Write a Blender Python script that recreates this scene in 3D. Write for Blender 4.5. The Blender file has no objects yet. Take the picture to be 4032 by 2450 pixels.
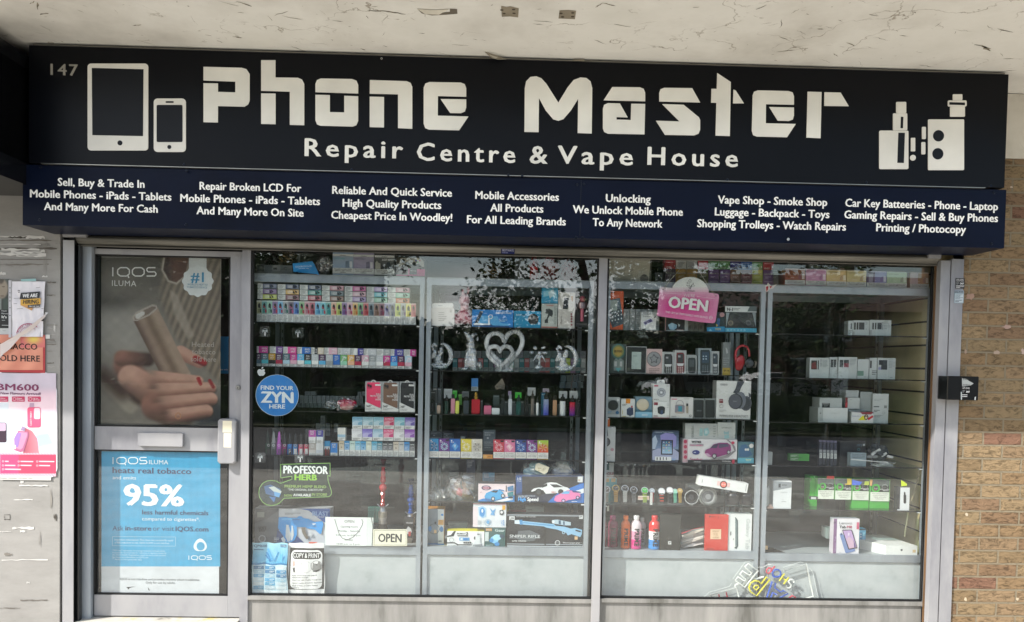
import bpy,bmesh,math,random
from mathutils import Vector,Matrix,noise
random.seed(7)
sc=bpy.context.scene
C=bpy.context.scene.collection
rad=math.radians
# ---------------------------------------------------------------- camera
F_PX,PPX,PPY,W_PX,H_PX=2900.0,2016.0,1512.0,4032.0,2450.0
YAW,PITCH,ROLL=rad(1.454),rad(1.657),rad(1.111)
CAM=Vector((0.0,-4.08,1.60))
_d=Vector((math.sin(YAW)*math.cos(PITCH),math.cos(YAW)*math.cos(PITCH),-math.sin(PITCH)))
_r0=Vector((math.cos(YAW),-math.sin(YAW),0));_u0=_r0.cross(_d)
_u=_u0*math.cos(ROLL)-_r0*math.sin(ROLL);_r=_r0*math.cos(ROLL)+_u0*math.sin(ROLL)
cd=bpy.data.cameras.new('camera');cam=bpy.data.objects.new('camera',cd);C.objects.link(cam)
cd.sensor_width=36;cd.lens=36*F_PX/W_PX;cd.shift_y=(PPY-H_PX/2)/W_PX;cd.clip_end=600;cd.clip_start=.05
M=Matrix(((_r.x,_u.x,-_d.x,CAM.x),(_r.y,_u.y,-_d.y,CAM.y),(_r.z,_u.z,-_d.z,CAM.z),(0,0,0,1)))
cam.matrix_world=M;sc.camera=cam
# ---------------------------------------------------------------- sky, sun, exposure
SUN=Vector((-1.8,-1.0,1.67)).normalized()
wd=bpy.data.worlds.new('World');sc.world=wd;wd.use_nodes=True
nt=wd.node_tree;bg=nt.nodes['Background']
sky=nt.nodes.new('ShaderNodeTexSky');sky.sky_type='NISHITA';sky.sun_disc=False
sky.sun_elevation=math.asin(SUN.z);sky.sun_rotation=rad(240.9);sky.air_density=1.2;sky.dust_density=2.0
bg.inputs['Strength'].default_value=.15
tc=nt.nodes.new('ShaderNodeTexCoord');cn=nt.nodes.new('ShaderNodeTexNoise');cn.inputs['Scale'].default_value=3.2;cn.inputs['Detail'].default_value=9;cm=nt.nodes.new('ShaderNodeMapping');cm.inputs['Scale'].default_value=(1,1,2.6)
cr_=nt.nodes.new('ShaderNodeMapRange');cr_.inputs['From Min'].default_value=.48;cr_.inputs['From Max'].default_value=.62;cr_.inputs['To Max'].default_value=.75
cx_=nt.nodes.new('ShaderNodeMix');cx_.data_type='RGBA';cx_.inputs[7].default_value=(8.5,8.6,8.8,1)
nt.links.new(tc.outputs['Generated'],cm.inputs[0]);nt.links.new(cm.outputs[0],cn.inputs['Vector']);nt.links.new(cn.outputs[0],cr_.inputs[0]);nt.links.new(cr_.outputs[0],cx_.inputs[0]);nt.links.new(sky.outputs[0],cx_.inputs[6])
nt.links.new(cx_.outputs[2],bg.inputs['Color'])
sl=bpy.data.lights.new('sun','SUN');sl.energy=4.5;sl.angle=rad(.6);sl.color=(1,.965,.91)
so=bpy.data.objects.new('sun',sl);C.objects.link(so);so.location=(-8,-8,9)
so.rotation_euler=(-SUN).to_track_quat('-Z','Y').to_euler()
vs=sc.view_settings;vs.view_transform='Standard';vs.look='None';vs.exposure=.98;vs.gamma=1
sc.cycles.transparent_max_bounces=16;sc.cycles.max_bounces=8;sc.cycles.use_denoising=True
sc.cycles.caustics_reflective=False;sc.cycles.caustics_refractive=False
# ---------------------------------------------------------------- pixel -> place
def P(x,y,Y):
    ray=_r*(x-PPX)+_u*(PPY-y)+_d*F_PX
    return CAM+ray*((Y-CAM.y)/ray.y)
CROPS=dict(S1=(0,0,1.497),S2=(1300,0,1.497),S3=(2632,0,1.497),L1=(0,850,1.871),L2=(0,1650,1.871),
  A1=(960,960,2.7716),A2=(960,1450,2.7716),A3=(960,1900,2.7716),B1=(1640,960,2.7716),B2=(1640,1450,2.7716),B3=(1640,1900,2.7716),
  C1=(2330,960,2.7716),C2=(2330,1450,2.7716),C3=(2330,1900,2.7716),D1=(2990,960,2.7716),D2=(2990,1450,2.7716),D3=(2990,1900,2.7716),
  R1=(3500,500,1.497),R2=(3500,1450,1.497),SRC=(0,0,1.0),N=(2750,2200,4.928),H1=(0,1050,3.328),H2=(0,1450,2.992))
CR=[0,0,1.0]
def crop(n):CR[:]=CROPS[n]
def Q(x,y,Y):return P(CR[0]+x/CR[2],CR[1]+y/CR[2],Y)
def mpp(x,y,Y):                       # metres per crop pixel at that place
    return (Q(x+1,y,Y)-Q(x,y,Y)).x
def lin(h):
    if not isinstance(h,str):return tuple(h[:3])
    o=[]
    for i in (0,2,4):
        c=int(h[i:i+2],16)/255
        o.append(c/12.92 if c<=.04045 else ((c+.055)/1.055)**2.4)
    return tuple(o)
def mixc(a,b,t):
    a,b=lin(a),lin(b);return tuple(a[i]+(b[i]-a[i])*t for i in range(3))
# ---------------------------------------------------------------- materials
MT={}
def _new(name):
    m=bpy.data.materials.new(name);m.use_nodes=True;MT[name]=m
    return m,m.node_tree,m.node_tree.nodes['Principled BSDF']
def N(t,kind,**k):
    n=t.nodes.new('ShaderNode'+kind)
    for a,b in k.items():
        if a.startswith('i_'):n.inputs[a[2:].replace('_',' ')].default_value=b
        else:setattr(n,a,b)
    return n
def attr_mat(name,rough=.5,spec=.5,metal=0,vary=.12,scale=9,bump=0,coat=0,trans=0,bscale=40):
    m,t,p=_new(name)
    a=N(t,'Attribute',attribute_name='Col')
    g=N(t,'NewGeometry');nz=N(t,'TexNoise',i_Scale=scale,i_Detail=5.0)
    t.links.new(g.outputs['Position'],nz.inputs['Vector'])
    mr=N(t,'MapRange',i_From_Min=.3,i_From_Max=.7,i_To_Min=1-vary,i_To_Max=1+vary*.4)
    t.links.new(nz.outputs[0],mr.inputs[0])
    mx=N(t,'VectorMath',operation='SCALE');t.links.new(a.outputs['Color'],mx.inputs[0]);t.links.new(mr.outputs[0],mx.inputs['Scale'])
    t.links.new(mx.outputs[0],p.inputs['Base Color'])
    p.inputs['Roughness'].default_value=rough;p.inputs['Specular IOR Level'].default_value=spec
    p.inputs['Metallic'].default_value=metal;p.inputs['Coat Weight'].default_value=coat
    p.inputs['Coat Roughness'].default_value=.08
    if trans:p.inputs['Transmission Weight'].default_value=trans
    if bump:
        n2=N(t,'TexNoise',i_Scale=bscale,i_Detail=6.0);t.links.new(g.outputs['Position'],n2.inputs['Vector'])
        b=N(t,'Bump',i_Strength=bump,i_Distance=.01);t.links.new(n2.outputs[0],b.inputs['Height']);t.links.new(b.outputs[0],p.inputs['Normal'])
    return m
attr_mat('card',.42,.5,vary=.1)
attr_mat('paper',.62,.35,vary=.1,scale=5,bump=.12,bscale=14)
attr_mat('plastic',.22,.5,vary=.06)
attr_mat('matt',.8,.2,vary=.2,bump=.15)
attr_mat('fluff',.95,.1,vary=.3,scale=60,bump=.8,bscale=160)
attr_mat('metal',.3,.5,metal=.85,vary=.15)
attr_mat('clear',.06,.7,vary=0,trans=.4)
attr_mat('neon',.3,.5,vary=.05,coat=.4)
attr_mat('letter',.45,.25,vary=.14,scale=4)
def glass(name,veil=.02,tint=(.86,.9,.9),dust=(.7,.7,.66),base=.045,rough=0.0,bump=0):
    m,t,p=_new(name);t.nodes.remove(p);out=t.nodes['Material Output']
    tr=N(t,'BsdfTransparent');tr.inputs[0].default_value=(*tint,1)
    gl=N(t,'BsdfGlossy');gl.inputs['Roughness'].default_value=rough;gl.inputs[0].default_value=(1,1,1,1)
    df=N(t,'BsdfDiffuse');df.inputs[0].default_value=(*dust,1)
    lw=N(t,'LayerWeight',i_Blend=.5);pw=N(t,'Math',operation='POWER');pw.inputs[1].default_value=4
    t.links.new(lw.outputs['Facing'],pw.inputs[0])
    mr=N(t,'MapRange',i_To_Min=base,i_To_Max=1.0);t.links.new(pw.outputs[0],mr.inputs[0])
    g=N(t,'NewGeometry');mp=N(t,'Mapping');mp.inputs['Scale'].default_value=(7,7,2.2);t.links.new(g.outputs['Position'],mp.inputs[0])
    nz=N(t,'TexNoise',i_Scale=3.0,i_Detail=9.0,i_Roughness=.7);t.links.new(mp.outputs[0],nz.inputs['Vector'])
    vr=N(t,'MapRange',i_From_Min=.42,i_From_Max=.8,i_To_Min=veil*.25,i_To_Max=veil*2.4);t.links.new(nz.outputs[0],vr.inputs[0])
    m1=N(t,'MixShader');m2=N(t,'MixShader')
    t.links.new(vr.outputs[0],m1.inputs[0]);t.links.new(tr.outputs[0],m1.inputs[1]);t.links.new(df.outputs[0],m1.inputs[2])
    t.links.new(mr.outputs[0],m2.inputs[0]);t.links.new(m1.outputs[0],m2.inputs[1]);t.links.new(gl.outputs[0],m2.inputs[2])
    if bump:
        n2=N(t,'TexNoise',i_Scale=bump,i_Detail=4.0);t.links.new(g.outputs['Position'],n2.inputs['Vector'])
        b=N(t,'Bump',i_Strength=.9,i_Distance=.01);t.links.new(n2.outputs[0],b.inputs['Height'])
        t.links.new(b.outputs[0],gl.inputs['Normal']);t.links.new(b.outputs[0],df.inputs['Normal'])
    t.links.new(m2.outputs[0],out.inputs[0])
    return m
glass('window_glass',.004,(.95,.965,.96),base=.06)
glass('shelf_glass',.006,(.55,.68,.66),(.3,.4,.4),.05)
glass('plastic_wrap',.10,(.96,.96,.96),(.8,.8,.8),.18,.12,26)
glass('frosted',.62,(.75,.78,.8),(.72,.75,.76),.22,.25,160)
glass('crystal',.30,(.75,.78,.8),(.75,.78,.82),.34,.05,75)
glass('clear_plastic',.10,(.9,.92,.92),(.7,.72,.74),.10,.05)
def noise_mat(name,cols,scale,rough=.6,detail=6,stretch=(1,1,1),bump=.2,bscale=60,metal=0,spec=.4,rmin=.35,rmax=.65):
    m,t,p=_new(name)
    g=N(t,'NewGeometry');mp=N(t,'Mapping');mp.inputs['Scale'].default_value=stretch;t.links.new(g.outputs['Position'],mp.inputs[0])
    nz=N(t,'TexNoise',i_Scale=scale,i_Detail=float(detail),i_Roughness=.6);t.links.new(mp.outputs[0],nz.inputs['Vector'])
    r=N(t,'ValToRGB');t.links.new(nz.outputs[0],r.inputs[0])
    e=r.color_ramp.elements;n=len(cols)
    while len(e)<n:e.new(.5)
    for i,c in enumerate(cols):e[i].position=rmin+(rmax-rmin)*i/(n-1);e[i].color=(*lin(c),1)
    t.links.new(r.outputs[0],p.inputs['Base Color'])
    p.inputs['Roughness'].default_value=rough;p.inputs['Metallic'].default_value=metal;p.inputs['Specular IOR Level'].default_value=spec
    if bump:
        n2=N(t,'TexNoise',i_Scale=float(bscale),i_Detail=6.0);t.links.new(mp.outputs[0],n2.inputs['Vector'])
        b=N(t,'Bump',i_Strength=bump,i_Distance=.004);t.links.new(n2.outputs[0],b.inputs['Height']);t.links.new(b.outputs[0],p.inputs['Normal'])
    return m,t,p,r,mp,g
noise_mat('aluminium',['85858a','9c9c9e','a4a3a4'],3,.42,stretch=(1,1,.35),bump=.06,metal=.25)
noise_mat('aluminium_blue',['8d949c','a4abb2','adb4ba'],3,.4,stretch=(1,1,.3),bump=.05,metal=.3)
noise_mat('aluminium_streaky',['65645f','83827e','908e8a','9a9893'],2.2,.5,stretch=(3,3,.5),bump=.12,metal=.2)
noise_mat('dark_metal',['17181a','26282a'],5,.45,metal=.3)
noise_mat('rubber',['0a0a0a','121212'],8,.6)
noise_mat('shutter_metal',['4b4a45','6a6861','827f77'],2.5,.5,stretch=(.5,3,14),bump=.2,metal=.3)
noise_mat('panel_grey',['a2a8a9','b3b9ba','babfc0'],7,.6,bump=.12,rmin=.3,rmax=.6)
noise_mat('paving',['9a958c','b3aea4','bdb8ae'],2.0,.85,bump=.4)
noise_mat('asphalt',['4a4a4a','5c5b59'],3,.9,bump=.5)
noise_mat('grass',['2f3620','444a2c','525238'],3,.95,bump=.6)
noise_mat('slatwall',['cdb98a','dccb9f'],1.5,.5,stretch=(6,1,20),bump=.05)
noise_mat('wood',['4f3a25','6d5236'],5,.6,stretch=(8,8,.6))
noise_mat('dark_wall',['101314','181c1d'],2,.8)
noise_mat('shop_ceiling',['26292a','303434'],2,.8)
noise_mat('bark',['2a2119','4a3c2e'],12,.95,stretch=(1,1,.2),bump=.8)
noise_mat('roof_tile',['4a3a33','6a5347'],6,.9,stretch=(1,6,1))
noise_mat('house_brick',['5f4a3a','75604e','86705c'],5,.9)
noise_mat('leaf_dark',['1d2a12','34451f','4c5c2a'],2,.7,bump=0)
noise_mat('worn_threshold',['4b4843','a5a299','b3b0a8','aaa79d','b5a34e'],7,.7,stretch=(1,1,1),rmin=.3,rmax=.72)
# sign navy panel: very glossy dark laminate
m,t,p,r,mp,g=noise_mat('navy_panel',['05070b','080a10','06080e'],1.2,.36,bump=.03,bscale=3,spec=.16)
m,t,p,r,mp,g=noise_mat('navy_panel_lower',['060b19','0a1226','080f20'],.9,.38,bump=.04,bscale=3,spec=.11)
# painted concrete soffit with flaking and hairline cracks
m,t,p,r,mp,g=noise_mat('soffit_paint',['bfbcb4','d2cfc7','e0ded7','d8d6ce'],1.7,.85,bump=.35,bscale=9,rmin=.25,rmax=.7)
def soften_chips(t,p,r,g,chipcol='8a8172',amount=(.63,.68)):
    mp2=N(t,'Mapping');mp2.inputs['Scale'].default_value=(5,9,5);mp2.inputs['Rotation'].default_value=(0,0,.5);t.links.new(g.outputs['Position'],mp2.inputs[0])
    n1=N(t,'TexNoise',i_Scale=3.2,i_Detail=12.0,i_Roughness=.75,i_Distortion=1.2);t.links.new(mp2.outputs[0],n1.inputs['Vector'])
    a=N(t,'MapRange',i_From_Min=amount[0],i_From_Max=amount[1]);t.links.new(n1.outputs[0],a.inputs[0])
    v=N(t,'TexVoronoi',feature='DISTANCE_TO_EDGE',i_Scale=2.1)
    n2=N(t,'TexNoise',i_Scale=3.0,i_Detail=10.0);t.links.new(g.outputs['Position'],n2.inputs['Vector'])
    mv=N(t,'VectorMath',operation='MULTIPLY_ADD');mv.inputs[1].default_value=(.9,.9,.9);t.links.new(n2.outputs['Color'],mv.inputs[0]);t.links.new(g.outputs['Position'],mv.inputs[2])
    t.links.new(mv.outputs[0],v.inputs['Vector'])
    c=N(t,'MapRange',i_From_Min=.004,i_From_Max=.011,i_To_Min=1.0,i_To_Max=0.0);t.links.new(v.outputs[0],c.inputs[0])
    n3=N(t,'TexNoise',i_Scale=2.6,i_Detail=3.0);t.links.new(g.outputs['Position'],n3.inputs['Vector'])
    k=N(t,'MapRange',i_From_Min=.52,i_From_Max=.6);t.links.new(n3.outputs[0],k.inputs[0])
    ck=N(t,'Math',operation='MULTIPLY');t.links.new(c.outputs[0],ck.inputs[0]);t.links.new(k.outputs[0],ck.inputs[1])
    mxm=N(t,'Math',operation='MAXIMUM');t.links.new(a.outputs[0],mxm.inputs[0]);t.links.new(ck.outputs[0],mxm.inputs[1])
    mx=N(t,'Mix',data_type='RGBA');m7=N(t,'Math',operation='MULTIPLY');m7.inputs[1].default_value=.8;t.links.new(mxm.outputs[0],m7.inputs[0]);t.links.new(m7.outputs[0],mx.inputs[0]);t.links.new(r.outputs[0],mx.inputs[6]);mx.inputs[7].default_value=(*lin(chipcol),1)
    t.links.new(mx.outputs[2],p.inputs['Base Color'])
soften_chips(t,p,r,g)
m,t,p,r,mp,g=noise_mat('render_paint',['c6c0b3','d6d1c5','dedad0'],3,.85,bump=.5,bscale=14)
soften_chips(t,p,r,g,'77705f',(.63,.67))
# old hoarding board: grey paint with horizontal torn paper and glue bands
m,t,p,r,mp,g=noise_mat('hoarding',['8e8c89','9d9b98','a5a39f'],3,.6,bump=.1)
mp2=N(t,'Mapping');mp2.inputs['Scale'].default_value=(1.6,1,5);t.links.new(g.outputs['Position'],mp2.inputs[0])
n1=N(t,'TexNoise',i_Scale=1.6,i_Detail=9.0,i_Roughness=.68);t.links.new(mp2.outputs[0],n1.inputs['Vector'])
rr=N(t,'ValToRGB');t.links.new(n1.outputs[0],rr.inputs[0]);rr.color_ramp.interpolation='LINEAR'
e=rr.color_ramp.elements;e[0].position=.33;e[0].color=(*lin('6f6d69'),1);e[1].position=.74;e[1].color=(*lin('a8a6a2'),1)
for pos,c in ((.37,'878581'),(.66,'979591'),(.69,'83817c')):x=e.new(pos);x.color=(*lin(c),1)
t.links.new(rr.outputs[0],p.inputs['Base Color'])
# bricks: multi-coloured rustic stock bricks, mortar, paint splashes
m,t,p=_new('brick')
g=N(t,'NewGeometry');sx=N(t,'SeparateXYZ');t.links.new(g.outputs['Position'],sx.inputs[0])
cx=N(t,'CombineXYZ');ax=N(t,'Math',operation='ADD');ax.inputs[1].default_value=.02;az=N(t,'Math',operation='ADD');az.inputs[1].default_value=.013
yx=N(t,'Math',operation='ADD');t.links.new(sx.outputs[0],yx.inputs[0]);t.links.new(sx.outputs[1],yx.inputs[1])
t.links.new(yx.outputs[0],ax.inputs[0]);t.links.new(sx.outputs[2],az.inputs[0]);t.links.new(ax.outputs[0],cx.inputs[0]);t.links.new(az.outputs[0],cx.inputs[1])
wn=N(t,'TexNoise',i_Scale=22.0,i_Detail=3.0);t.links.new(g.outputs['Position'],wn.inputs['Vector'])
wm=N(t,'VectorMath',operation='MULTIPLY_ADD');wm.inputs[1].default_value=(.006,.006,0);t.links.new(wn.outputs['Color'],wm.inputs[0]);t.links.new(cx.outputs[0],wm.inputs[2])
bt=N(t,'TexBrick',offset=.5,i_Scale=1.0,i_Mortar_Size=.0062,i_Mortar_Smooth=.25,i_Brick_Width=.225,i_Row_Height=.075)
bt.inputs['Color1'].default_value=(0,0,0,1);bt.inputs['Color2'].default_value=(1,1,1,1);bt.inputs['Mortar'].default_value=(.5,.5,.5,1)
t.links.new(wm.outputs[0],bt.inputs['Vector'])
rr=N(t,'ValToRGB');t.links.new(bt.outputs['Color'],rr.inputs[0]);rr.color_ramp.interpolation='CONSTANT'
e=rr.color_ramp.elements;e[0].position=0;e[0].color=(*lin('857257'),1);e[1].position=.95;e[1].color=(*lin('7a5c4b'),1)
for pos,c in ((.13,'7d6a50'),(.27,'8b775b'),(.4,'826c51'),(.52,'857358'),(.64,'7b644d'),(.72,'877258'),(.83,'7d6650'),(.88,'836e55')):x=e.new(pos);x.color=(*lin(c),1)
mpb=N(t,'Mapping');mpb.inputs['Scale'].default_value=(26,26,62);t.links.new(g.outputs['Position'],mpb.inputs[0])
bn=N(t,'TexNoise',i_Scale=1.0,i_Detail=7.0,i_Roughness=.7,i_Distortion=.8);t.links.new(mpb.outputs[0],bn.inputs['Vector'])
dk=N(t,'MapRange',i_From_Min=.38,i_From_Max=.52,i_To_Min=.5,i_To_Max=1.12);t.links.new(bn.outputs[0],dk.inputs[0])
sc1=N(t,'VectorMath',operation='SCALE');t.links.new(rr.outputs[0],sc1.inputs[0]);t.links.new(dk.outputs[0],sc1.inputs['Scale'])
mo=N(t,'Mix',data_type='RGBA');t.links.new(bt.outputs['Fac'],mo.inputs[0]);t.links.new(sc1.outputs[0],mo.inputs[6]);mo.inputs[7].default_value=(*lin('857a66'),1)
t.links.new(mo.outputs[2],p.inputs['Base Color']);p.inputs['Roughness'].default_value=.9;p.inputs['Specular IOR Level'].default_value=.2
hh=N(t,'Math',operation='SUBTRACT');t.links.new(bn.outputs[0],hh.inputs[0]);t.links.new(bt.outputs['Fac'],hh.inputs[1])
bb=N(t,'Bump',i_Strength=1.0,i_Distance=.011);t.links.new(hh.outputs[0],bb.inputs['Height']);t.links.new(bb.outputs[0],p.inputs['Normal'])
m,t,p=_new('louvre');p.inputs['Base Color'].default_value=(.006,.007,.009,1);p.inputs['Roughness'].default_value=.45

# ---------------------------------------------------------------- mesh builder
_txt={}
def text2d(s,bold=0.0,space=1.0,shear=0.0):
    k=(s,bold,space,shear)
    if k in _txt:return _txt[k]
    cu=bpy.data.curves.new('t','FONT');cu.body=s;cu.offset=bold;cu.space_character=space;cu.shear=shear;cu.resolution_u=2;cu.fill_mode='FRONT'
    ob=bpy.data.objects.new('t',cu);C.objects.link(ob)
    dg=bpy.context.evaluated_depsgraph_get();me=bpy.data.meshes.new_from_object(ob.evaluated_get(dg))
    vs_=[(v.co.x,v.co.y)for v in me.vertices];fs=[tuple(q.vertices)for q in me.polygons]
    bpy.data.objects.remove(ob);bpy.data.curves.remove(cu);bpy.data.meshes.remove(me)
    _txt[k]=(vs_,fs);return _txt[k]
class MB:
    def __init__(s):s.v=[];s.f=[];s.c=[];s.m=[]
    def face(s,pts,col,mi=0):
        n=len(s.v);s.v+=[tuple(q)for q in pts];s.f.append(tuple(range(n,n+len(pts))));s.c.append(lin(col));s.m.append(mi);return s
    def grid_faces(s,vs_,fs,col,mi=0):
        n=len(s.v);s.v+=[tuple(q)for q in vs_]
        for q in fs:s.f.append(tuple(n+i for i in q));s.c.append(lin(col)if not callable(col)else lin(col(q)));s.m.append(mi)
        return s
    def box(s,x0,x1,y0,y1,z0,z1,col,mi=0,bev=0,rot=None,piv=None,taper=None):
        if x1<x0:x0,x1=x1,x0
        if z1<z0:z0,z1=z1,z0
        if y1<y0:y0,y1=y1,y0
        if bev:
            b=min(bev,(x1-x0)*.45,(z1-z0)*.45,(y1-y0)*.9)
            ring=[(x0+b,z0),(x1-b,z0),(x1,z0+b),(x1,z1-b),(x1-b,z1),(x0+b,z1),(x0,z1-b),(x0,z0+b)]
            cx_,cz_=(x0+x1)/2,(z0+z1)/2
            fx=(x1-x0-b)/(x1-x0);fz=(z1-z0-b)/(z1-z0)
            R0=[(cx_+(a-cx_)*fx,y0,cz_+(c-cz_)*fz)for a,c in ring];R1=[(a,y0+b*.6,c)for a,c in ring];R2=[(a,y1,c)for a,c in ring]
            vs_=R0+R1+R2;fs=[tuple(range(8)),tuple(range(23,15,-1))]
            for k in (0,8):
                for i in range(8):fs.append((k+(i+1)%8,k+i,k+8+i,k+8+(i+1)%8))
        else:
            vs_=[(x0,y0,z0),(x1,y0,z0),(x1,y0,z1),(x0,y0,z1),(x0,y1,z0),(x1,y1,z0),(x1,y1,z1),(x0,y1,z1)]
            fs=[(0,1,2,3),(5,4,7,6),(4,0,3,7),(1,5,6,2),(3,2,6,7),(4,5,1,0)]
        if rot is not None:
            pv=Vector(piv if piv else ((x0+x1)/2,(y0+y1)/2,(z0+z1)/2));vs_=[pv+rot@(Vector(q)-pv)for q in vs_]
        s.grid_faces(vs_,fs,col,mi);return s
    def prism(s,pts,y0,y1,col,side=None,mi=0):    # pts in (x,z), clockwise or not
        n=len(pts);vs_=[(a,y0,b)for a,b in pts]+[(a,y1,b)for a,b in pts]
        from mathutils.geometry import tessellate_polygon
        tri=tessellate_polygon([[Vector((a,0,b))for a,b in pts]])
        s.grid_faces(vs_,[tuple(q)for q in tri],col,mi)
        s.grid_faces(vs_,[(i,(i+1)%n,n+(i+1)%n,n+i)for i in range(n)],side or col,mi);return s
    def lathe(s,cx_,cy_,z0,prof,seg=18,mi=0,col='ffffff',sy=1.0):   # prof: (r, h[, col])
        vs_=[];
        for q in prof:
            for i in range(seg):
                a=2*math.pi*i/seg;vs_.append((cx_+q[0]*math.cos(a),cy_+q[0]*sy*math.sin(a),z0+q[1]))
        for j in range(len(prof)-1):
            c=prof[j+1][2]if len(prof[j+1])>2 else col
            n=len(s.v)
            s.grid_faces(vs_[j*seg:(j+2)*seg],[(i,(i+1)%seg,seg+(i+1)%seg,seg+i)for i in range(seg)],c,mi)
        s.face(vs_[-seg:],prof[-1][2]if len(prof[-1])>2 else col,mi);return s
    def tube(s,pts,r,col,seg=8,mi=0,closed=False,caps=True):
        pts=[Vector(q)for q in pts];n=len(pts);vs_=[]
        rs=r if isinstance(r,(list,tuple))else [r]*n
        up=Vector((0,1,0))
        for i in range(n):
            a=pts[(i-1)%n]if (i>0 or closed)else pts[i];b=pts[(i+1)%n]if (i<n-1 or closed)else pts[i]
            tn=(b-a).normalized();u_=up if abs(tn.dot(up))<.95 else Vector((1,0,0))
            e1=tn.cross(u_).normalized();e2=e1.cross(tn)
            for k in range(seg):
                w=2*math.pi*k/seg;vs_.append(pts[i]+(e1*math.cos(w)+e2*math.sin(w))*rs[i])
        fs=[]
        for i in range(n if closed else n-1):
            j=(i+1)%n
            for k in range(seg):fs.append((i*seg+k,i*seg+(k+1)%seg,j*seg+(k+1)%seg,j*seg+k))
        if caps and not closed:fs+=[tuple(range(seg)),tuple(range((n-1)*seg,n*seg))[::-1]]
        s.grid_faces(vs_,fs,col,mi);return s
    def ball(s,c,r,col,seg=14,rings=9,mi=0,rot=None):
        r=(r,r,r)if not isinstance(r,(tuple,list))else r;vs_=[]
        for j in range(rings+1):
            ph=math.pi*j/rings
            for i in range(seg):
                th=2*math.pi*i/seg;q=Vector((r[0]*math.sin(ph)*math.cos(th),r[1]*math.sin(ph)*math.sin(th),r[2]*math.cos(ph)))
                if rot is not None:q=rot@q
                vs_.append(Vector(c)+q)
        s.grid_faces(vs_,[(j*seg+i,(j+1)*seg+i,(j+1)*seg+(i+1)%seg,j*seg+(i+1)%seg)for j in range(rings)for i in range(seg)],col,mi);return s
    # --- drawing in crop pixels, on a flat face at depth Y
    def poly(s,pts,Y,col,mi=0,thick=0):
        w=[Q(a,b,Y)for a,b in pts]
        if thick:return s.prism([(q.x,q.z)for q in w],Y,Y+thick,col,mi=mi)
        if len(w)>4:
            from mathutils.geometry import tessellate_polygon
            s.grid_faces(w,[tuple(q)for q in tessellate_polygon([w])],col,mi)
        else:s.face(w,col,mi)
        return s
    def rect(s,x0,y0,x1,y1,Y,col,mi=0,thick=0):
        a=Q((x0+x1)/2,y0,Y);b=Q((x0+x1)/2,y1,Y);l=Q(x0,(y0+y1)/2,Y);r=Q(x1,(y0+y1)/2,Y)
        if thick:return s.box(l.x,r.x,Y,Y+thick,b.z,a.z,col,mi)
        return s.face([(l.x,Y,b.z),(r.x,Y,b.z),(r.x,Y,a.z),(l.x,Y,a.z)],col,mi)
    def ell(s,cx_,cy_,rx,ry,Y,col,mi=0,n=20,a0=0,a1=360,rot=0):
        k=mpp(cx_,cy_,Y);c=Q(cx_,cy_,Y);vs_=[]
        for i in range(n):
            a=rad(a0+(a1-a0)*i/(n if a1-a0==360 else n-1));x,z=rx*k*math.cos(a),ry*k*math.sin(a);q=rad(rot)
            vs_.append((c.x+x*math.cos(q)-z*math.sin(q),Y,c.z+x*math.sin(q)+z*math.cos(q)))
        return s.face(vs_,col,mi)
    def ring(s,cx_,cy_,ro,ri,Y,col,mi=0,n=24,a0=0,a1=360):
        k=mpp(cx_,cy_,Y);c=Q(cx_,cy_,Y);vs_=[]
        for i in range(n+1):
            a=rad(a0+(a1-a0)*i/n)
            for q in (ro,ri):vs_.append((c.x+q*k*math.cos(a),Y,c.z+q*k*math.sin(a)))
        return s.grid_faces(vs_,[(2*i,2*i+1,2*i+3,2*i+2)for i in range(n)],col,mi)
    def line(s,pts,w,Y,col,mi=0):
        for (a,b),(c,d)in zip(pts,pts[1:]):
            L=math.hypot(c-a,d-b)or 1;nx,ny=-(d-b)/L*w/2,(c-a)/L*w/2
            s.face([Q(a+nx,b+ny,Y),Q(c+nx,d+ny,Y),Q(c-nx,d-ny,Y),Q(a-nx,b-ny,Y)],col,mi)
        return s
    def text(s,st,x0,x1,yb,cap,Y,col,bold=.012,space=1.0,shear=0,rot=0,thick=0,mi=0):
        vs_,fs=text2d(st,0,space,shear)
        if not vs_:return s
        ex=bold*.85 if bold>.008 else 0
        lx,hx=min(q[0]for q in vs_)-ex,max(q[0]for q in vs_)+ex
        k=mpp((x0+x1)/2,yb,Y);c=Q((x0+x1)/2,yb,Y);sx_=(x1-x0)*k/(hx-lx);sz_=cap*k/.70 if cap else sx_
        cr,sr=math.cos(rad(rot)),math.sin(rad(rot))
        for li,(ox,oz)in enumerate(((-ex,-ex*.4),(ex,-ex*.4),(0,ex*.5))if ex else ((0,0),)):
            w=[];y_=Y-li*.00013
            for a,b in vs_:
                X,Z=(a+ox-(lx+hx)/2)*sx_,(b+oz)*sz_;w.append((c.x+X*cr-Z*sr,y_,c.z+X*sr+Z*cr))
            s.grid_faces(w,fs,col,mi)
            if thick:
                ec={(q[i],q[(i+1)%len(q)])for q in fs for i in range(len(q))}
                for (a,b)in ec:
                    if (b,a)not in ec:s.face([w[b],w[a],(w[a][0],Y+thick,w[a][2]),(w[b][0],Y+thick,w[b][2])],col,mi)
        return s
    def lines(s,x0,y0,x1,y1,n,Y,col,fill=.45):
        h=(y1-y0)/n
        for i in range(n):
            xe=x1-(x1-x0)*random.choice((0,.05,.12,.3)if i<n-1 else (.35,.5));x=x0
            while x<xe-1:
                w=min((x1-x0)*random.uniform(.08,.22),xe-x);s.rect(x,y0+h*(i+.5-fill/2),x+w,y0+h*(i+.5+fill/2),Y,col);x+=w+(x1-x0)*.025
        return s
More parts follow.
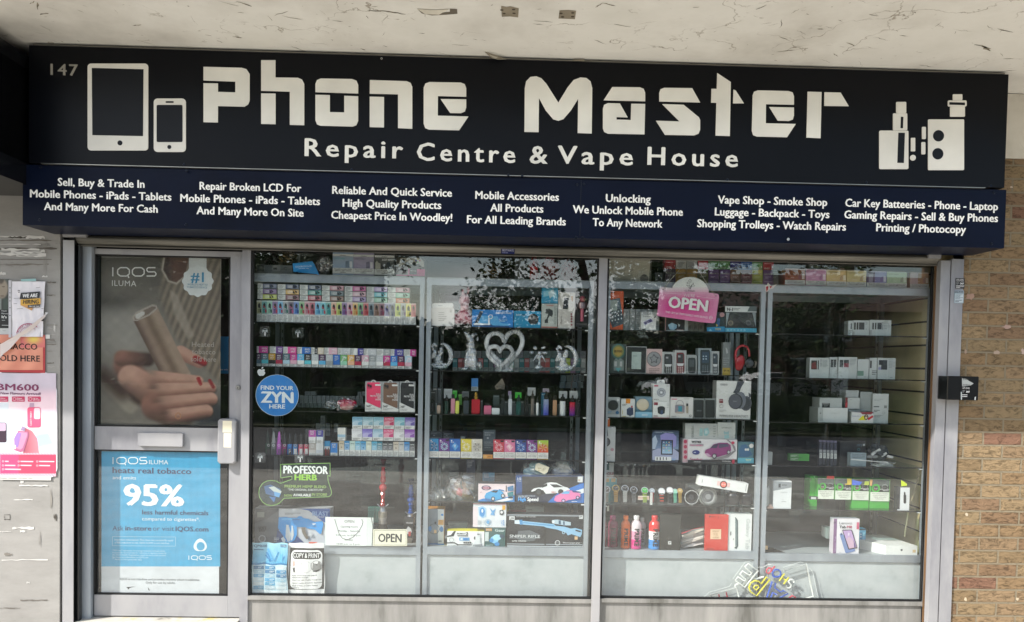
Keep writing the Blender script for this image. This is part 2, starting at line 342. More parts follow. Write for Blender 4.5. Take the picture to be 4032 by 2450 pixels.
    def build(s,name,mats,parent=None,smooth=False,loc=None):
        mats=mats if isinstance(mats,(list,tuple))else [mats]
        o_=Vector((0,0,0))
        if parent is not None:o_=Vector(parent['_w'])
        elif loc is not None:o_=Vector(loc)
        elif s.v:
            xs=[q[0]for q in s.v];ys=[q[1]for q in s.v];zs=[q[2]for q in s.v]
            o_=Vector(((min(xs)+max(xs))/2,(min(ys)+max(ys))/2,min(zs)))
        me=bpy.data.meshes.new(name);me.from_pydata([(q[0]-o_.x,q[1]-o_.y,q[2]-o_.z)for q in s.v],[],s.f);me.update()
        at=me.color_attributes.new('Col','FLOAT_COLOR','CORNER');buf=[]
        for q,c in zip(s.f,s.c):buf+=[c[0],c[1],c[2],1.0]*len(q)
        at.data.foreach_set('color',buf)
        me.polygons.foreach_set('material_index',s.m)
        if smooth:me.polygons.foreach_set('use_smooth',[True]*len(s.f))
        for k in mats:me.materials.append(MT[k])
        ob=bpy.data.objects.new(name,me);C.objects.link(ob)
        if parent is not None:ob.parent=parent
        else:ob.location=o_
        ob['_w']=tuple(o_)
        return ob
def tag(o,label,cat,group=None):
    o['label']=label;o['category']=cat
    if group:o['group']=group
    return o
def thing(name,label,cat,loc,group=None):
    o=bpy.data.objects.new(name,None);C.objects.link(o);o.empty_display_size=.05;o.location=loc;o['_w']=tuple(loc)
    return tag(o,label,cat,group)
def struct(o):o['kind']='structure';return o
ORD=['leftmost','second from left','third from left','fourth from left','fifth from left','sixth from left','seventh from left','eighth from left','ninth from left','tenth from left','eleventh from left','twelfth from left','thirteenth from left','fourteenth from left','fifteenth from left','sixteenth from left','seventeenth from left','eighteenth from left','nineteenth from left','twentieth from left','twenty-first from left','twenty-second from left','twenty-third from left','twenty-fourth from left','twenty-fifth from left','twenty-sixth from left','twenty-seventh from left','twenty-eighth from left','twenty-ninth from left','rightmost']
def art(mb,a,x0,y0,x1,y1,Y):
    "printed face: list of drawing commands in 0..1 of the rectangle, v downwards"
    U=lambda u:x0+(x1-x0)*u
    V=lambda v:y0+(y1-y0)*v
    l=1
    for q in a:
        y=Y-.0004*l;l+=1;k=q[0]
        if k=='r':mb.rect(U(q[1]),V(q[2]),U(q[3]),V(q[4]),y,q[5])
        elif k=='e':mb.ell(U(q[1]),V(q[2]),q[3]*(x1-x0),q[4]*(y1-y0),y,q[5],n=14)
        elif k=='o':mb.ring(U(q[1]),V(q[2]),q[3]*(x1-x0),q[4]*(x1-x0),y,q[5],n=16)
        elif k=='t':mb.text(q[1],U(q[2]),U(q[3]),V(q[4]),q[5]*(y1-y0),y,q[6],bold=q[7]if len(q)>7 else .015)
        elif k=='p':mb.poly([(U(a_),V(b_))for a_,b_ in q[1]],y,q[2])
        elif k=='l':mb.lines(U(q[1]),V(q[2]),U(q[3]),V(q[4]),q[5],y,q[6])
        elif k=='g':
            n=6
            for i in range(n):mb.rect(U(q[1]),V(q[2]+(q[4]-q[2])*i/n),U(q[3]),V(q[2]+(q[4]-q[2])*(i+1)/n),y,mixc(q[5],q[6],i/(n-1)))
        elif k=='v':          # rotated text, reading upwards
            xm,ym=U((q[2]+q[3])/2),V((q[4]+q[5])/2);L=abs(V(q[5])-V(q[4]));mb.text(q[1],xm-L/2+(U(q[3])-U(q[2]))/2,xm+L/2+(U(q[3])-U(q[2]))/2,ym,U(q[3])-U(q[2]),y,q[6],rot=q[7]if len(q)>7 else 90)
def carton(x0,y0,x1,y1,Y,dep,col,a,name,label,cat,group=None,zb=None,side=None,mat='card',bev=.0012):
    mb=MB();l=Q(x0,(y0+y1)/2,Y);r=Q(x1,(y0+y1)/2,Y);zt=Q((x0+x1)/2,y0,Y).z;z0=Q((x0+x1)/2,y1,Y).z
    if zb is not None and abs(z0-zb)<.05:z0=zb
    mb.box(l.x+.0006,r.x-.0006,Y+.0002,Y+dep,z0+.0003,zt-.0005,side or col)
    # front sheet
    mb.face([(l.x+.0008,Y,z0+.0005),(r.x-.0008,Y,z0+.0005),(r.x-.0008,Y,zt-.0007),(l.x+.0008,Y,zt-.0007)],col)
    art(mb,a,x0,y0,x1,y1,Y)
    return tag(mb.build(name,mat),label,cat,group)
# ================================================================ planes of depth
YF,YG,YC,YS,YPR=.06,.078,.13,.15,.158    # frame face, glass, cabinet face, shelf front edge, product faces
ZS=(P(115.6,180,-.285).z+P(3970,292,-.285).z)/2+.016                                     # soffit height
def bx(*a,**k):return MB().box(*a,**k)
# ---------------------------------------------------------------- ground and street (behind the camera, seen reflected)
g=MB();g.box(-60,60,-6.2,8.0,-.3,0,'ffffff');struct(g.build('pavement','paving'))
g=MB();g.box(-60,60,-6.33,-6.2,-.3,.005,'ffffff');struct(g.build('kerb','paving'))
g=MB();g.box(-60,60,-14,-6.33,-.3,-.11,'ffffff');struct(g.build('road','asphalt'))
g=MB();g.box(-300,300,-300,-14,-.35,-.06,'ffffff');struct(g.build('grass_verge','grass'))
g=MB();g.box(-60,60,-33,-24,-.2,-.05,'ffffff');struct(g.build('car_park','asphalt'))
# ---------------------------------------------------------------- canopy soffit
can=thing('concrete_canopy','cream painted concrete canopy with flaking paint and cracks above the shop sign','canopy',(0,0,ZS))
mb=MB();mb.box(-9,9,-1.13,.4,ZS,ZS+.35,'ffffff');mb.build('soffit','soffit_paint',can)
# missing plaster patches, flaps of peeling paint
def patch(pts,col,name='bare_patch'):
    m_=MB();c=[]
    for x,y in pts:
        ray=_r*(CR[0]+x/CR[2]-PPX)+_u*(PPY-(CR[1]+y/CR[2]))+_d*F_PX;t=(ZS-.0015-CAM.z)/ray.z;c.append(CAM+ray*t)
    m_.face(c,col);return m_,c
crop('S2')
for pts in ([(1008,36),(1040,42),(1062,38),(1112,50),(1108,104),(1060,98),(1012,100),(1010,70)],[(1352,62),(1400,60),(1450,64),(1443,114),(1400,112),(1346,110)]):
    m_,c=patch(pts,'8d8473')
    k=[sum((q for q in c),Vector())/len(c)]
    for dx,dy in ((-.03,-.012),(.022,-.02),(-.02,.02),(.025,.015)):
        q=k[0]+Vector((dx,dy,-.001));m_.face([(q.x+.008*math.cos(t),q.y+.007*math.sin(t),q.z)for t in [i*math.pi/4 for i in range(8)]],'4a4238')
    m_.build('bare_patch','matt',can)
m_,c=patch([(512,52),(540,80),(600,92),(680,88),(750,82),(748,54),(705,52),(706,70),(640,78),(560,62)],'6e675b');m_.build('bare_patch','matt',can)
def flap(pts,lift):
    m_=MB();c=[]
    for (x,y),l in zip(pts,lift):
        ray=_r*(CR[0]+x/CR[2]-PPX)+_u*(PPY-(CR[1]+y/CR[2]))+_d*F_PX;t=(ZS-l-CAM.z)/ray.z;c.append(CAM+ray*t)
    m_.face(c,'cfcabd');m_.face([q+Vector((0,0,.0015))for q in c][::-1],'a29b8c');m_.build('peeling_flap','matt',can)
flap([(910,305),(1010,338),(1040,352),(985,352),(945,338)],[.002,.004,.02,.03,.03])
flap([(1430,352),(1500,350),(1498,362),(1436,360)],[.002,.004,.02,.02])
flap([(512,54),(620,60),(700,56),(640,88),(560,84)],[.003,.003,.003,.018,.02])
random.seed(11)
def fleck(x,y,L,ang,w):          # short ragged cracks in the paint
    m_=MB();ray=_r*(x-PPX)+_u*(PPY-y)+_d*F_PX;p0=CAM+ray*((ZS-.0012-CAM.z)/ray.z);pts=[]
    n=random.randint(4,7);a=rad(ang)
    for i in range(n):
        t=(i/(n-1)-.5)*L;pts.append((p0.x+t*math.cos(a)+random.uniform(-1,1)*L*.05,p0.y+t*math.sin(a)+random.uniform(-1,1)*L*.05,w*math.sin(math.pi*(i+.35)/(n-.3))*random.uniform(.5,1.3)))
    for (x0,y0,w0),(x1,y1,w1)in zip(pts,pts[1:]):
        nx,ny=-math.sin(a),math.cos(a);CRK.face([(x0-nx*w0,y0-ny*w0,p0.z),(x0+nx*w0,y0+ny*w0,p0.z),(x1+nx*w1,y1+ny*w1,p0.z),(x1-nx*w1,y1-ny*w1,p0.z)],random.choice(('5a5347','776f60','948c7c')))
CRK=MB()
for i in range(210):
    x,y=random.uniform(-40,4070),random.uniform(-60,290)
    fleck(x,y,random.choice((.012,.02,.03,.05,.09)),random.gauss(25 if x<1500 else 10,40),random.choice((.0006,.0009,.0014,.0022)))
for x,y,L,a,w in ((3870,185,.12,20,.006),(3880,190,.1,35,.008),(3350,175,.07,30,.004),(3230,115,.03,0,.004),(1500,45,.12,5,.004),(1560,52,.08,10,.005),(175,55,.05,-20,.005),(3440,60,.05,10,.003),(940,148,.03,20,.006),(1430,195,.03,40,.004),(960,15,.07,40,.005),(2360,20,.05,-60,.004),(2400,18,.06,20,.004),(150,25,.08,-60,.004),(3960,120,.1,22,.003),(540,100,.05,-15,.003)):fleck(x,y,L,a,w)
CRK.build('crack','matt',can)
o=bx(3.02,9,-1.12,.0,ZS-.05,ZS-.001,'ffffff').build('downstand_beam','render_paint',can)
# ---------------------------------------------------------------- brick wall, right
R=P(3803,1500,0).x;r3b=P(3779.5,1500,0).x+.0065
ZB=P(3990,626,.01).z
wall=thing('brick_wall','weathered yellow and red brick wall right of the shopfront with white painted top','wall',(R+1,.1,0))
mb=MB();mb.box(r3b,9,.012,.35,0,ZB,'ffffff');mb.build('brickwork','brick',wall)
mb=MB();mb.box(r3b,9,.006,.35,ZB+.002,ZS-.004,'ffffff');mb.build('painted_band','render_paint',wall)
crop('R1');mb=MB()
def blot(cx_,cy_,rx,ry,col,seed,m_):
    random.seed(seed);pts=[]
    for i in range(14):
        a=2*math.pi*i/14;k=random.uniform(.55,1.15);pts.append((cx_+rx*k*math.cos(a),cy_+ry*k*math.sin(a)))
    m_.poly(pts,.0095,col)
for q in ((695,1180,32,13,'a98f84',3),(640,1330,22,16,'a99686',4),(790,1322,11,18,'ae9a90',5),(722,355,9,6,'cdb7a3',6),(452,1325,8,18,'9a8676',8),(480,1000,30,22,'9b7f70',9)):blot(*q[:4],q[4],q[5],mb)
crop('R2')
for q in ((458,862,11,12,'c3b59e',13),(452,1362,10,13,'b9a98f',14),(758,1362,10,11,'b9a98f',15)):blot(*q[:4],q[4],q[5],mb)
mb.build('paint_splash','matt',wall)
# wall above the shop behind the sign, and the pier at the left
ww=tag(bx(-9,r3b-.001,.05,.35,2.31,ZS-.003,'ffffff').build('facade_wall','render_paint'),'cream painted wall strip behind and above the black shop sign','wall')
# ---------------------------------------------------------------- hoarding, left
hx=P(236,1500,.0).x
hb=thing('hoarding','grey board left of the door with torn paper strips and glue marks','board',(hx-.3,.02,0))
mb=MB();mb.box(-9,hx,.0,.04,0,2.62,'ffffff');mb.build('board','hoarding',hb)
mb=MB();mb.box(hx+.002,P(247,1500,0).x-.002,.03,.2,0,2.62,'ffffff');mb.build('shadow_gap','rubber',hb)
TP_N=[0];crop('L1')
random.seed(5)
def torn(x0,y0,x1,y1,col,n=9):
    top=[(x0+(x1-x0)*i/n,y0+random.uniform(-.1,.45)*(y1-y0))for i in range(n+1)];bot=[(x0+(x1-x0)*i/n,y1-random.uniform(-.05,.5)*(y1-y0))for i in range(n+1)]
    mb=MB()
    for i in range(n):mb.face([Q(*top[i],-.0015-.00012*(TP_N[0]%12)),Q(*top[i+1],-.0015-.00012*(TP_N[0]%12)),Q(*bot[i+1],-.0015-.00012*(TP_N[0]%12)),Q(*bot[i],-.0015-.00012*(TP_N[0]%12))],col)
    TP_N[0]+=1;mb.build('torn_paper','matt',hb)
for a in ((0,145,320,158,'c9c7c2'),(60,152,200,168,'4b4742'),(190,150,330,172,'c9c6c2'),(0,176,380,188,'6b655e'),(0,205,300,214,'bdbab6'),(0,232,420,250,'5f5a54'),(10,236,290,260,'c9c7c2'),(80,258,300,278,'c9c7c2'),(0,270,340,300,'c9c7c2'),(120,288,340,304,'c9c7c2'),(300,250,330,272,'c9c7c2'),(0,318,380,326,'6e6963'),(0,352,360,368,'78736c'),(320,170,345,440,'8e8b86'),(0,412,42,440,'c9c7c2'),(310,440,350,456,'c9c7c2'),(395,785,408,862,'c9c7c2'),(340,875,366,905,'d9d7d4'),(0,1222,330,1236,'c9c7c2')):torn(*a)
for i in range(16):y=random.uniform(440,1150);torn(345,y,random.uniform(370,425),y+random.uniform(4,18),random.choice(('6c6760','8b8781','7c7771','9d9a95')),4)
crop('L2')
for a in ((140,484,352,498,'c9c7c2'),(150,445,176,480,'c9c7c2'),(12,1032,352,1046,'c9c7c2'),(370,520,385,700,'8d8982'),(395,700,420,752,'4c4842'),(90,815,250,790,'c9c7c2'),(0,826,80,834,'c9c7c2'),(148,818,186,838,'c9c7c2'),(30,985,90,1012,'7b766f'),(196,1196,218,1214,'c9c7c2'),(0,1390,150,1398,'6b665f'),(150,1340,350,1330,'6b665f'),(30,705,34,745,'4f4b45'),(30,703,76,708,'4f4b45'),(72,705,76,745,'4f4b45'),(30,738,76,744,'4f4b45'),(100,590,240,600,'cfcdc8'),(285,830,300,950,'8f8c87')):torn(*a)
# projecting louvred sign box of the neighbouring shop
xr=P(104,600,-.27).x
nb=thing('neighbour_sign','large black louvred sign box of the next shop at the left edge','sign',(xr-.4,-.4,2.45))
mb=MB();zt,zb_=3.10,2.45
mb.box(xr-3,xr-.03,-.62,.04,zb_,zt,'0b0c0e');mb.box(xr-.03,xr,-.62,.04,zb_,zb_+.11,'101114');mb.box(xr-.03,xr,-.62,.04,zt-.07,zt,'101114');mb.build('casing','plastic',nb)
mb=MB();n=44
for i in range(n):
    z=zb_+.112+(zt-zb_-.184)*i/n;h=(zt-zb_-.184)/n;mb.face([(xr-.004,-.62,z),(xr-.004,.04,z),(xr-.018,.04,z+h*.8),(xr-.018,-.62,z+h*.8)],'15171a');mb.face([(xr-.018,-.62,z+h*.8),(xr-.018,.04,z+h*.8),(xr-.004,.04,z+h),(xr-.004,-.62,z+h)],'15171a')
mb.build('louvres','plastic',nb)
# ---------------------------------------------------------------- fascia signs
def av(f,*pts):return sum(f(q)for q in pts)/len(pts)
YU,YL=-.285,-.27
a,b,c,d=P(115.6,180,YU),P(3970,292,YU),P(160,643,YU),P(3934.6,743.5,YU)
xl,xr_=(a.x+P(112,640,YU).x)/2,(b.x+P(3956,740,YU).x)/2;zt,zm=(a.z+b.z)/2,(c.z+d.z)/2
print('sign upper',a,b,c,d)
su=thing('shop_sign','wide black fascia sign with huge angular white letters under the canopy','sign',((xl+xr_)/2,YU,zm))
mb=MB();mb.box(xl,xr_,YU,.045,zm+.004,zt,'ffffff');mb.build('panel','navy_panel',su)
mb=MB();mb.box(xl+.02,xr_-.02,YU-.001,YU+.01,zt+.001,zt+.006,'8d8a83');mb.box(xl+.06,xr_-.1,YU-.0015,YU+.02,zm-.001,zm+.0025,'9a978f');mb.build('trim','metal',su)
YT=YU-.004
LT=MB()
def L(cr,pts):crop(cr);LT.poly(pts,YT,'ecebe4',thick=.0035)
L('S1',[(1199,394),(1425,400),(1452,408),(1471,436),(1471,592),(1462,615),(1440,629),(1284,625),(1284,722),(1199,720),(1199,491),(1284,492),(1284,542),(1387,545),(1387,481),(1199,474)])
L('S1',[(1539,355),(1623,355),(1623,457),(1755,459),(1780,469),(1793,495),(1793,738),(1708,736),(1708,540),(1539,535)])
L('S1',[(1539,551),(1624,552),(1624,732),(1539,730)])
L('S1',[(1859,543),(1859,495),(1868,473),(1890,463),(2075,466),(2101,476),(2111,500),(2111,551)])
L('S1',[(1859,559),(1944,561),(1944,661),(2029,663),(2029,565),(2111,568),(2111,712),(2100,738),(2078,746),(1888,741),(1868,733),(1859,710)])
L('S2',[(234,472),(450,479),(474,489),(484,512),(484,759),(400,755),(400,556),(233,552)])
L('S2',[(233,570),(317,572),(317,751),(233,749)])
L('S2',[(802,570),(802,520),(793,496),(770,487),(585,484),(561,493),(551,518),(551,730),(560,755),(582,764),(760,768),(815,687),(634,682),(635,566)])
L('S2',[(651,584),(802,586),(802,632),(794,657),(770,667),(707,666)])
LT.build('lettering','letter',su)['label']='first large angular white word';LT=MB()
L('S2',[(1145,777),(1147,520),(1155,480),(1180,454),(1215,450),(1245,462),(1275,495),(1345,605),(1400,515),(1435,472),(1475,457),(1510,460),(1535,480),(1545,520),(1542,787),(1459,784),(1462,583),(1420,650),(1375,702),(1345,712),(1315,703),(1270,650),(1231,578),(1229,779)])
L('S2',[(1663,513),(1825,515),(1848,524),(1857,547),(1857,597),(1612,591)])
L('S2',[(1608,640),(1615,618),(1637,608),(1708,610),(1754,692),(1688,690),(1688,705),(1772,708),(1775,612),(1857,613),(1853,792),(1638,788),(1616,778),(1608,758)])
L('S3',[(-54,598),(-54,548),(-46,526),(-25,518),(140,520),(187,604)])
L('S3',[(-36,614),(90,618),(180,692),(187,708),(187,765),(178,788),(152,798),(-20,795),(-73,712),(66,716)])
L('S3',[(288,431),(368,484),(362,802),(278,799),(283,606),(252,605),(254,524),(285,524)])
L('S3',[(384,529),(396,533),(445,609),(381,609)])
L('S3',[(740,617),(740,567),(732,545),(708,537),(527,533),(505,541),(497,562),(492,772),(500,796),(522,805),(700,809),(751,731),(574,727),(575,614)])
L('S3',[(595,631),(740,634),(740,682),(733,705),(710,713),(645,711)])
L('S3',[(821,541),(903,543),(897,815),(814,811)])
L('S3',[(920,544),(1015,546),(1063,626),(919,624)])
LT.build('lettering','letter',su)['label']='second large angular white word'
mb=MB()
for w,cr,x0,x1,yb,cr2 in (('Repair','S1',1795,2376,926,0),('Centre','S2',510,1092,952,0),('&','S2',1175,1282,963,0),('Vape','S2',1340,1785,968,0),('House','S3',-124,410,977,0)):
    crop(cr);mb=MB();mb.text(w,x0,x1,yb,104,YT,'ecebe4',bold=.024,space=1.3,thick=.0035);mb.build('lettering','letter',su)['label']='white word '+w
crop('S1');mb=MB();mb.text('147',297,457,443,66,YT,'9e9b92',bold=.01,space=1.15,thick=.0035);mb.build('street_number','letter',su)
def rrect(m_,x0,y0,x1,y1,r,Y,col,thick=.0035):
    pts=[]
    for cx_,cy_,a0 in ((x1-r,y0+r,-90),(x1-r,y1-r,0),(x0+r,y1-r,90),(x0+r,y0+r,180)):
        for k in range(5):a=rad(a0+k*22.5);pts.append((cx_+r*math.cos(a),cy_+r*math.sin(a)))
    m_.poly(pts,Y,col,thick=thick)
BK='0d1119'
mb=MB();rrect(mb,516,375,873,887,20,YT,'e6e4dc');mb.poly([(541,401),(846,409),(843,803),(544,797)],YT-.001,BK);mb.ell(707,843,15,15,YT-.001,BK);mb.build('tablet_icon','letter',su)
mb=MB();rrect(mb,906,581,1095,896,22,YT,'e6e4dc');rrect(mb,923,619,1076,838,8,YT-.001,BK,0);rrect(mb,976,597,1024,607,4.5,YT-.001,BK,0);mb.ell(998,867,12,12,YT-.001,BK);mb.build('phone_icon','letter',su)
crop('S3');mb=MB();rrect(mb,1243,770,1415,997,8,YT,'e6e4dc');rrect(mb,1324,668,1408,768,6,YT,'e6e4dc');rrect(mb,1343,601,1402,667,6,YT,'e6e4dc')
mb.rect(1369,689,1384,756,YT-.001,BK);mb.rect(1352,783,1391,961,YT-.001,BK);rrect(mb,1430,813,1455,892,3,YT,'e6e4dc');mb.prism([(q.x,q.z)for q in [Q(1442+17*math.cos(t*math.pi/8),930+17*math.sin(t*math.pi/8),YT)for t in range(16)]],YT,YT+.0035,'e6e4dc');mb.build('vape_icon','letter',su)
mb=MB();rrect(mb,1495,748,1518,820,5,YT,'e6e4dc');rrect(mb,1492,838,1515,910,5,YT,'e6e4dc');rrect(mb,1531,704,1743,1003,6,YT,'e6e4dc')
mb.ell(1592,801,33,33,YT-.001,BK);mb.ell(1588,907,33,33,YT-.001,BK);rrect(mb,1677,556,1733,590,4,YT,'e6e4dc');rrect(mb,1648,592,1758,628,8,YT,'e6e4dc');rrect(mb,1661,629,1748,688,4,YT,'e6e4dc');mb.rect(1656,604,1748,619,YT-.001,BK);mb.build('vape_icon','letter',su)
# lower sign
crop('S2');mb=MB();mb.ring(303,345,6,3.5,YU-.001,'c9c9c4',n=14);mb.build('screw_cap','plastic',su)
a,b,c,d=P(95,648,YL),P(3962,757,YL),P(87,882,YL),P(3954,982,YL)
xl2,xr2=(a.x+c.x)/2-.002,(b.x+d.x)/2;zt2,zb2=zm-.001,(c.z+d.z)/2
sl_=thing('services_sign','long navy sign board listing repair services in white text below the main sign','sign',((xl2+xr2)/2,YL,zb2))
mb=MB();mb.box(xl2,xr2,YL,.0,zb2,zt2-.002,'ffffff');mb.build('panel','navy_panel_lower',sl_)
mb=MB()
for cr,xs in (('S2',1475),):crop(cr);mb.rect(xs,1060,xs+2,1400,YL-.0006,'04060b')
mb.build('joint','plastic',sl_)
SV=[('S1',[('Sell, Buy & Trade In',340,853,1101),('Mobile Phones - iPads - Tablets',177,1012,1173),('And Many More For Cash',259,931,1246)]),
 ('S1',[('Repair Broken LCD For',1176,1777,1125),('Mobile Phones - iPads - Tablets',1063,1888,1199),('And Many More On Site',1158,1791,1270)]),
 ('S2',[('Reliable And Quick Service',12,719,1151),('High Quality Products',73,656,1225),('Cheapest Price In Woodley!',6,721,1297)]),
 ('S2',[('Mobile Accessories',855,1349,1178),('All Products',943,1257,1250),('For All Leading Brands',806,1390,1322)]),
 ('S2',[('Unlocking',1624,1890,1193),('We Unlock Mobile Phone',1430,2080,1264),('To Any Network',1547,1959,1337)]),
 ('S3',[('Vape Shop - Smoke Shop',291,937,1207),('Luggage - Backpack - Toys',273,950,1278),('Shopping Trolleys - Watch Repairs',170,1048,1349)]),
 ('S3',[('Car Key Batteeries - Phone - Laptop',1042,1944,1229),('Gaming Repairs - Sell & Buy Phones',1036,1944,1298),('Printing / Photocopy',1224,1754,1369)])]
for cr,rows in SV:
    crop(cr);mb=MB()
    for st,x0,x1,yb in rows:mb.text(st,x0,x1,yb,46,YL-.0008,'f4f3ee',bold=.035)
    mb.build('lettering','letter',sl_)['label']='white text block starting '+rows[0][0]
for cr,x,y in (('S1',240,985),('S1',1085,970),('S1',1100,1006),('S1',235,1296),('S1',1097,1325),('S2',128,1001),('S2',1050,1033),('S2',1132,1037),('S2',1455,1090),('S2',1495,1087),('S2',1450,1400),('S2',1488,1402),('S3',347,1060),('S3',1166,1077),('S3',1900,1096),('S3',1918,1136),('S3',1905,1438),('S3',706,1411)):
    crop(cr);up=y<(1020 if cr=='S1' else 1050 if cr=='S2' else 1105);Y_=(YU if up else YL);q=Q(x,y,Y_)
    MB().lathe(q.x,0,0,[(.007,0),(.006,.002),(.001,.003)],10,col='b9b9b5' if x==706 else '1a1d24')if False else None
    m_=MB();r_=.006;vs_=[]
    for k in range(10):t=2*math.pi*k/10;vs_.append((q.x+r_*math.cos(t),Y_-.003,q.z+r_*math.sin(t)))
    m_.face(vs_,'d6d6d2' if x==706 else '20242d');v2=[(q.x+r_*1.3*math.cos(2*math.pi*k/10),Y_,q.z+r_*1.3*math.sin(2*math.pi*k/10))for k in range(10)]
    m_.grid_faces(vs_+v2,[(k,(k+1)%10,10+(k+1)%10,10+k)for k in range(10)],'d6d6d2' if x==706 else '20242d');m_.build('screw','metal',su if up else sl_)
# ---------------------------------------------------------------- shopfront
sf=thing('shopfront','aluminium framed shopfront with glazed door and two large display windows','shopfront',(0,YF,0))
def X(x,y,Y):return P(x,y,Y).x
def Z(x,y,Y):return P(x,y,Y).z
Zh=Z(2016,990,0);Zbar_t=(Z(500,950,.05)+Z(3500,992,.05))/2;Zbar_b=(Z(500,983,.05)+Z(3500,1030,.05))/2
pl0,pl1=X(247,1500,0),X(291,1500,0)
mb=MB();mb.box(pl0,pl1,0,.06,0,zb2-.03,'ffffff');mb.build('post','aluminium',sf)['label']='left outer post'
mb=MB();mb.box(pl0,X(340,925,0),-.004,.1,Z(290,934,0),Z(290,914,0),'ffffff');mb.build('cap','aluminium',sf)
gx=X(318,1500,YF)
mb=MB();mb.box(pl1,pl1+.002,.0,.06,0,2.3,'101112');mb.box(pl1+.001,gx,YF-.008,YF+.01,0,2.3,'1a1b1c');mb.box(pl1+.012,pl1+.018,.02,YF-.01,0,Zbar_b,'2a2b2c');mb.build('shutter_guide','plastic',sf)
jx=X(359,1500,YF)
mb=MB();mb.box(gx,jx,YF,YF+.05,0,Zbar_b+.05,'ffffff');mb.build('jamb','aluminium_blue',sf)
dp0,dp1=X(950,1500,YF),X(983,1500,YF)
mb=MB();mb.box(dp0,dp1,YF,YF+.05,.0,Zbar_b+.05,'ffffff');mb.build('post','aluminium',sf)['label']='post between door and window'
m0,m1=X(2343.5,1700,YF),X(2376,1700,YF)
mb=MB();mb.box(m0,m1,YF-.01,YF+.05,.0,Zbar_b+.05,'ffffff');mb.build('mullion','aluminium',sf)
r0,r1,r2,r3=X(3689,1500,0),X(3726,1500,0),X(3731,1500,0),X(3779.5,1500,0)
mb=MB();mb.box(r0,r1,0,.058,0,zb2-.03,'ffffff');mb.build('post','aluminium',sf)['label']='inner post at the right'
mb=MB();mb.box(r2,r3,.002,.16,0,zb2-.02,'ffffff');mb.box(r1,r2,.02,.1,0,zb2-.03,'111111');mb.build('post','aluminium',sf)['label']='outer post at the right beside the bricks'
mb=MB();mb.box(r3+.0005,r3+.006,.02,.2,0,2.4,'15120f');mb.build('sealant','rubber',sf)
mb=MB();mb.box(X(3655,1020,0),X(3704,1020,0),-.004,.1,Z(3680,1018,0),Z(3680,1004,0),'ffffff');mb.build('cap','aluminium',sf)
# head: dark box behind the shutter bar, closing the top
mb=MB();mb.box(gx,r0,YF+.02,YF+.1,Zbar_b+.04,2.45,'ffffff');mb.box(pl1,r0,-.0,.1,Zbar_t+.028,zb2+.02,'ffffff');mb.build('head','dark_metal',sf)
# roller shutter bottom bar
sh=thing('roller_shutter','rolled-up grey steel security shutter whose bottom bar hangs over the windows','shutter',(0,.05,Zbar_b))
mb=MB();n=10;prof=[(.03+.028*(1-math.cos(math.pi*i/n))/2 if False else .03+.012*math.cos(math.pi*i/n)-.012*math.sin(math.pi*i/n)*1.6,Zbar_b+(Zbar_t-Zbar_b)*i/n)for i in range(n+1)]
pa,pb=pl1+.003,r0-.003
for (y0,z0),(y1,z1)in zip(prof,prof[1:]):mb.face([(pa,y0,z0),(pb,y0,z0),(pb,y1,z1),(pa,y1,z1)],'ffffff')
mb.box(pa,pb,.028,.057,Zbar_b-.004,Zbar_b,'ffffff');mb.box(pa,pb,.045,.057,Zbar_b,Zbar_t+.02,'ffffff');mb.box(pa,pb,.012,.05,Zbar_t+.006,Zbar_t+.012,'ffffff');mb.build('bottom_bar','shutter_metal',sh)
crop('B1');mb=MB();mb.rect(925,50,1070,112,.008,'14205a',thick=.002);mb.text('BESTWAYS',938,1060,84,24,.0074,'c8cbe0');mb.lines(935,92,1062,106,1,.0074,'9aa0c8');tag(mb.build('sticker','card'),'small dark blue shutter maker sticker on the shutter bottom bar','sticker')
# window sill rails
zg1=Z(1700,2354,YF);zg2=Z(3000,2364,YF)
for i,(xa,xb,zz)in enumerate(((dp1,m0,zg1),(m1,r0-.0005,zg2))):
    mb=MB();mb.box(xa,xb,YF+.012,YF+.06,.06,zz-.024,'ffffff');mb.box(xa,xb,YF-.002,YF+.04,zz-.022,zz-.001,'ffffff');mb.box(xa,xb,YF-.02,YF+.05,.035,.058,'ffffff');mb.build('sill','aluminium_streaky',sf)['label']=('sill rail under the left window','sill rail under the right window')[i]
    mb=MB();mb.box(xa,xb,YF+.01,YG+.012,zz-.001,zz+.008,'14100c');mb.box(xa,xa+.012,YF+.005,YG+.01,zz+.008,Zbar_b+.03,'121212');mb.box(xb-.006,xb,YF+.005,YG+.008,zz+.008,Zbar_b+.03,'121212');mb.build('gasket','rubber',sf)
    mb=MB();mb.box(xa+.002,xb-.002,YG,YG+.006,zz-.004,Zbar_b+.06,'ffffff');mb.build('window_pane','window_glass',sf)['label']=('left display window pane','right display window pane')[i]
# right jamb lining (timber and slat board edge)
xw=X(3640,1700,.2)
mb=MB();mb.box(r0-.003,r0+.001,YF-.02,YF-.004,0.03,2.3,'ffffff');mb.build('timber_lining','wood',sf)
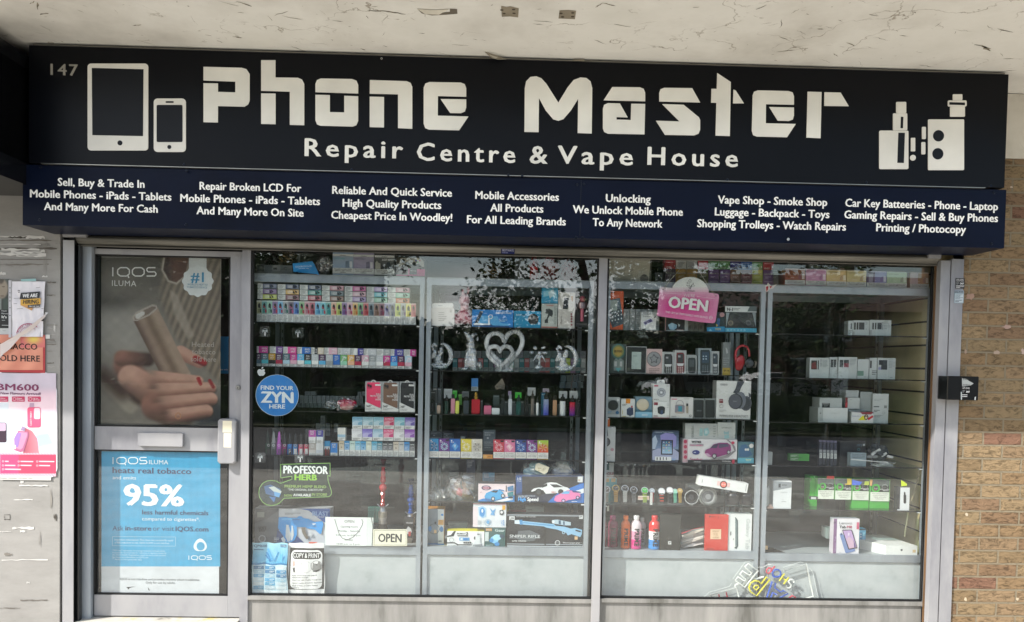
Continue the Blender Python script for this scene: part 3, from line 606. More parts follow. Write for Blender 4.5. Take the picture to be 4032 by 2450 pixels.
# door
DY=YF+.028
door=MB();dl,dr=jx+.003,dp0-.003
dz_t,dz_b=Z(650,985,DY),Z(650,2427,DY)
gl0,gl1=X(372,1500,DY),X(904,1500,DY)
zg_t,zm_t,zm_b,zg_b=Z(640,1006,DY),Z(640,1683,DY),Z(640,1774,DY),Z(640,2345,DY)
for a in ((dl,gl0,dz_b,dz_t),(gl1,dr,dz_b,dz_t),(gl0,gl1,zg_t,dz_t),(gl0,gl1,zm_b,zm_t),(gl0,gl1,dz_b,zg_b)):door.box(a[0],a[1]-.0006,DY,DY+.045,a[2],a[3],'ffffff')
door.box(gl0-.006,gl0,DY-.0015,DY+.045,zm_t,dz_t-.002,'ffffff');
dob=door.build('door','aluminium',sf);dob['label']='glazed aluminium shop door with posters'
mb=MB();mb.box(dl,dl+.0012,DY-.002,DY,dz_b,dz_t,'222222');mb.box(dr-.001,dr+.0025,DY-.001,DY+.002,dz_b,dz_t,'222222');mb.build('door_seal','rubber',dob)
for z0,z1,nm in ((zm_t,zg_t,'upper door pane'),(zg_b,zm_b,'lower door pane')):
    mb=MB();mb.box(gl0,gl1,DY+.012,DY+.017,z0,z1,'ffffff');mb.build('door_pane','window_glass',dob)['label']=nm
    mb=MB();
    for a in ((gl0,gl0+.009,z0,z1),(gl1-.009,gl1,z0,z1),(gl0,gl1,z1-.008,z1),(gl0,gl1,z0,z0+.008)):mb.box(a[0],a[1],DY+.004,DY+.03,a[2],a[3],'0c0c0d')
    mb.build('door_gasket','rubber',dob)
crop('L2');mb=MB();q0,q1=Q(1014,102,DY-.02),Q(1345,206,DY-.02);mb.box(q0.x,q1.x,DY-.02,DY,q1.z,q0.z,'ffffff',bev=.003);mb.build('letter_plate','aluminium',dob)
mb=MB();q0,q1=Q(1602,0,DY-.045),Q(1733,333,DY-.045);mb.box(q0.x,q1.x,DY-.045,DY,q1.z,q0.z,'ffffff',bev=.012);hd=mb.build('handle','aluminium',dob)
mb=MB();Y_=DY-.0458;crop('L2');mb.rect(1640,14,1708,100,Y_,'d9d2ba');mb.rect(1648,106,1704,210,Y_,'ded8c6');mb.build('worn_label','paper',hd)
crop('L1');q=Q(1752,1265,DY-.008);mb=MB();
for r_,y_,c_ in ((.0135,DY-.004,'8e8e8c'),(.0095,DY-.009,'b0afab')):
    n=20;ring=[(q.x+r_*math.cos(2*math.pi*k/n),y_,q.z+r_*math.sin(2*math.pi*k/n))for k in range(n)];back=[(a_,DY,c__)for a_,b_,c__ in ring];mb.face(ring,c_);mb.grid_faces(ring+back,[(k,(k+1)%n,n+(k+1)%n,n+k)for k in range(n)],c_)
mb.box(q.x-.0015,q.x+.0015,DY-.0095,DY-.009,q.z-.007,q.z+.002,'222222');mb.build('lock_cylinder','metal',dob)
mb=MB();mb.box(gx+.002,dp0-.002,YF-.06,YF+.1,.0,dz_b-.008,'ffffff');mb.build('threshold','worn_threshold',sf)
mb=MB();mb.box(gl0,gl1+.06,YF-.064,YF-.0605,.02,dz_b-.04,'8f8a6a');mb.build('threshold_nosing','matt',sf)
# stickers and shutter switch box at the right
crop('R1')
def stick(cr,x0,y0,x1,y1,Y,col,a,name,label,cat='sticker',th=.0012,**k):
    crop(cr);mb=MB();mb.rect(x0,y0,x1,y1,Y,col,thick=th);art(mb,a,x0,y0,x1,y1,Y);return tag(mb.build(name,k.get('mat','card')),label,cat)
stick('R1',394,892,446,953,-.0005,'14151a',[('t','LPS (UK)',.08,.9,.17,.1,'e6e6e6'),('t','SHUTTERS',.08,.9,.31,.09,'e6e6e6'),('l',.06,.38,.45,.62,3,'999999'),('t','24/7',.5,.92,.6,.17,'ffffff',.03),('r',.04,.7,.96,.74,'dddddd'),('l',.06,.78,.94,.96,2,'e6e6e6')],'sticker','small black shutter company sticker high on the right post')
stick('R1',386,964,441,1039,-.0005,'8fa0ab',[('r',.05,.04,.95,.2,'3b4c5a'),('t','Ltd Shutters',.1,.9,.16,.09,'c9d3da'),('r',.05,.27,.95,.95,'b7c3ca'),('l',.1,.3,.9,.68,5,'55636e'),('l',.1,.72,.9,.92,2,'2d3a44')],'sticker','small pale blue sticker below the black one on the right post')
crop('R2');q0,q1=Q(348,46,-.09),Q(526,190,-.09)
kb=thing('shutter_switch_box','black weathered metal shutter switch box with torn stickers on the right post','switch box',((q0.x+q1.x)/2,-.04,q1.z))
mb=MB();mb.box(q0.x,q1.x,-.09,-.003,q1.z,q0.z,'16181a',bev=.003);mb.build('casing','plastic',kb)
crop('N');crop('SRC');mb=MB();Y_=-.0912
crop('R2');mb.line([(430,50),(428,188)],3,Y_,'000000');mb.poly([(430,60),(455,62),(470,74),(500,90),(482,102),(455,106),(432,108)],Y_,'a9adab');mb.text('24/7',436,474,70,9,Y_-.0006,'1a1a1a');mb.text('447834',434,478,104,9,Y_-.0006,'1a1a1a');mb.build('sticker','card',kb);mb=MB();mb.text('LPS (UK)',434,476,122,9,Y_,'e0e0e0');mb.lines(434,128,450,146,3,Y_,'999999');mb.text('24/7',454,476,144,10,Y_,'ffffff',bold=.03);mb.lines(432,152,478,172,2,Y_,'dddddd');mb.poly([(424,140),(430,140),(431,186),(424,186)],Y_,'b9c0c0');mb.poly([(506,170),(513,168),(512,188),(504,188)],Y_,'c4c9c8');mb.build('sticker','card',kb)
crop('R2')
# ---------------------------------------------------------------- shop interior
xi0,xi1=-2.6,P(3690,1500,.19).x
sr=thing('shop_interior','dim shop room with dark walls, ceiling and floor behind the display cabinets','room',(0,2,0))
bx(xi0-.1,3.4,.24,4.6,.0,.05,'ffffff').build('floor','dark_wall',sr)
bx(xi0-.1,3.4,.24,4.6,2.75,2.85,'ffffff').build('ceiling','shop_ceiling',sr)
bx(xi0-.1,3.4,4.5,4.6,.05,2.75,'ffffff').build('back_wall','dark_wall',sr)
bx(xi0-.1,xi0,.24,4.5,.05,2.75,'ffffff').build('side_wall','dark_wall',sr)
sw=thing('slatwall','cream slatted wall panel inside the shop at the right of the window','wall panel',(xi1,.6,.05))
mb=MB();z=.05;mb.box(xi1+.012,xi1+.1,YG+.02,4.5,.05,2.75,'2c2618')
while z<2.7:mb.box(xi1,xi1+.012,YG+.02,1.35,z+.006,z+.136,'ead9aa');z+=.142
mb.build('slat_board','card',sw)
# back counter and shelving deep inside
ct=thing('counter','dark shop counter standing deep inside behind the right cabinets','counter',(1.2,2.4,.05))
mb=MB();mb.box(-.2,2.0,2.2,2.7,.05,1.02,'3a3d3f');mb.build('counter_body','matt',ct);bx(-.25,2.05,2.15,2.75,1.02,1.05,'8a8f90').build('counter_top','plastic',ct)
# ---------------------------------------------------------------- aluminium display cabinets
CAB=[]
def shelf_z(cr,y,x):crop(cr);return Q(x,y,YS).z
defs=[ # left, right outer px of the frame (crop, x) ; top rail ys ; shelf lines (crop, x, y) ; bottom rail
 ('far left display cabinet, full of vape packs',('SRC',968),('SRC',1663),[('A1',1000,872),('A1',1000,1357),('A2',1000,478),('A2',1000,962)],('A1',1000,352,430),('A3',1300,698,785)),
 ('second display cabinet, with crystal figurines',('SRC',1672),('SRC',2326),[('B1',1000,918),('B1',1000,1402),('B2',1000,516),('B2',1000,1000),('B3',1000,218)],('B1',1000,395,468),('B3',1000,712,798)),
 ('third display cabinet, with headphones and phones',('SRC',2374),('SRC',3000),[('C1',1000,958),('C1',1000,1430),('C2',1000,553),('C2',1000,1038),('C3',1000,258)],('C1',1000,432,506),('C3',1000,745,830)),
 ('far right display cabinet, mostly white boxes',('SRC',3009),('SRC',3661),[('D1',1000,1002),('D2',900,118),('D2',900,602),('D2',1000,1078),('D3',900,305)],('D1',1000,478,552),('D3',900,785,866))]
for ci,(lab,l,r,shs,tp,bt_)in enumerate(defs):
    crop('SRC');x0=P(l[1],1700,YC).x;x1=P(r[1],1700,YC).x
    crop(tp[0]);zt,zt2=Q(tp[1],tp[2],YC).z,Q(tp[1],tp[3],YC).z;crop(bt_[0]);zb,zb3=Q(bt_[1],bt_[2],YC).z,Q(bt_[1],bt_[3],YC).z
    yb=.70;w=.026
    cb=thing('display_cabinet','aluminium framed glass '+lab,'cabinet',((x0+x1)/2,YC,.05),'glass display cabinets behind the shop windows')
    mb=MB()
    for a,b in ((x0,x0+w),(x1-w,x1)):mb.box(a,b,YC,YC+.025,.05,zt,'ffffff');mb.box(a,b,yb-.025,yb,.05,zt,'ffffff')
    mb.box(x0+w,x1-w,YC-.001,YC+.024,zt2,zt-.0005,'ffffff');mb.box(x0+w,x1-w,YC-.001,YC+.024,zb3,zb,'ffffff')
    mb.box(x0+w,x1-w,yb-.024,yb,zt2,zt-.0005,'ffffff');mb.box(x0+w,x1-w,yb-.024,yb,zb3,zb,'ffffff')
    for a in (x0,x1-w):mb.box(a,a+w,YC+.026,yb-.026,zt2,zt-.001,'ffffff');mb.box(a,a+w,YC+.026,yb-.026,zb3,zb-.001,'ffffff')
    mb.build('frame','aluminium_blue',cb)
    mb=MB();mb.box(x0+w,x1-w,YC+.01,YC+.02,.05,zb3-.003,'ffffff');mb.build('base_panel','panel_grey',cb)
    mb=MB();mb.box(x0+w,x1-w,YC+.006,YC+.012,zb3-.003,zb3,'1c1e20');mb.build('shadow_joint','rubber',cb)
    mb=MB();mb.box(x0+w,x1-w,YC+.025,yb-.026,zb-.012,zb-.002,'9aa1a3');mb.build('floor_board','card',cb)
    mb=MB();mb.box(x0+.002,x1-.002,YC+.0,yb,zt+.0002,zt+.006,'8f9698');mb.build('top_board','card',cb)
    mb=MB();mb.box(x0+w,x1-w,yb-.014,yb-.009,zb,zt2,'ffffff');mb.build('back_pane','shelf_glass',cb)
    zs=[]
    for s_ in shs:
        z=shelf_z(s_[0],s_[2],s_[1]);zs.append(z+.003)
        mb=MB();mb.box(x0+.02,x1-.02,YS,yb-.06,z-.003,z+.003,'ffffff');mb.box(x0+.02,x1-.02,YS-.0015,YS-.0005,z-.0035,z+.003,'0c1412',1);mb.build('shelf',['shelf_glass','rubber'],cb)
        mb=MB();mb.box(x1-.043,x1-.025,YS-.004,YS+.01,z-.010,z-.004,'e4e6e4');mb.build('shelf_clip','plastic',cb);mb=MB();mb.box(x0+.025,x0+.035,YS-.004,YS+.01,z-.010,z-.004,'e4e6e4');mb.build('shelf_clip','plastic',cb)
    for a in (x0+.045,x1-.065):mb=MB();mb.box(a,a+.018,yb-.055,yb-.045,zb,zt2,'868c8e');[mb.box(a+.006,a+.012,yb-.056,yb-.055,zb+.03+k*.05,zb+.05+k*.05,'222426')for k in range(int((zt2-zb-.06)/.05))];mb.build('upright','metal',cb)
    CAB.append(dict(x0=x0,x1=x1,z=zs,zb=zb-.002,zt=zt+.006,zt2=zt2))
CABL=['far left cabinet','second cabinet','third cabinet','far right cabinet']
SHN=['top shelf','second shelf','third shelf','fourth shelf','fifth shelf']
# dark posters and banner deep inside
crop('A2');mb=MB();Y_=1.3;mb.rect(830,950,1480,1560,Y_,'1b2022',thick=.01)
for st,x0,x1,yb_,c in (('MOBILE',1105,1465,1040,100),('PHONE',1110,1420,1140,100),('REPAIRS',1115,1465,1250,90),('BUY AND SELL',960,1290,1390,34),('MOBILE PHONE',850,1180,1432,34),('SOFTWARE',850,1150,1478,34)):mb.text(st,x0,x1,yb_,c,Y_-.001,'4b5254',bold=.03)
mb.lines(840,975,1060,1110,4,Y_-.001,'3d4446');tag(mb.build('repair_banner','card'),'dark grey mobile phone repairs banner hanging deep inside behind the left cabinet','banner')
# ---------------------------------------------------------------- what stands across the road, seen in the glass
def tree(x,y,h,cr,seed,lab,n=5200,lo=.34):
    random.seed(seed);t=thing('broadleaf_tree',lab,'tree',(x,y,-.06),'trees across the road')
    mb=MB();pts=[(x,y,-.06)];k=7
    for i in range(1,k):pts.append((x+random.uniform(-.12,.12)*i*.6,y+random.uniform(-.1,.1)*i*.6,h*.7*i/(k-1)))
    mb.tube(pts,[.22*(1-.11*i)for i in range(k)],'ffffff',9);tips=[]
    for i in range(16):
        b=Vector(pts[random.randint(2,k-1)]);a=random.uniform(0,6.28);L_=cr*random.uniform(.5,1);up=random.uniform(.1,.9)
        m_=b+Vector((math.cos(a)*L_*.5,math.sin(a)*L_*.5,L_*up*.35));e_=b+Vector((math.cos(a)*L_,math.sin(a)*L_,L_*up));mb.tube([b,m_,e_],[.08,.05,.015],'ffffff',5);tips+=[m_,e_]
    mb.build('trunk','bark',t)
    cl=[]
    for i in range(64):
        q=random.choice(tips);cl.append((q+Vector((random.gauss(0,.5),random.gauss(0,.5),random.gauss(.1,.5))),random.uniform(.28,.7)))
    vs_,fs=[],[]
    for i in range(n):
        c,r_=random.choice(cl);q=c+Vector((random.gauss(0,r_*.6),random.gauss(0,r_*.6),random.gauss(0,r_*.5)))
        if q.z<h*lo*.6:continue
        s_=random.uniform(.05,.12);a=Vector((random.uniform(-1,1),random.uniform(-1,1),random.uniform(-.6,.6))).normalized()*s_;b=a.cross(Vector((random.uniform(-1,1),random.uniform(-1,1),random.uniform(-1,1)))).normalized()*s_*.5
        k_=len(vs_);vs_+=[q-a,q+b,q+a,q-b];fs.append((k_,k_+1,k_+2,k_+3))
    m_=MB();m_.grid_faces(vs_,fs,'ffffff');m_.build('crown','leaf_dark',t)
tree(2.3,-15.5,7.6,2.7,21,'tall broadleaf tree across the road, mirrored at the top of the left window')
tree(-4.9,-16.5,6.6,2.7,31,'low spreading tree across the road, mirrored low in the left window')
tree(9.6,-19.5,4.6,2.0,32,'tree across the road, mirrored at the right end of the right window',4200)
tree(.4,-24,4.2,2.2,33,'dense tree behind the front trees, mirrored at the window mullion',4200)
tree(5.6,-18,7.0,2.9,22,'rounder tree across the road, mirrored in the right window')
tree(-8.6,-20,7.5,2.8,24,'tree across the road beyond the left edge, mirrored in the door')
tree(6.6,-23.0,5.2,2.0,25,'small tree at the kerb of the car park',2600)
def belt(x0,x1,y,h,n,nm,lab,seed):
    random.seed(seed);mb=MB();k=int((x1-x0)/.7);vs_=[]
    for i in range(k+1):
        x=x0+(x1-x0)*i/k;hh=h*(.82+.22*noise.noise(Vector((x*.35,seed,0)))+.12*noise.noise(Vector((x*1.3,seed,5))));yy=y+.8*noise.noise(Vector((x*.5,3,seed)));vs_+=[(x,yy+.3,-.06),(x,yy+.5,hh*.5),(x,yy,hh*.93),(x,yy-1.4,hh*.9),(x,yy-1.8,-.06)]
    mb.grid_faces(vs_,[(i*5+j,i*5+j+1,(i+1)*5+j+1,(i+1)*5+j)for i in range(k)for j in range(4)],'ffffff');vv,ff=[],[]
    for i in range(n):
        x=random.uniform(x0,x1);hh=h*(.82+.22*noise.noise(Vector((x*.35,seed,0)))+.12*noise.noise(Vector((x*1.3,seed,5))));z=hh*random.uniform(.05,1.0)**.7;q=Vector((x,y+.5+random.gauss(0,.35)+.8*noise.noise(Vector((x*.5,3,seed))),z+random.uniform(-.1,.3)))
        s_=random.uniform(.1,.26);a=Vector((random.uniform(-1,1),random.uniform(-1,1),random.uniform(-1,1))).normalized()*s_;b=a.cross(Vector((random.uniform(-1,1),random.uniform(-1,1),random.uniform(-1,1)))).normalized()*s_*.6;k_=len(vv);vv+=[q-a,q+b,q+a,q-b];ff.append((k_,k_+1,k_+2,k_+3))
    mb.grid_faces(vv,ff,'ffffff');o=tag(mb.build(nm,'leaf_dark'),lab,'woodland');o['kind']='stuff'
belt(-62,-5.5,-31,8.6,9000,'woodland','tall dark woodland beyond the grass, mirrored in the door and the left window',51)
belt(-6.2,13,-31,3.9,6000,'woodland','low dark tree belt beyond the grass, mirrored in the middle of the shop windows',52)
def house(x,y,w,seed):
    h=thing('terraced_house',('brick terraced house across the car park, '+seed+' of the row'),'house',(x+w/2,y,-.05),'terraced houses across the car park')
    mb=MB();mb.box(x,x+w-.02,y-7,y,-.05,5.0,'ffffff');mb.build('wall','house_brick',h)
    mb=MB();mb.face([(x,y+.35,4.95),(x+w-.02,y+.35,4.95),(x+w-.02,y-3.5,7.4),(x,y-3.5,7.4)],'ffffff');mb.face([(x,y-3.5,7.4),(x+w-.02,y-3.5,7.4),(x+w-.02,y-7.3,4.95),(x,y-7.3,4.95)],'ffffff');mb.face([(x,y+.35,4.95),(x,y-3.5,7.4),(x,y-7.3,4.95)],'ffffff');mb.face([(x+w-.02,y+.35,4.95),(x+w-.02,y-3.5,7.4),(x+w-.02,y-7.3,4.95)],'ffffff')
    ro=mb.build('roof','roof_tile',h);mb=MB();mb.box(x+.3,x+.9,y-3.8,y-3.2,7.2,8.3,'ffffff');mb.build('chimney','house_brick',ro)
    for wx,wz,ww_,wh in ((.7,.9,1.5,1.3),(.7,3.2,1.3,1.1),(3.4,3.2,1.1,1.1)):
        mb=MB();mb.box(x+wx,x+wx+ww_,y-.02,y+.04,wz,wz+wh,'a8a8a2');wn_=mb.build('window','plastic',h);mb=MB();mb.box(x+wx+.08,x+wx+ww_/2-.03,y+.041,y+.05,wz+.08,wz+wh-.08,'20262b');mb.box(x+wx+ww_/2+.03,x+wx+ww_-.08,y+.041,y+.05,wz+.08,wz+wh-.08,'20262b');mb.build('pane','plastic',wn_)
    mb=MB();mb.box(x+3.4,x+4.35,y-.02,y+.05,-.05,2.05,'d8d8d2');mb.build('door','plastic',h)
for i in range(8):house(11+i*5.2,-38,5.2,ORD[i]if i<7 else 'rightmost')
hd=MB();random.seed(4);vs_,fs=[],[]
for i in range(9000):
    q=Vector((random.uniform(-14,16),random.uniform(-15.6,-14.9),random.uniform(-.06,1.0)));s_=random.uniform(.04,.09);a=Vector((random.uniform(-1,1),random.uniform(-1,1),random.uniform(-1,1))).normalized()*s_;b=a.cross(Vector((random.uniform(-1,1),random.uniform(-1,1),random.uniform(-1,1)))).normalized()*s_*.6;k_=len(vs_);vs_+=[q-a,q+b,q+a,q-b];fs.append((k_,k_+1,k_+2,k_+3))
hd.grid_faces(vs_,fs,'ffffff');hd.box(-14,16,-15.5,-15.0,-.06,.85,'ffffff');tag(hd.build('hedge','leaf_dark'),'long clipped hedge across the road, mirrored low in the windows','hedge')
def car(x,y,col,lab,rz=0):
    c=thing('parked_car',lab,'car',(x,y,-.05),'cars parked across the road');L_=4.2
    prof=[(-2.1,.35),(-2.12,.75),(-1.95,.95),(-1.35,1.02),(-.75,1.42),(.95,1.46),(1.6,1.05),(2.05,.95),(2.1,.4),(1.75,.25),(-1.8,.25)]
    mb=MB();mb.prism([(x+a,b-.05)for a,b in prof],y-.85,y+.85,col);mb.build('body','plastic',c)
    mb=MB();mb.prism([(x-.7,1.0),(-.62+x,1.34),(x+.1,1.37),(x+.1,1.0)],y+.851,y+.86,'14181b');mb.prism([(x+.16,1.0),(.16+x,1.37),(x+.85,1.36),(x+1.3,1.0)],y+.851,y+.86,'14181b');mb.build('side_window','plastic',c)
    for wx in (-1.3,1.3):
        w_=[(x+wx+.32*math.cos(t*math.pi/10),.27+.32*math.sin(t*math.pi/10))for t in range(20)];r_=[(x+wx+.19*math.cos(t*math.pi/10),.27+.19*math.sin(t*math.pi/10))for t in range(20)]
        mb=MB();mb.prism(w_,y+.7,y+.88,'141414');wh=mb.build('wheel','matt',c);mb=MB();mb.prism(r_,y+.881,y+.89,'a5a8aa');mb.build('rim','metal',wh)
car(8.2,-25.0,'c8cccf','silver hatchback parked in the car park across the road');car(11.6,-26.2,'e4e4e2','white car parked beside the silver hatchback across the road');car(-3.8,-25.5,'3a2326','dark red car parked across the road, mirrored low in the left window')
# ================================================================ goods: far left cabinet
YD=YPR
def zsh(ci,si):return CAB[ci]['zb']if si<0 else CAB[ci]['z'][si]
NAMEC={'navy':'27406e','blue':'2f6fc0','pink':'d9509a','pale pink':'e0b3c3','rose':'c98a98','purple':'7a4f97','lilac':'b49ad0','teal':'2f9a94','mint':'93cfb4','green':'6fae6c','lime':'c6d24a','yellow':'e6d94f','amber':'dfb25a','orange':'e07a3a','red':'c9353f','maroon':'7a3048','crimson':'b0284a','sky blue':'5fb4e0','cyan':'5cc0cf','grey':'9aa0a2','white':'e6e8e6','black':'23252a','silver':'bfc4c8','violet':'3f3a96','magenta':'c63a92','plum':'4d2b50','slate':'54707c','cream':'d9cdb8','pale blue':'b4d3e4','peach':'e6b291','gold':'c99b35','brown':'8a5f4a','charcoal':'3a3f45','khaki':'9a9a6a'}
# 21 horizontal packs, three rows of seven
colsx=[(150,200,210,360),(370,447,458,602),(612,690,705,848),(855,930,932,1090),(1100,1178,1190,1333),(1340,1415,1425,1568),(1575,1650,1660,1810)]
cc=[['navy','navy','navy','rose','magenta','lilac','rose'],['purple','amber','teal','slate','pale pink','cyan','mint'],['lime','maroon','crimson','brown','lilac','mint','orange']]
ysL=[(435,489),(493,547),(551,606)];RW=['top','middle','lower']
crop('A1')
for i,(a,b,c,d)in enumerate(colsx):
    for j in range(3):
        col=NAMEC[cc[j][i]];off=43*(a-150)/1425;y0,y1=ysL[j][0]+off,ysL[j][1]+off-1
        w=d-a;f=(b-a)/w
        carton(a+1,y0,d,y1,YD+.004,.075,col,[('r',0,0,f,1,'dfe2df'),('l',.03,.1,f-.05,.92,5,'6a6e70'),('r',f,0,f+.04,1,'c9cccb'),('r',f+.08,.1,.97,.9,mixc(col,'ffffff',.25)),('p',[(f+.16,.25),(f+.36,.2),(f+.36,.8),(f+.16,.85)],mixc(col,'ffffff',.45)),('p',[(f+.38,.18),(f+.5,.2),(f+.6,.55),(f+.5,.85),(f+.38,.85)],'22232a'),('p',[(f+.40,.2),(f+.44,.2),(f+.54,.8),(f+.5,.8)],col)],
            'vape_pack',f'flat {cc[j][i]} vape pack with white label, {ORD[i]} in the {RW[j]} flat row','vape pack','flat vape packs stacked in three rows',side='cfd2cf')
# upright row of 30
cols30=['khaki','teal','mint','purple','sky blue','grey','plum','blue','green','rose','crimson','sky blue','cyan','teal','peach','lime','purple','pale pink','amber','green','red','slate','brown','maroon','violet','navy','lime','grey','yellow','red']
cut2=['22232a','b03048','1e4a40','c03050','b33048','1f6a60','b05080','1f3f80','a83048','b03048','5a2030','2f6fa0','c04050','1f8a90','b03040','2a3a30','802a70','b02a50','c06a20','6a3070','a02030','39495a','6a4a30','8a2a50','3a3a70','1f2f60','3f6a40','5a3a70','2a4a40','a02040']
n0=150.
for i,cn in enumerate(cols30):
    a=137+i*58.3;off=35*(a-137)/1750;w=56.5 if i<29 else 50
    if i==0:a0=140
    col=NAMEC[cn]
    carton(max(a,141),618+off,a+w,854+off,YD,.03,'e4e6e4',[('r',0,0,1,.615,mixc(col,'ffffff',.18)),('r',0,0,1,.06,mixc(col,'ffffff',.5)),('p',[(.28,.34),(.28,.18),(.5,.1),(.74,.18),(.74,.34)],'1f2028'),('p',[(.2,.26),(.3,.22),(.8,.34),(.78,.4)],cut2[i]),('p',[(.24,.38),(.76,.36),(.76,.56),(.24,.57)],mixc(col,'445566',.35)),('p',[(.6,.42),(.92,.4),(.96,.55),(.7,.58)],cut2[i]),('r',.04,.63,.96,.635,'777777'),('l',.12,.66,.9,.96,5,'7b7f80')],
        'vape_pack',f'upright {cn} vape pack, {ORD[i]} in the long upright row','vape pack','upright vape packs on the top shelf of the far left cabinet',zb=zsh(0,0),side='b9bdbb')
# second shelf: 22 packs in front, packs lying on top
row=[('plum','slate'),('slate','cyan'),('gold','black'),('plum','crimson'),('slate','pale blue'),('magenta','pale pink'),('sky blue','white'),('black','cyan'),('silver','white'),('plum','sky blue'),('silver','grey'),('blue','blue'),('green','mint'),('amber','peach'),('plum','crimson'),('pale pink','white'),('grey','silver'),('silver','white'),('magenta','crimson'),('blue','sky blue'),('plum','crimson'),('pale blue','pale pink')]
for i,(c1,c2)in enumerate(row):
    a=140 if i==0 else 192+(i-1)*78.3;b=187 if i==0 else a+74;off=32*(a-137)/1690
    A,B=NAMEC[c1],NAMEC[c2]
    carton(a,1196+off,b,1333+off,YD,.05,'e6e8e5',[('r',0,0,1,.5,A),('r',0,.5,1,.8,B),('t','POD',.25,.75,.22,.12,'e8e8e8',.03),('t','SALT',.22,.78,.38,.1,'e8e8e8',.03),('l',.2,.42,.8,.48,1,'dddddd')]+([('p',[(.1,.55),(.5,.12),(.9,.2),(.9,.3),(.5,.25),(.2,.6)],mixc(B,'ffffff',.5))]if i in (12,13,15,18,21)else [])+[('r',.0,.8,1,.815,'555555'),('l',.08,.84,.92,.97,2,'777777')],
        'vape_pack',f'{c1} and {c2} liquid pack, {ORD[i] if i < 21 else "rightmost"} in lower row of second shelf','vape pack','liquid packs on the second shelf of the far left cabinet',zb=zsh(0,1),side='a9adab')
row2=[(140,163,262,'magenta'),(282,350,424,'purple'),(430,478,574,'pink'),(583,634,730,'blue'),(733,772,803,'black'),(806,808,873,'cream'),(878,926,1020,'pale pink'),(1024,1064,1165,'silver'),(1168,1205,1240,'white'),(1243,1244,1306,'violet'),(1308,1352,1447,'silver'),(1450,1522,1597,'grey'),(1600,1642,1742,'violet'),(1745,1815,1878,'magenta')]
for i,(a,b,c,cn)in enumerate(row2):
    off=38*(a-137)/1690;f=(b-a)/(c-a);col=NAMEC[cn]
    carton(a,1119+off,c,1192+off,YD+.003,.05,'e2e4e1',[('r',f,0,1,1,col),('l',.03,.08,max(f-.03,.1),.92,5,'6f7375')]*(f>.05)+[('r',.02,.02,.98,.98,col)]*(f<=.05)+[('t','POD',f+(1-f)*.35,1-(1-f)*.12,.45,.25,'efefef',.03),('t','SALT',f+(1-f)*.35,1-(1-f)*.12,.8,.25,'efefef',.03)],
        'vape_pack',f'small {cn} pack {ORD[i]} in upper row of second shelf','vape pack','packs lying on the row of liquid packs',side='a9adab')
# on top of the cabinet
zt=CAB[0]['zt']
carton(142,232,532,305,YD,.08,'5b6061',[('r',.01,.05,.2,.95,'23282d'),('r',.22,.05,.42,.95,'4c5358'),('r',.44,.05,.66,.95,'6d7171'),('r',.46,.4,.56,.7,'1d2023'),('t','-C',.7,.84,.75,.4,'22262a',.03)],'product_box','low grey box with small dark pictures on top of the far left cabinet','box',zb=zt)
carton(590,112,905,318,YD+.06,.1,'1b1e20',[('r',.0,.0,.08,1,'7d8284'),('p',[(.2,.1),(.85,.08),(.8,.7),(.25,.75)],'0e1012')],'product_box','black box in grey polythene on top of the far left cabinet','box',zb=zt,side='2a2d2f')
for i,(a,b,cn,st)in enumerate(((970,1195,'8fa3bd','LOST MARY'),(1197,1420,'9b92ae','LOST MARY'),(1426,1643,'2a2c30','LOST MARY'))):
    off=7*i;nm=('pale blue','dull mauve','black')[i]
    A_=[('g',0,0,1,.68,mixc(cn,'ffffff',.12),cn),('r',0,.68,1,1,'e3e3e0'),('t',st,.06 if i<2 else .4,.6 if i<2 else .95,.18,.1,'6fb0b8' if i==0 else '8a86a0' if i==1 else 'e6e6e6',.03),('p',[(.62,.3),(.78,.26),(.8,.66),(.62,.66)],mixc(cn,'1b2b45',.5)),('p',[(.82,.3),(.94,.3),(.95,.66),(.82,.66)],mixc(cn,'ffffff',.5)),('t','This product contains nicotine',.06,.94,.77,.07,'333333',.02),('t','which is a highly addictive',.1,.9,.86,.07,'333333',.02),('t','substance.',.35,.65,.95,.07,'333333',.02)]
    if i==2:A_[4]=('p',[(.04,.3),(.12,.18),(.2,.3),(.3,.34),(.3,.66),(.04,.66)],'a9a79c')
    carton(a,137+off,b,326+off,YD,.12,cn,A_,'vape_carton',nm+' vape carton with nicotine warning on top of far left cabinet','vape carton','vape cartons on top of the far left cabinet',zb=zt)
    carton(a,60+off,b,136+off,YD,.12,cn,[('r',0,.7,1,1,'dddddb'),('t','substance.',.35,.65,.96,.16,'333333',.02)],'vape_carton',nm+' carton mostly hidden by the shutter bar, on the '+nm+' vape carton','vape carton','vape cartons on top of the far left cabinet')
carton(1664,148,1976,352,YD,.08,'4a4642',[('r',0,.62,1,1,'c93a80'),('r',.0,.55,.42,.93,'7a7478'),('r',.05,.62,.35,.74,'2a2a30'),('r',.46,.62,.72,.92,'23222a'),('t','Wireless',.5,.7,.75,.07,'dddddd'),('p',[(.16,.05),(.84,.02),(.95,.2),(.98,.5),(.9,.52),(.8,.35),(.6,.38),(.4,.38),(.24,.35),(.16,.52),(.08,.5),(.1,.2)],'a9a59b'),('e',.24,.2,.07,.11,'2b2b2b'),('e',.38,.36,.07,.11,'2b2b2b'),('e',.62,.36,.07,.11,'2b2b2b'),('e',.75,.1,.025,.04,'c8a63a'),('e',.82,.18,.025,.04,'b83a3a'),('e',.69,.18,.025,.04,'3a5ab8'),('e',.75,.27,.025,.04,'4a9a4a')],
    'gamepad_box','box picturing a white game controller over a pink band above the far left cabinet','box',zb=zt)
mb=MB()
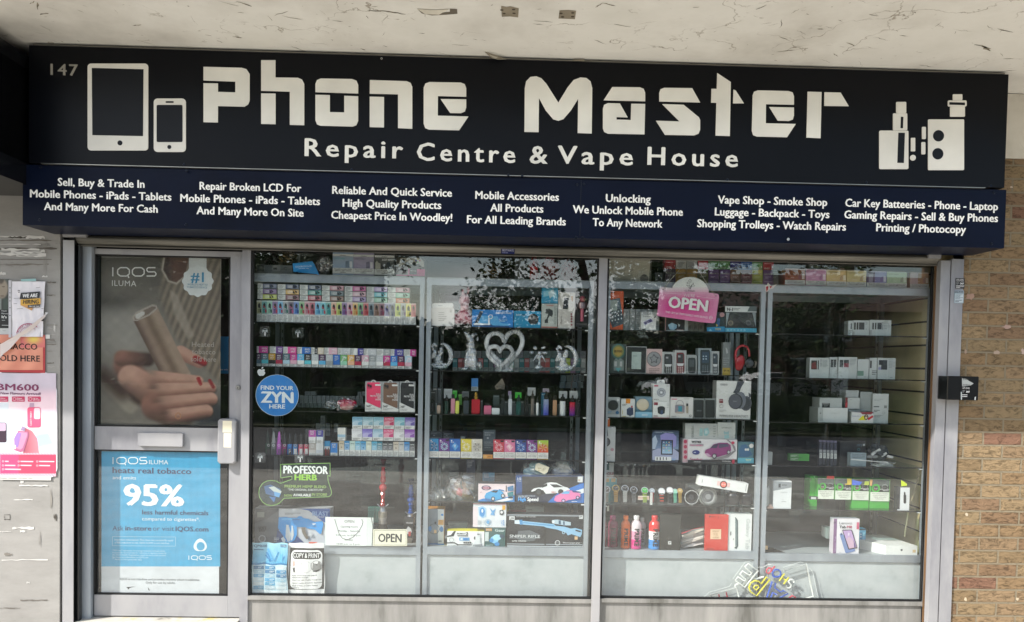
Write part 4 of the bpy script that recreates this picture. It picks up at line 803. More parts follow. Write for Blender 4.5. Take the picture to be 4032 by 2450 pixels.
w=[Q(533,215,YD-.02),Q(745,190,YD-.015),Q(775,230,YD-.02),Q(822,342,YD-.05),Q(795,332,YD-.045),Q(540,306,YD-.01)]
from mathutils.geometry import tessellate_polygon as TP
mb.grid_faces(w,[tuple(q)for q in TP([w])],'2e93d8');mb.grid_faces([q+Vector((0,.0015,0))for q in w],[tuple(q)[::-1]for q in TP([w])],'2577b0')
mb.text('DOUBLEX10-25',566,740,255,16,YD-.0215,'dff0ff',rot=4);mb.text('Nicotine Salts',600,712,274,12,YD-.0215,'dff0ff',rot=2)
tag(mb.build('leaflet','paper'),'creased bright blue leaflet propped on top of the far left cabinet','leaflet')
def bag(name,cr,x,y,rx,ry,Y,dy,col,lab,cat='bag',mat='plastic_wrap',seed=1,zb=None,extra=None,amp=.35,group=None,squash=1.0):
    crop(cr);c=Q(x,y,Y);k=mpp(x,y,Y);mb=MB();seg,rg=22,14;vs_=[]
    for j in range(rg+1):
        ph=math.pi*j/rg
        for i in range(seg):
            th=2*math.pi*i/seg;d_=Vector((math.sin(ph)*math.cos(th),math.sin(ph)*math.sin(th),math.cos(ph)))
            q=1+amp*(noise.noise(d_*2.2+Vector((seed*7.1,0,0)))+.5*noise.noise(d_*5+Vector((seed*3.3,0,0))))
            v=Vector((c.x+d_.x*rx*k*q,Y+d_.y*dy*q,c.z+d_.z*ry*k*q))
            if zb is not None and v.z<zb:v.z=zb+.0008
            vs_.append(v)
    mb.grid_faces(vs_,[(j*seg+i,(j+1)*seg+i,(j+1)*seg+(i+1)%seg,j*seg+(i+1)%seg)for j in range(rg)for i in range(seg)],col)
    if extra:return mb
    return tag(mb.build(name,mat),lab,cat,group)
bag('foil_bag','A1',480,165,95,70,YD+.06,.03,'5b4c34','crumpled black and gold foil bag above the far left cabinet',mat='metal',seed=3,amp=.6)
bag('foil_bag','A1',290,170,70,50,YD+.09,.03,'1c1c1e','small crumpled black foil bag left of the gold foil bag',mat='metal',seed=5,amp=.6)
bag('polythene_bag','A1',880,235,80,85,YD+.03,.03,'9a9fa2','grey crumpled polythene bag beside the pale blue vape carton',seed=6,amp=.5)
# third shelf: dim small boxes, plush, three case packs
crop('A2');random.seed(31)
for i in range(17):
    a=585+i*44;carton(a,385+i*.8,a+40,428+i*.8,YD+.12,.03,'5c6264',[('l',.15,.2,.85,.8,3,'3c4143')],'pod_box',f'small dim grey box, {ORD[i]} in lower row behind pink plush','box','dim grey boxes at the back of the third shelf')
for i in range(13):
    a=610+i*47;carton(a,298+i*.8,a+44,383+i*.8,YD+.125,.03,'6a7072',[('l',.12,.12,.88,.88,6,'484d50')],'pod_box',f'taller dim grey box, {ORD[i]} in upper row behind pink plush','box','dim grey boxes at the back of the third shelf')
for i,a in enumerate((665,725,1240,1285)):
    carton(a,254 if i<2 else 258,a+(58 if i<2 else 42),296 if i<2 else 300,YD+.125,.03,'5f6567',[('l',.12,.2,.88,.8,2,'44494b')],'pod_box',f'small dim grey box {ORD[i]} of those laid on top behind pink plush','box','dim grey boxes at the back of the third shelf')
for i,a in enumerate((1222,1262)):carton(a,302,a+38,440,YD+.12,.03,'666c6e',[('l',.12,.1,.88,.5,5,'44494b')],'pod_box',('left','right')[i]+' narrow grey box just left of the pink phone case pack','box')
def skin_blob(name,blobs,mat,vox,lab=None,cat=None,parent=None,group=None,cols=None,smooth=6):
    "one continuous surface grown round overlapping rounded volumes: (pos, (rx,ry,rz), rot or None, colour)"
    mb=MB()
    for q in blobs:mb.ball(q[0],q[1],q[3]if len(q)>3 else 'ffffff',18,12,rot=q[2]if len(q)>2 else None)
    ob=mb.build(name,mat,parent)
    bm=bmesh.new();
    md=ob.modifiers.new('r','REMESH');md.mode='VOXEL';md.voxel_size=vox;md.use_smooth_shade=True
    if smooth:s_=ob.modifiers.new('s','SMOOTH');s_.iterations=smooth;s_.factor=.5
    dg=bpy.context.evaluated_depsgraph_get();me=bpy.data.meshes.new_from_object(ob.evaluated_get(dg));bm.free()
    old=ob.data;ob.modifiers.clear();ob.data=me
    if not me.materials:me.materials.append(MT[mat])
    o_=Vector(ob['_w']);at=me.color_attributes.get('Col')or me.color_attributes.new('Col','FLOAT_COLOR','POINT')
    if at.domain!='POINT':me.color_attributes.remove(at);at=me.color_attributes.new('Col','FLOAT_COLOR','POINT')
    inv=[(Vector(q[0])-o_,(q[1],)*3 if not isinstance(q[1],(tuple,list))else q[1],q[2].inverted()if len(q)>2 and q[2]is not None else None,lin(q[3])if len(q)>3 else (1,1,1))for q in blobs]
    buf=[]
    for v in me.vertices:
        best,bc=1e9,(1,1,1)
        for c,r,ri,col in inv:
            d_=v.co-c
            if ri is not None:d_=ri@d_
            e_=(d_.x/r[0])**2+(d_.y/r[1])**2+(d_.z/r[2])**2
            if e_<best:best,bc=e_,col
        buf+=[*bc,1.0]
    at.data.foreach_set('color',buf);me.update()
    if lab:tag(ob,lab,cat,group)
    return ob
crop('A2');k=mpp(1120,400,YD+.03);c=Q(1120,400,YD+.03);B=lambda x,y,dy=0:(c.x+(x-1120)*k,YD+.04+dy,c.z-(y-400)*k)
pl=thing('plush_toy','bright pink plush toy wrapped in clear plastic lying on the third shelf','soft toy',(c.x,YD+.04,zsh(0,2)))
skin_blob('plush_body',[(B(1110,395),(70*k,.03,45*k),None,'d8325c'),(B(1060,375,-.01),(38*k,.02,30*k),None,'e2557c'),(B(1150,370,-.01),(42*k,.02,30*k),None,'e04a70'),(B(1200,380),(30*k,.02,34*k),None,'cf2b55'),(B(1125,435,-.01),(80*k,.025,26*k),None,'e8a5a0'),(B(1100,350),(22*k,.015,20*k),None,'e2557c')],'fluff',.005,parent=pl)
m_=bag('x','A2',1120,400,108,76,YD+.04,.045,'ffffff','',seed=9,zb=zsh(0,2),extra=1);m_.build('plastic_bag','plastic_wrap',pl)
bag('polythene_bag','A2',950,400,72,45,YD+.05,.03,'8a8f90','small crumpled clear bag left of the pink plush toy',seed=12,zb=zsh(0,2),amp=.5)
crop('A2')
for i,(a,b,y0,y1,c1,nm)in enumerate(((1325,1505,142,471,'e8406c','pink'),(1508,1690,145,475,'7d5f50','brown'),(1698,1868,145,478,'26272b','black'))):
    carton(a,y0,b,y1,YD,.02,'8b8f90',[('r',0,.02,1,1,'a4a8a9'),('o',.5,.045,.16,.11,'d8dad9'),('p',[(.08,.14),(.14,.04),(.86,.04),(.93,.12),(.93,.86),(.85,.88),(.12,.88),(.08,.8)],c1),('p',[(.12,.1),(.42,.1),(.42,.24),(.38,.26),(.12,.24)],mixc(c1,'1a1a1a',.35)),('e',.2,.14,.07,.045,'1c1c22'),('e',.33,.17,.07,.045,'1c1c22'),('r',.6,.1,.94,.155,'e8e8e6'),('t','FULL',.66,.95,.46,.055,'e9e9e9',.03),('t','PROTECTION',.3,.95,.52,.055,'e9e9e9',.03),('t','YOU',.72,.95,.58,.055,'e9e9e9',.03),('t','PHONE',.62,.95,.64,.055,'e9e9e9',.03),('p',[(0,.68),(1,.92),(1,1),(0,1)],'dfe0dd'),('t','360°',.06,.38,.86,.07,'1d1d1d',.04),('l',.06,.89,.7,.96,2,'8a8a8a')],
        'phone_case_pack',nm+' phone case in a clear 360 protection pack on the third shelf','phone case','phone case packs on the third shelf of the far left cabinet',zb=zsh(0,2))
# fourth shelf
zz=zsh(0,3)
for i,(x,c1,c2,c3,nm)in enumerate(((270,'26352f','2f4a3c','1f2b26','dark green'),(324,'a7abab','7b7f80','3f4a46','grey'),(384,'d26ad0','c060c4','8d3f96','bright purple'),(444,'2c2c30','8f2f70','402434','black and magenta'),(502,'2c3034','2a6fb8','20242c','black and blue'),(562,'23262a','4a86c4','d9dad8','black, blue and white'),(623,'2b2e30','c9607c','e0e0de','black, pink and white'),(682,'26292b','cf5a70','dcdcda','black and rose'))):
    q=Q(x,945,YD+.03+(.02 if i in (0,)else 0));k=mpp(x,900,YD+.03);ob=thing('liquid_bottle',f'bullet-shaped {nm} liquid bottle, {ORD[i]} of eight in a row','bottle',(q.x,YD+.03,zz),'bullet-shaped bottles on the fourth shelf of the far left cabinet')
    R_=26*k;H_=255*k*(.92 if i>2 else 1)
    MB().lathe(q.x,YD+.03,zz,[(0,0),(R_,.001),(R_,H_*.48,c2),(R_*.98,H_*.5,c1)],18,col=c2).build('bottle_body','plastic',ob,smooth=False)
    MB().lathe(q.x,YD+.03,zz,[(R_*.75,H_*.5),(R_*.72,H_*.62),(R_*.6,H_*.78),(R_*.38,H_*.92),(0.0005,H_)],18,col=c1).build('cap','plastic',ob,smooth=True)
    mb=MB();crop('A2');mb.rect(x-15,880,x+15,940,YD+.03-R_-.0004,c3,thick=.003);mb.ring(x,842,15,8,YD+.03-R_-.0008,mixc(c1,'ffffff',.35)if i not in (4,)else '2f8ad0');mb.lines(x-11,885,x+11,930,3,YD+.03-R_-.0012,'e4e4e4' if i>3 else '333333');mb.build('bottle_label','card',ob)
mb=MB();q=Q(690,900,YD+.02)
def nic(a,y0,b,y1,c1,c2,nm,lab,zb=None,t2='NEW',**k):return carton(a,y0,b,y1,YD,.04,'e8e9e6',[('r',0,0,1,.52,c1),('r',0,.52,1,.74,c2),('t','POD',.25,.75,.2,.13,'e8e8e8',.03),('t','SALT',.25,.75,.36,.13,'e8e8e8',.03),('l',.1,.8,.9,.96,3,'888888')],'vape_pack',lab,'vape pack','stacked liquid packs on the fourth shelf',zb=zb)
nic(708,678,785,817,'b54aa6','e6e2e4','','purple and white liquid pack on top of a beige pack, fourth shelf')
nic(792,678,865,815,'3b3a98','dfe9ee','','violet and white liquid pack on top of a white pack, fourth shelf')
nic(710,820,786,958,'b9b1aa','d9d4cf','','beige liquid pack under the purple pack, fourth shelf',zz)
nic(789,818,864,961,'e4e6e6','cdd3da','','white liquid pack under the violet pack, fourth shelf',zz)
nic(946,818,1022,960,'1f7fd0','2a86d4','','bright blue liquid pack standing alone on the fourth shelf',zz)
nic(1024,652,1108,790,'e6e4dc','9fc3d8','','cream liquid pack with blue lower part on the slim packs, fourth shelf')
carton(878,796,938,960,YD+.02,.03,'2f9ad0',[('r',0,.35,1,.55,'dfe8ee'),('r',0,.55,1,1,'2a2424'),('p',[(.1,.98),(.1,.6),(.3,.4),(.45,.6),(.45,.98)],'8a2a2a'),('p',[(.55,.98),(.55,.6),(.75,.4),(.92,.6),(.92,.98)],'6a2222')],'vape_pack','blue pack behind two dark red bullet caps beside the bright blue pack','vape pack',zb=zz)
for i,(a,y0,b,y1)in enumerate(((785,602,832,664),(834,520,886,690),(890,602,938,690),(668,665,735,800),(983,604,1030,700),(740,730,800,800),(1110,735,1180,800),(892,695,940,740),(310,650,365,760))):
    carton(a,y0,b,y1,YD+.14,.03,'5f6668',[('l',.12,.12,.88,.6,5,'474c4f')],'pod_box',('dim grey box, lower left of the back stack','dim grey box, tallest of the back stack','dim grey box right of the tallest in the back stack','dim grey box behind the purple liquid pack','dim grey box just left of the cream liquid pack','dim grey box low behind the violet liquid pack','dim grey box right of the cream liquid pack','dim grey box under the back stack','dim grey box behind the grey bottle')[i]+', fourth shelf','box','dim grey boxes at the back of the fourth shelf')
sl14=[('c8b89a','flower cream'),('2a8cc4','deep blue flower'),('c3dcd2','pale mint'),('7cc0dc','sky blue'),('3f9ed0','blue flower'),('d5dcc8','pale green'),('5fb6d6','light blue'),('2f7f92','dark teal'),('2a2d30','black'),('2b2f34','black with grey band'),('d0c3b0','beige flower'),('b9bab8','silver'),('2388c8','royal blue'),('2c3032','charcoal')]
for i,(c1,nm)in enumerate(sl14):
    a=1038+i*59.4;off=i*.9;b=min(a+57,1868)
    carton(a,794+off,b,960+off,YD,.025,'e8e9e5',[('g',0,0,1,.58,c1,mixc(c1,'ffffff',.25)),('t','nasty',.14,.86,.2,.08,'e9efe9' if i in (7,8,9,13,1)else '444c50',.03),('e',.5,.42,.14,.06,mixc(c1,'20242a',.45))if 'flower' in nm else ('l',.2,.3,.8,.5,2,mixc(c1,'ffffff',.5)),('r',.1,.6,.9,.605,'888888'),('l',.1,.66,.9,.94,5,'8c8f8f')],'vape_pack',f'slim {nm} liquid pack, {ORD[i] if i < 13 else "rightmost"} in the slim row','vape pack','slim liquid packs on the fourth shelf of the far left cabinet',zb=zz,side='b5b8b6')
eb=[[('7fb3cc','pale blue'),('9fc6d2','grey blue'),('8fc3d2','aqua'),('cc3f68','crimson'),('86c0cc','teal'),('7a6ab4','lilac')],[('dedfe2','pearl'),('8a7ad4','violet'),('a9cfe2','icy blue'),('e0427e','hot pink'),('e0dfe0','white'),('a463c6','purple')]]
for j in range(2):
    for i in range(6):
        a=1184+i*115-(6 if j else 0);b=min(a+112,1869);y0=(533 if j==0 else 663)+i*1.2;c1,nm=eb[j][i]
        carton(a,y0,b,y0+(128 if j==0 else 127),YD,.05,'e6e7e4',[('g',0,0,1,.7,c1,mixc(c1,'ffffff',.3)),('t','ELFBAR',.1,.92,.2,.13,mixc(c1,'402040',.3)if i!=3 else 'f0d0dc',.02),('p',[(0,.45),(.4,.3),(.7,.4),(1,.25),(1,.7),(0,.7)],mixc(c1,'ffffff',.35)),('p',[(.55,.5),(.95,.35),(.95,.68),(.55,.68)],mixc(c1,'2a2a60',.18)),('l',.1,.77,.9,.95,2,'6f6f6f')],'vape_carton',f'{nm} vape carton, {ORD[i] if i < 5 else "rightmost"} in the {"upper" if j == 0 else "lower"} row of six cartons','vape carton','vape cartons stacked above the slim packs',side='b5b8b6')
# floor of the cabinet
zb0=zsh(0,-1);crop('A3')
carton(118,285,940,668,YD+.02,.09,'c9ccd2',[('p',[(0,0),(.32,.05),(.32,1),(0,1)],'5a5f66'),('p',[(.0,.42),(.16,.3),(.32,.05),(.32,0),(0,0)],'3f444b'),('p',[(.58,.0),(1,.0),(1,.46),(.9,.36),(.72,.06)],'1e56a4'),('t','BLAST',.765,.985,.2,.12,'8fb0dc',.04),('t','SOFT BULLET GUN',.8,.98,.255,.035,'dfe8f4',.02),('p',[(.3,.6),(.55,.98),(.28,1)],'22447c'),('p',[(.45,.55),(.66,.98),(.36,1)],'1f3f78'),('t','SOFT',.05,.16,.6,.09,'20242a',.04),('t','BULLET',.06,.14,.66,.05,'20242a',.04),('o',.1,.86,.05,.035,'9aa0a6'),('l',.4,.12,.62,.18,2,'8a9096'),('l',.26,.82,.33,.95,3,'e6e9ee'),('r',.035,.1,.13,.25,'8a8f86'),
    ('p',[(.32,.25),(.42,.24),(.46,.26),(.56,.26),(.585,.22),(.62,.22),(.65,.27),(.72,.3),(.8,.38),(.9,.36),(.915,.45),(.885,.72),(.86,.72),(.8,.6),(.74,.58),(.69,.56),(.68,.53),(.56,.53),(.56,.75),(.53,.9),(.46,.98),(.4,.93),(.38,.78),(.34,.66),(.31,.56)],'2e96dd'),('p',[(.36,.27),(.54,.28),(.54,.33),(.36,.33)],'4fb0ea'),('r',.5,.3,.6,.33,'1b6cb0'),('p',[(.42,.46),(.45,.47),(.48,.72),(.47,.93),(.44,.95),(.41,.8)],'dfe3e4'),('p',[(.49,.48),(.51,.5),(.52,.75),(.5,.9),(.48,.9)],'cfd6da'),('p',[(.62,.55),(.67,.55),(.68,.68),(.72,.84),(.69,.88),(.66,.8),(.63,.68)],'6e665c'),('p',[(.76,.43),(.8,.42),(.82,.44),(.78,.47)],'d8e4ee'),('t','SUPER',.77,.82,.52,.03,'123a66',.03),('p',[(.35,.85),(.38,.8),(.41,.9),(.4,.97),(.37,.95)],'e8eaea'),('t','Gun',.935,.99,.95,.09,'2a2a2e',.03),('p',[(.7,.78),(.735,.64),(.77,.78)],'c2c6ca'),('r',.72,.955,.83,.995,'e05a3a')],
    'toy_blaster_box','large toy box picturing a blue soft bullet gun, at the bottom left of the window','toy box',zb=zb0,side='b8bcc0')
carton(1352,272,1428,440,YD+.1,.04,'2f6b60',[('r',0,.16,1,.2,'3f8478')],'small_box','small dark green box left of the red water pipe','box');carton(1432,272,1500,440,YD+.1,.04,'2f6b60',[('r',0,.16,1,.2,'3f8478')],'small_box','small dark green box behind the red water pipe','box')
# water pipes
def hookah(cr,x,yb_,ytop,Y,col,lab,zb,base=True):
    crop(cr);q=Q(x,yb_,Y);k=mpp(x,yb_,Y);H_=Q(x,ytop,Y).z-zb
    t=thing('water_pipe',lab,'water pipe',(q.x,Y,zb),'glass water pipes on the cabinet floor');w=lambda f:f*H_
    if base:
        MB().lathe(q.x,Y,zb,[(0,0),(70*k,.002),(82*k,w(.05)),(74*k,w(.12)),(50*k,w(.18)),(44*k,w(.22))],22,col='3a352f').build('base_vase','plastic',t,smooth=True)
        MB().lathe(q.x,Y,zb,[(44*k,w(.22),'8d857c'),(40*k,w(.26)),(46*k,w(.30),'b5aca0'),(48*k,w(.36),'97907f'),(42*k,w(.37))],22,col='a39b90').build('patterned_neck','matt',t)
    MB().lathe(q.x,Y,zb,[(38*k,w(.37)),(30*k,w(.41)),(34*k,w(.425)),(24*k,w(.43))],18,col='b9bcc0').build('metal_collar','metal',t,smooth=True)
    pr=[(24,.43),(30,.45),(20,.47),(26,.49),(16,.51),(22,.56),(30,.58),(20,.60),(34,.625),(45,.655),(34,.69),(14,.705),(22,.72),(34,.735),(26,.75),(30,.78),(22,.80),(26,.84),(16,.88),(22,.905)]
    MB().lathe(q.x,Y,zb,[(a*k,w(b))for a,b in pr],20,col=col).build('glass_stem','clear',t,smooth=True)
    MB().lathe(q.x,Y,zb,[(10*k,w(.905)),(84*k,w(.925)),(88*k,w(.93)),(12*k,w(.925))],24,col='c8ccca').build('ash_plate','metal',t,smooth=True)
    MB().lathe(q.x,Y,zb,[(14*k,w(.925)),(20*k,w(.95)),(32*k,w(.985)),(34*k,w(1)),(2*k,w(.985))],18,col='5a2228' if col=='d8262e' else '1d2e4a').build('bowl','matt',t,smooth=True)
    for s_ in (-1,1):MB().tube([(q.x+s_*28*k,Y,zb+w(.42)),(q.x+s_*60*k,Y,zb+w(.455))],6*k,'b9bcc0',8).build('hose_port','metal',t)
hookah('A3',1510,700,-255+(-0),YD+.10,'d8262e','tall red glass water pipe on the floor of the far left cabinet',zb0)
hookah('A3',1815,700,-40,YD+.16,'1c62c8','blue glass water pipe at the right end of the far left cabinet',zb0,True)
carton(1742,388,1845,692,YD+.07,.04,'1f2123',[('t','Hookah',.3,1,.2,.06,'dddddd',.02),('p',[(.2,.45),(.5,.3),(.8,.38),(.9,.5),(.6,.58),(.3,.55)],'c9c9c9'),('p',[(.5,.5),(.8,.48),(.75,.65),(.55,.66)],'b83a3a'),('r',.4,.72,.9,.95,'6d675e')],'hookah_box','black hookah tobacco box behind the OPEN plate','box',zb=zb0)
# opening hours sheet and OPEN plate on the cabinet edge
YW=YC-.012
crop('A3');mb=MB();mb.rect(888,380,1412,690,YW,'d9e0dc',thick=.001);Y_=YW-.0006;mb.rect(888,380,1340,690,Y_,'e6ebe8');Y_-=.0005
for st,x0,x1,yb_,c in (('OPEN',1098,1205,440,30),('Opening hours',1056,1244,492,20),('Monday – Saturday',1026,1270,539,20),('9:30 a.m. to 6:00 p.m.',1004,1280,585,18),('Sunday',1098,1190,635,20),('10:00 a.m. to 5 p.m.',1014,1270,680,18)):mb.text(st,x0,x1,yb_,c,Y_,'3c4245',bold=.0)
mb.line([(992,402),(1012,470),(1040,560),(1075,610),(1125,625),(1190,600),(1250,540),(1290,470),(1300,430),(1285,400)],5,Y_-.0006,'4a4c4a');mb.line([(1390,380),(1408,470),(1400,690)],6,Y_-.0003,'2a2c2b');tag(mb.build('opening_hours_sheet','paper'),'white opening hours sheet with a dark string loop across it','notice')
def plate(cr,x0,y0,x1,y1,Y,st,lab):
    crop(cr);t=thing('open_plate',lab,'sign',tuple(Q((x0+x1)/2,y1,Y)));mb=MB();rrect(mb,x0,y0,x1,y1,10,Y,'e9e6cf',thick=.004);mb.build('plate','plastic',t)
    mb=MB();mb.line([(x0+12,y0+12),(x1-12,y0+12),(x1-12,y1-12),(x0+12,y1-12),(x0+12,y0+12)],3,Y-.0006,'35352f');mb.build('border','card',t);mb=MB();mb.text(st,1466,1722,650,92,Y-.0008,'26282a',bold=.035);mb.build('lettering','card',t)
plate('A3',1410,512,1782,695,YW-.006,'OPEN','cream rectangular OPEN plate in front of the red water pipe')
# ================================================================ goods: second cabinet
zt=CAB[1]['zt'];Z1=lambda i:zsh(1,i)
crop('B1')
# hanging foil balloons / bags above the cabinet, seen behind the mirrored tree
bag('foil_bag','B1',1280,290,55,130,YD+.1,.04,'a3202c','red foil gift bag standing above the second cabinet',seed=21,zb=zt,mat='metal',amp=.4)
bag('foil_bag','B1',1450,290,95,130,YD+.12,.05,'8a4a50','dull pink polythene bag above the second cabinet, right of the red bag',seed=22,zb=zt,mat='plastic',amp=.35)
bag('foil_bag','B1',1660,295,75,120,YD+.12,.05,'6e3238','dark pink bag above the second cabinet near the window mullion',seed=23,zb=zt,mat='plastic',amp=.35)
bag('foil_bag','B1',840,310,90,70,YD+.12,.04,'6b4a2a','brown and gold crumpled bag above the middle of the second cabinet',seed=24,zb=zt,mat='metal',amp=.5)
carton(1075,170,1180,380,YD+.14,.06,'8f9290',[('l',.1,.1,.9,.5,5,'6a6d6c')],'product_box','pale grey box above the second cabinet, left of the red foil bag','box',zb=zt)
# top shelf
z=Z1(0)
crop('B1');q0,q1=Q(158,650,YD),Q(412,900,YD);t=thing('storage_tub','white lidded plastic tub at the left end of the top shelf','tub',((q0.x+q1.x)/2,YD,z));mb=MB();rrect(mb,158,690,412,902,34,YD+.012,'d8d2cc',thick=.06);mb.v=[(a,b,max(c_,z+.0005))for a,b,c_ in mb.v];mb.build('tub_body','plastic',t);mb=MB();rrect(mb,168,648,404,700,24,YD+.004,'e3dfda',thick=.075);mb.build('lid','plastic',t);mb=MB();mb.lines(235,670,330,680,1,YD+.0035,'6a6663');mb.lines(240,740,330,850,5,YD+.0112,'a9a29a');mb.build('printed_label','card',t)
k=mpp(520,750,YD+.05);c=Q(520,750,YD+.05);B=lambda x,y,dy=0:(c.x+(x-520)*k,YD+.06+dy,c.z-(y-750)*k)
tp_=thing('plush_toy','tall pale pink plush toy sitting beside the white tub on the top shelf','soft toy',(c.x,YD+.06,z))
skin_blob('plush_body',[(B(520,620),(60*k,.035,75*k),None,'d9a5ae'),(B(525,690,-.02),(48*k,.03,42*k),None,'e3b4ba'),(B(520,790),(80*k,.045,90*k),None,'bf6e7c'),(B(560,500),(18*k,.012,42*k),None,'d39aa5'),(B(500,520),(16*k,.012,36*k),None,'d39aa5'),(B(450,840,-.02),(38*k,.03,42*k),None,'c07782'),(B(585,840,-.02),(36*k,.03,42*k),None,'b86a77'),(B(415,790),(40*k,.03,30*k),None,'b9606d')],'fluff',.006,parent=tp_)
carton(605,722,1056,911,YD,.06,'1f7ec8',[('p',[(.2,.32),(.62,.38),(.65,.62),(.72,.78),(.9,.8),(.9,.92),(.03,.92),(.1,.7)],'57a9dc'),('p',[(.03,.92),(.08,.8),(.45,.8),(.5,.9),(.9,.92),(.9,.99),(.78,.99)],'1a4f86'),('p',[(.06,.76),(.2,.05),(.28,.09),(.14,.78)],'22364c'),('p',[(.03,.8),(.1,.76),(.45,.8),(.42,.87),(.06,.88)],'dfe8ec'),('o',.45,.4,.055,.04,'e9eef0'),('r',.39,.48,.43,.82,'e4eaec'),('t','CHARGING STAND',.58,.96,.23,.09,'e8f2f8',.02),('l',.74,.08,.96,.13,1,'cfe4f2'),('l',.66,.55,.95,.7,2,'9fcbe8')],'charging_stand_box','wide blue box picturing a phone charging stand on the top shelf','box',zb=z)
carton(1062,734,1357,916,YD,.07,'1489b4',[('e',.72,.5,.2,.34,'262b2e'),('e',.68,.42,.08,.12,'3c4346'),('r',.58,.78,.86,.82,'5a8fa0'),('t','echo',.08,.27,.28,.12,'cfe9f2',.02),('t','dot',.3,.43,.28,.12,'0d4e6a',.02),('l',.08,.76,.2,.82,1,'bfe0ec')],'speaker_box','blue box picturing a dark ball-shaped speaker on the top shelf','box',zb=z)
carton(1364,655,1538,918,YD,.03,'aeb4ae',[('p',[(.28,.22),(.5,.2),(.7,.28),(.72,.42),(.66,.55),(.52,.5),(.4,.62),(.42,.8),(.2,.8),(.2,.68),(.32,.62),(.42,.42),(.24,.4)],'2b2f31'),('v','PHONE BRACKET',.8,.95,.1,.85,'8d938d'),('r',0,.95,1,1,'b56a5a'),('r',.3,.05,.75,.1,'b88a86')],'phone_bracket_box','grey pack picturing a black phone bracket on the top shelf','box',zb=z)
carton(1366,478,1545,652,YD+.01,.03,'2d93b8',[('p',[(.1,.3),(.5,.1),(.9,.2),(.95,.7),(.5,.5),(.1,.6)],'7ab8cc'),('p',[(.4,.3),(.7,.1),(.8,.4),(.5,.7)],'b5cfd4')],'product_box','blue box standing on the grey phone bracket pack','box')
carton(1545,532,1728,924,YD,.02,'c3bfb8',[('p',[(.36,.15),(.64,.15),(.58,.47),(.28,.46)],'20262e'),('r',.36,.17,.58,.2,'3a4550'),('p',[(.76,.1),(.9,.1),(.9,.22),(.84,.26),(.78,.2)],'b08a62'),('e',.8,.6,.055,.025,'8a3a42'),('e',.8,.67,.055,.025,'8a3a42'),('e',.8,.74,.055,.025,'8a3a42'),('e',.8,.81,.055,.025,'8a3a42'),('e',.8,.9,.055,.025,'8a3a42'),('v','Recci',.14,.22,.68,.86,'5a5a5a'),('r',.02,0,.98,.01,'e8e6e2')],'accessory_pack','tall white pack with a column of red dots on the top shelf','pack',zb=z)
t=thing('toy_microphone','pink toy microphone in a clear pack at the right end of the top shelf','toy',tuple(Q(1805,905,YD)))
q=Q(1805,850,YD+.02);k=mpp(1805,700,YD)
MB().lathe(q.x,YD+.02,q.z,[(0,0),(17*k,.002),(19*k,130*k),(24*k,150*k)],16,col='c46a7e').build('handle','plastic',t,smooth=True)
MB().lathe(q.x,YD+.02,q.z+140*k,[(44*k,0),(48*k,6*k),(48*k,62*k),(42*k,70*k)],20,col='a9949a').build('speaker_ring','metal',t,smooth=True)
MB().ball((q.x,YD+.02,q.z+245*k),(32*k,32*k,38*k),'b05a66').build('mesh_head','fluff',t,smooth=True)
mb=MB();mb.rect(1738,515,1868,912,YD+.045,'2b2a2c',thick=.002);mb.rect(1745,870,1862,882,YD+.044,'6d6668');mb.build('backing_card','card',t)
# second shelf: small boxes behind, crystal figurines in front
z=Z1(1);random.seed(8)
pal=['2f6a6a','a8b83a','7a4a7a','2f6f74','8a8f8f','a9a9a4','6f7478','b9504a','b5505a','2f7f70','2f7f78','7a5a80','8a9290','a05050']
for i in range(26):
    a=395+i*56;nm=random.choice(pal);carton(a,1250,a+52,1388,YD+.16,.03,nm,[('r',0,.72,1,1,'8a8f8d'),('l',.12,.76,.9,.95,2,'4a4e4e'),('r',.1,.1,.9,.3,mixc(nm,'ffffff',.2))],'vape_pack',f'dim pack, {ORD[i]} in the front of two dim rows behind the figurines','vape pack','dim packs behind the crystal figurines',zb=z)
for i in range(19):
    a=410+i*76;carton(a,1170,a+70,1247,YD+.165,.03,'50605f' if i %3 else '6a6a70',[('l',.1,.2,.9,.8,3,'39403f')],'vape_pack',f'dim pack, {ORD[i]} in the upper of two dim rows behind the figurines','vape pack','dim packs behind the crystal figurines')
def tube_px(mb,pts,r,Y,col,closed=False,seg=8,y2=None):
    k=mpp(pts[0][0],pts[0][1],Y);mb.tube([Q(a,b,Y)for a,b in pts],r*k if not isinstance(r,list)else [q*k for q in r],col,seg,closed=closed)
def heart(cx_,cy_,w,h,n=44):        # in crop px, point down
    o_=[]
    for i in range(n):
        t=2*math.pi*i/n;x=16*math.sin(t)**3;y=13*math.cos(t)-5*math.cos(2*t)-2*math.cos(3*t)-math.cos(4*t);o_.append((cx_+x/16*w/2,cy_-(y+2.4)/14.8*h/2))
    return o_
crop('B1');hp=heart(960,1175,392,410);hs=heart(912,1240,268,250)
def sheart(pts,sx_=0,rot_=0,piv=(0,0)):
    c_,s_=math.cos(rad(rot_)),math.sin(rad(rot_));return [(piv[0]+(a-piv[0])*c_-(b-piv[1])*s_,piv[1]+(a-piv[0])*s_+(b-piv[1])*c_)for a,b in pts]
hp=[(a,b-((a-960)/196*34 if a>960 else 0)*max(0,(1300-b)/300))for a,b in hp]
q0=Q(950,1390,YD+.04);t=thing('heart_ornament','large sparkling double heart glass ornament in the middle of the second shelf','ornament',(q0.x,YD+.04,z))
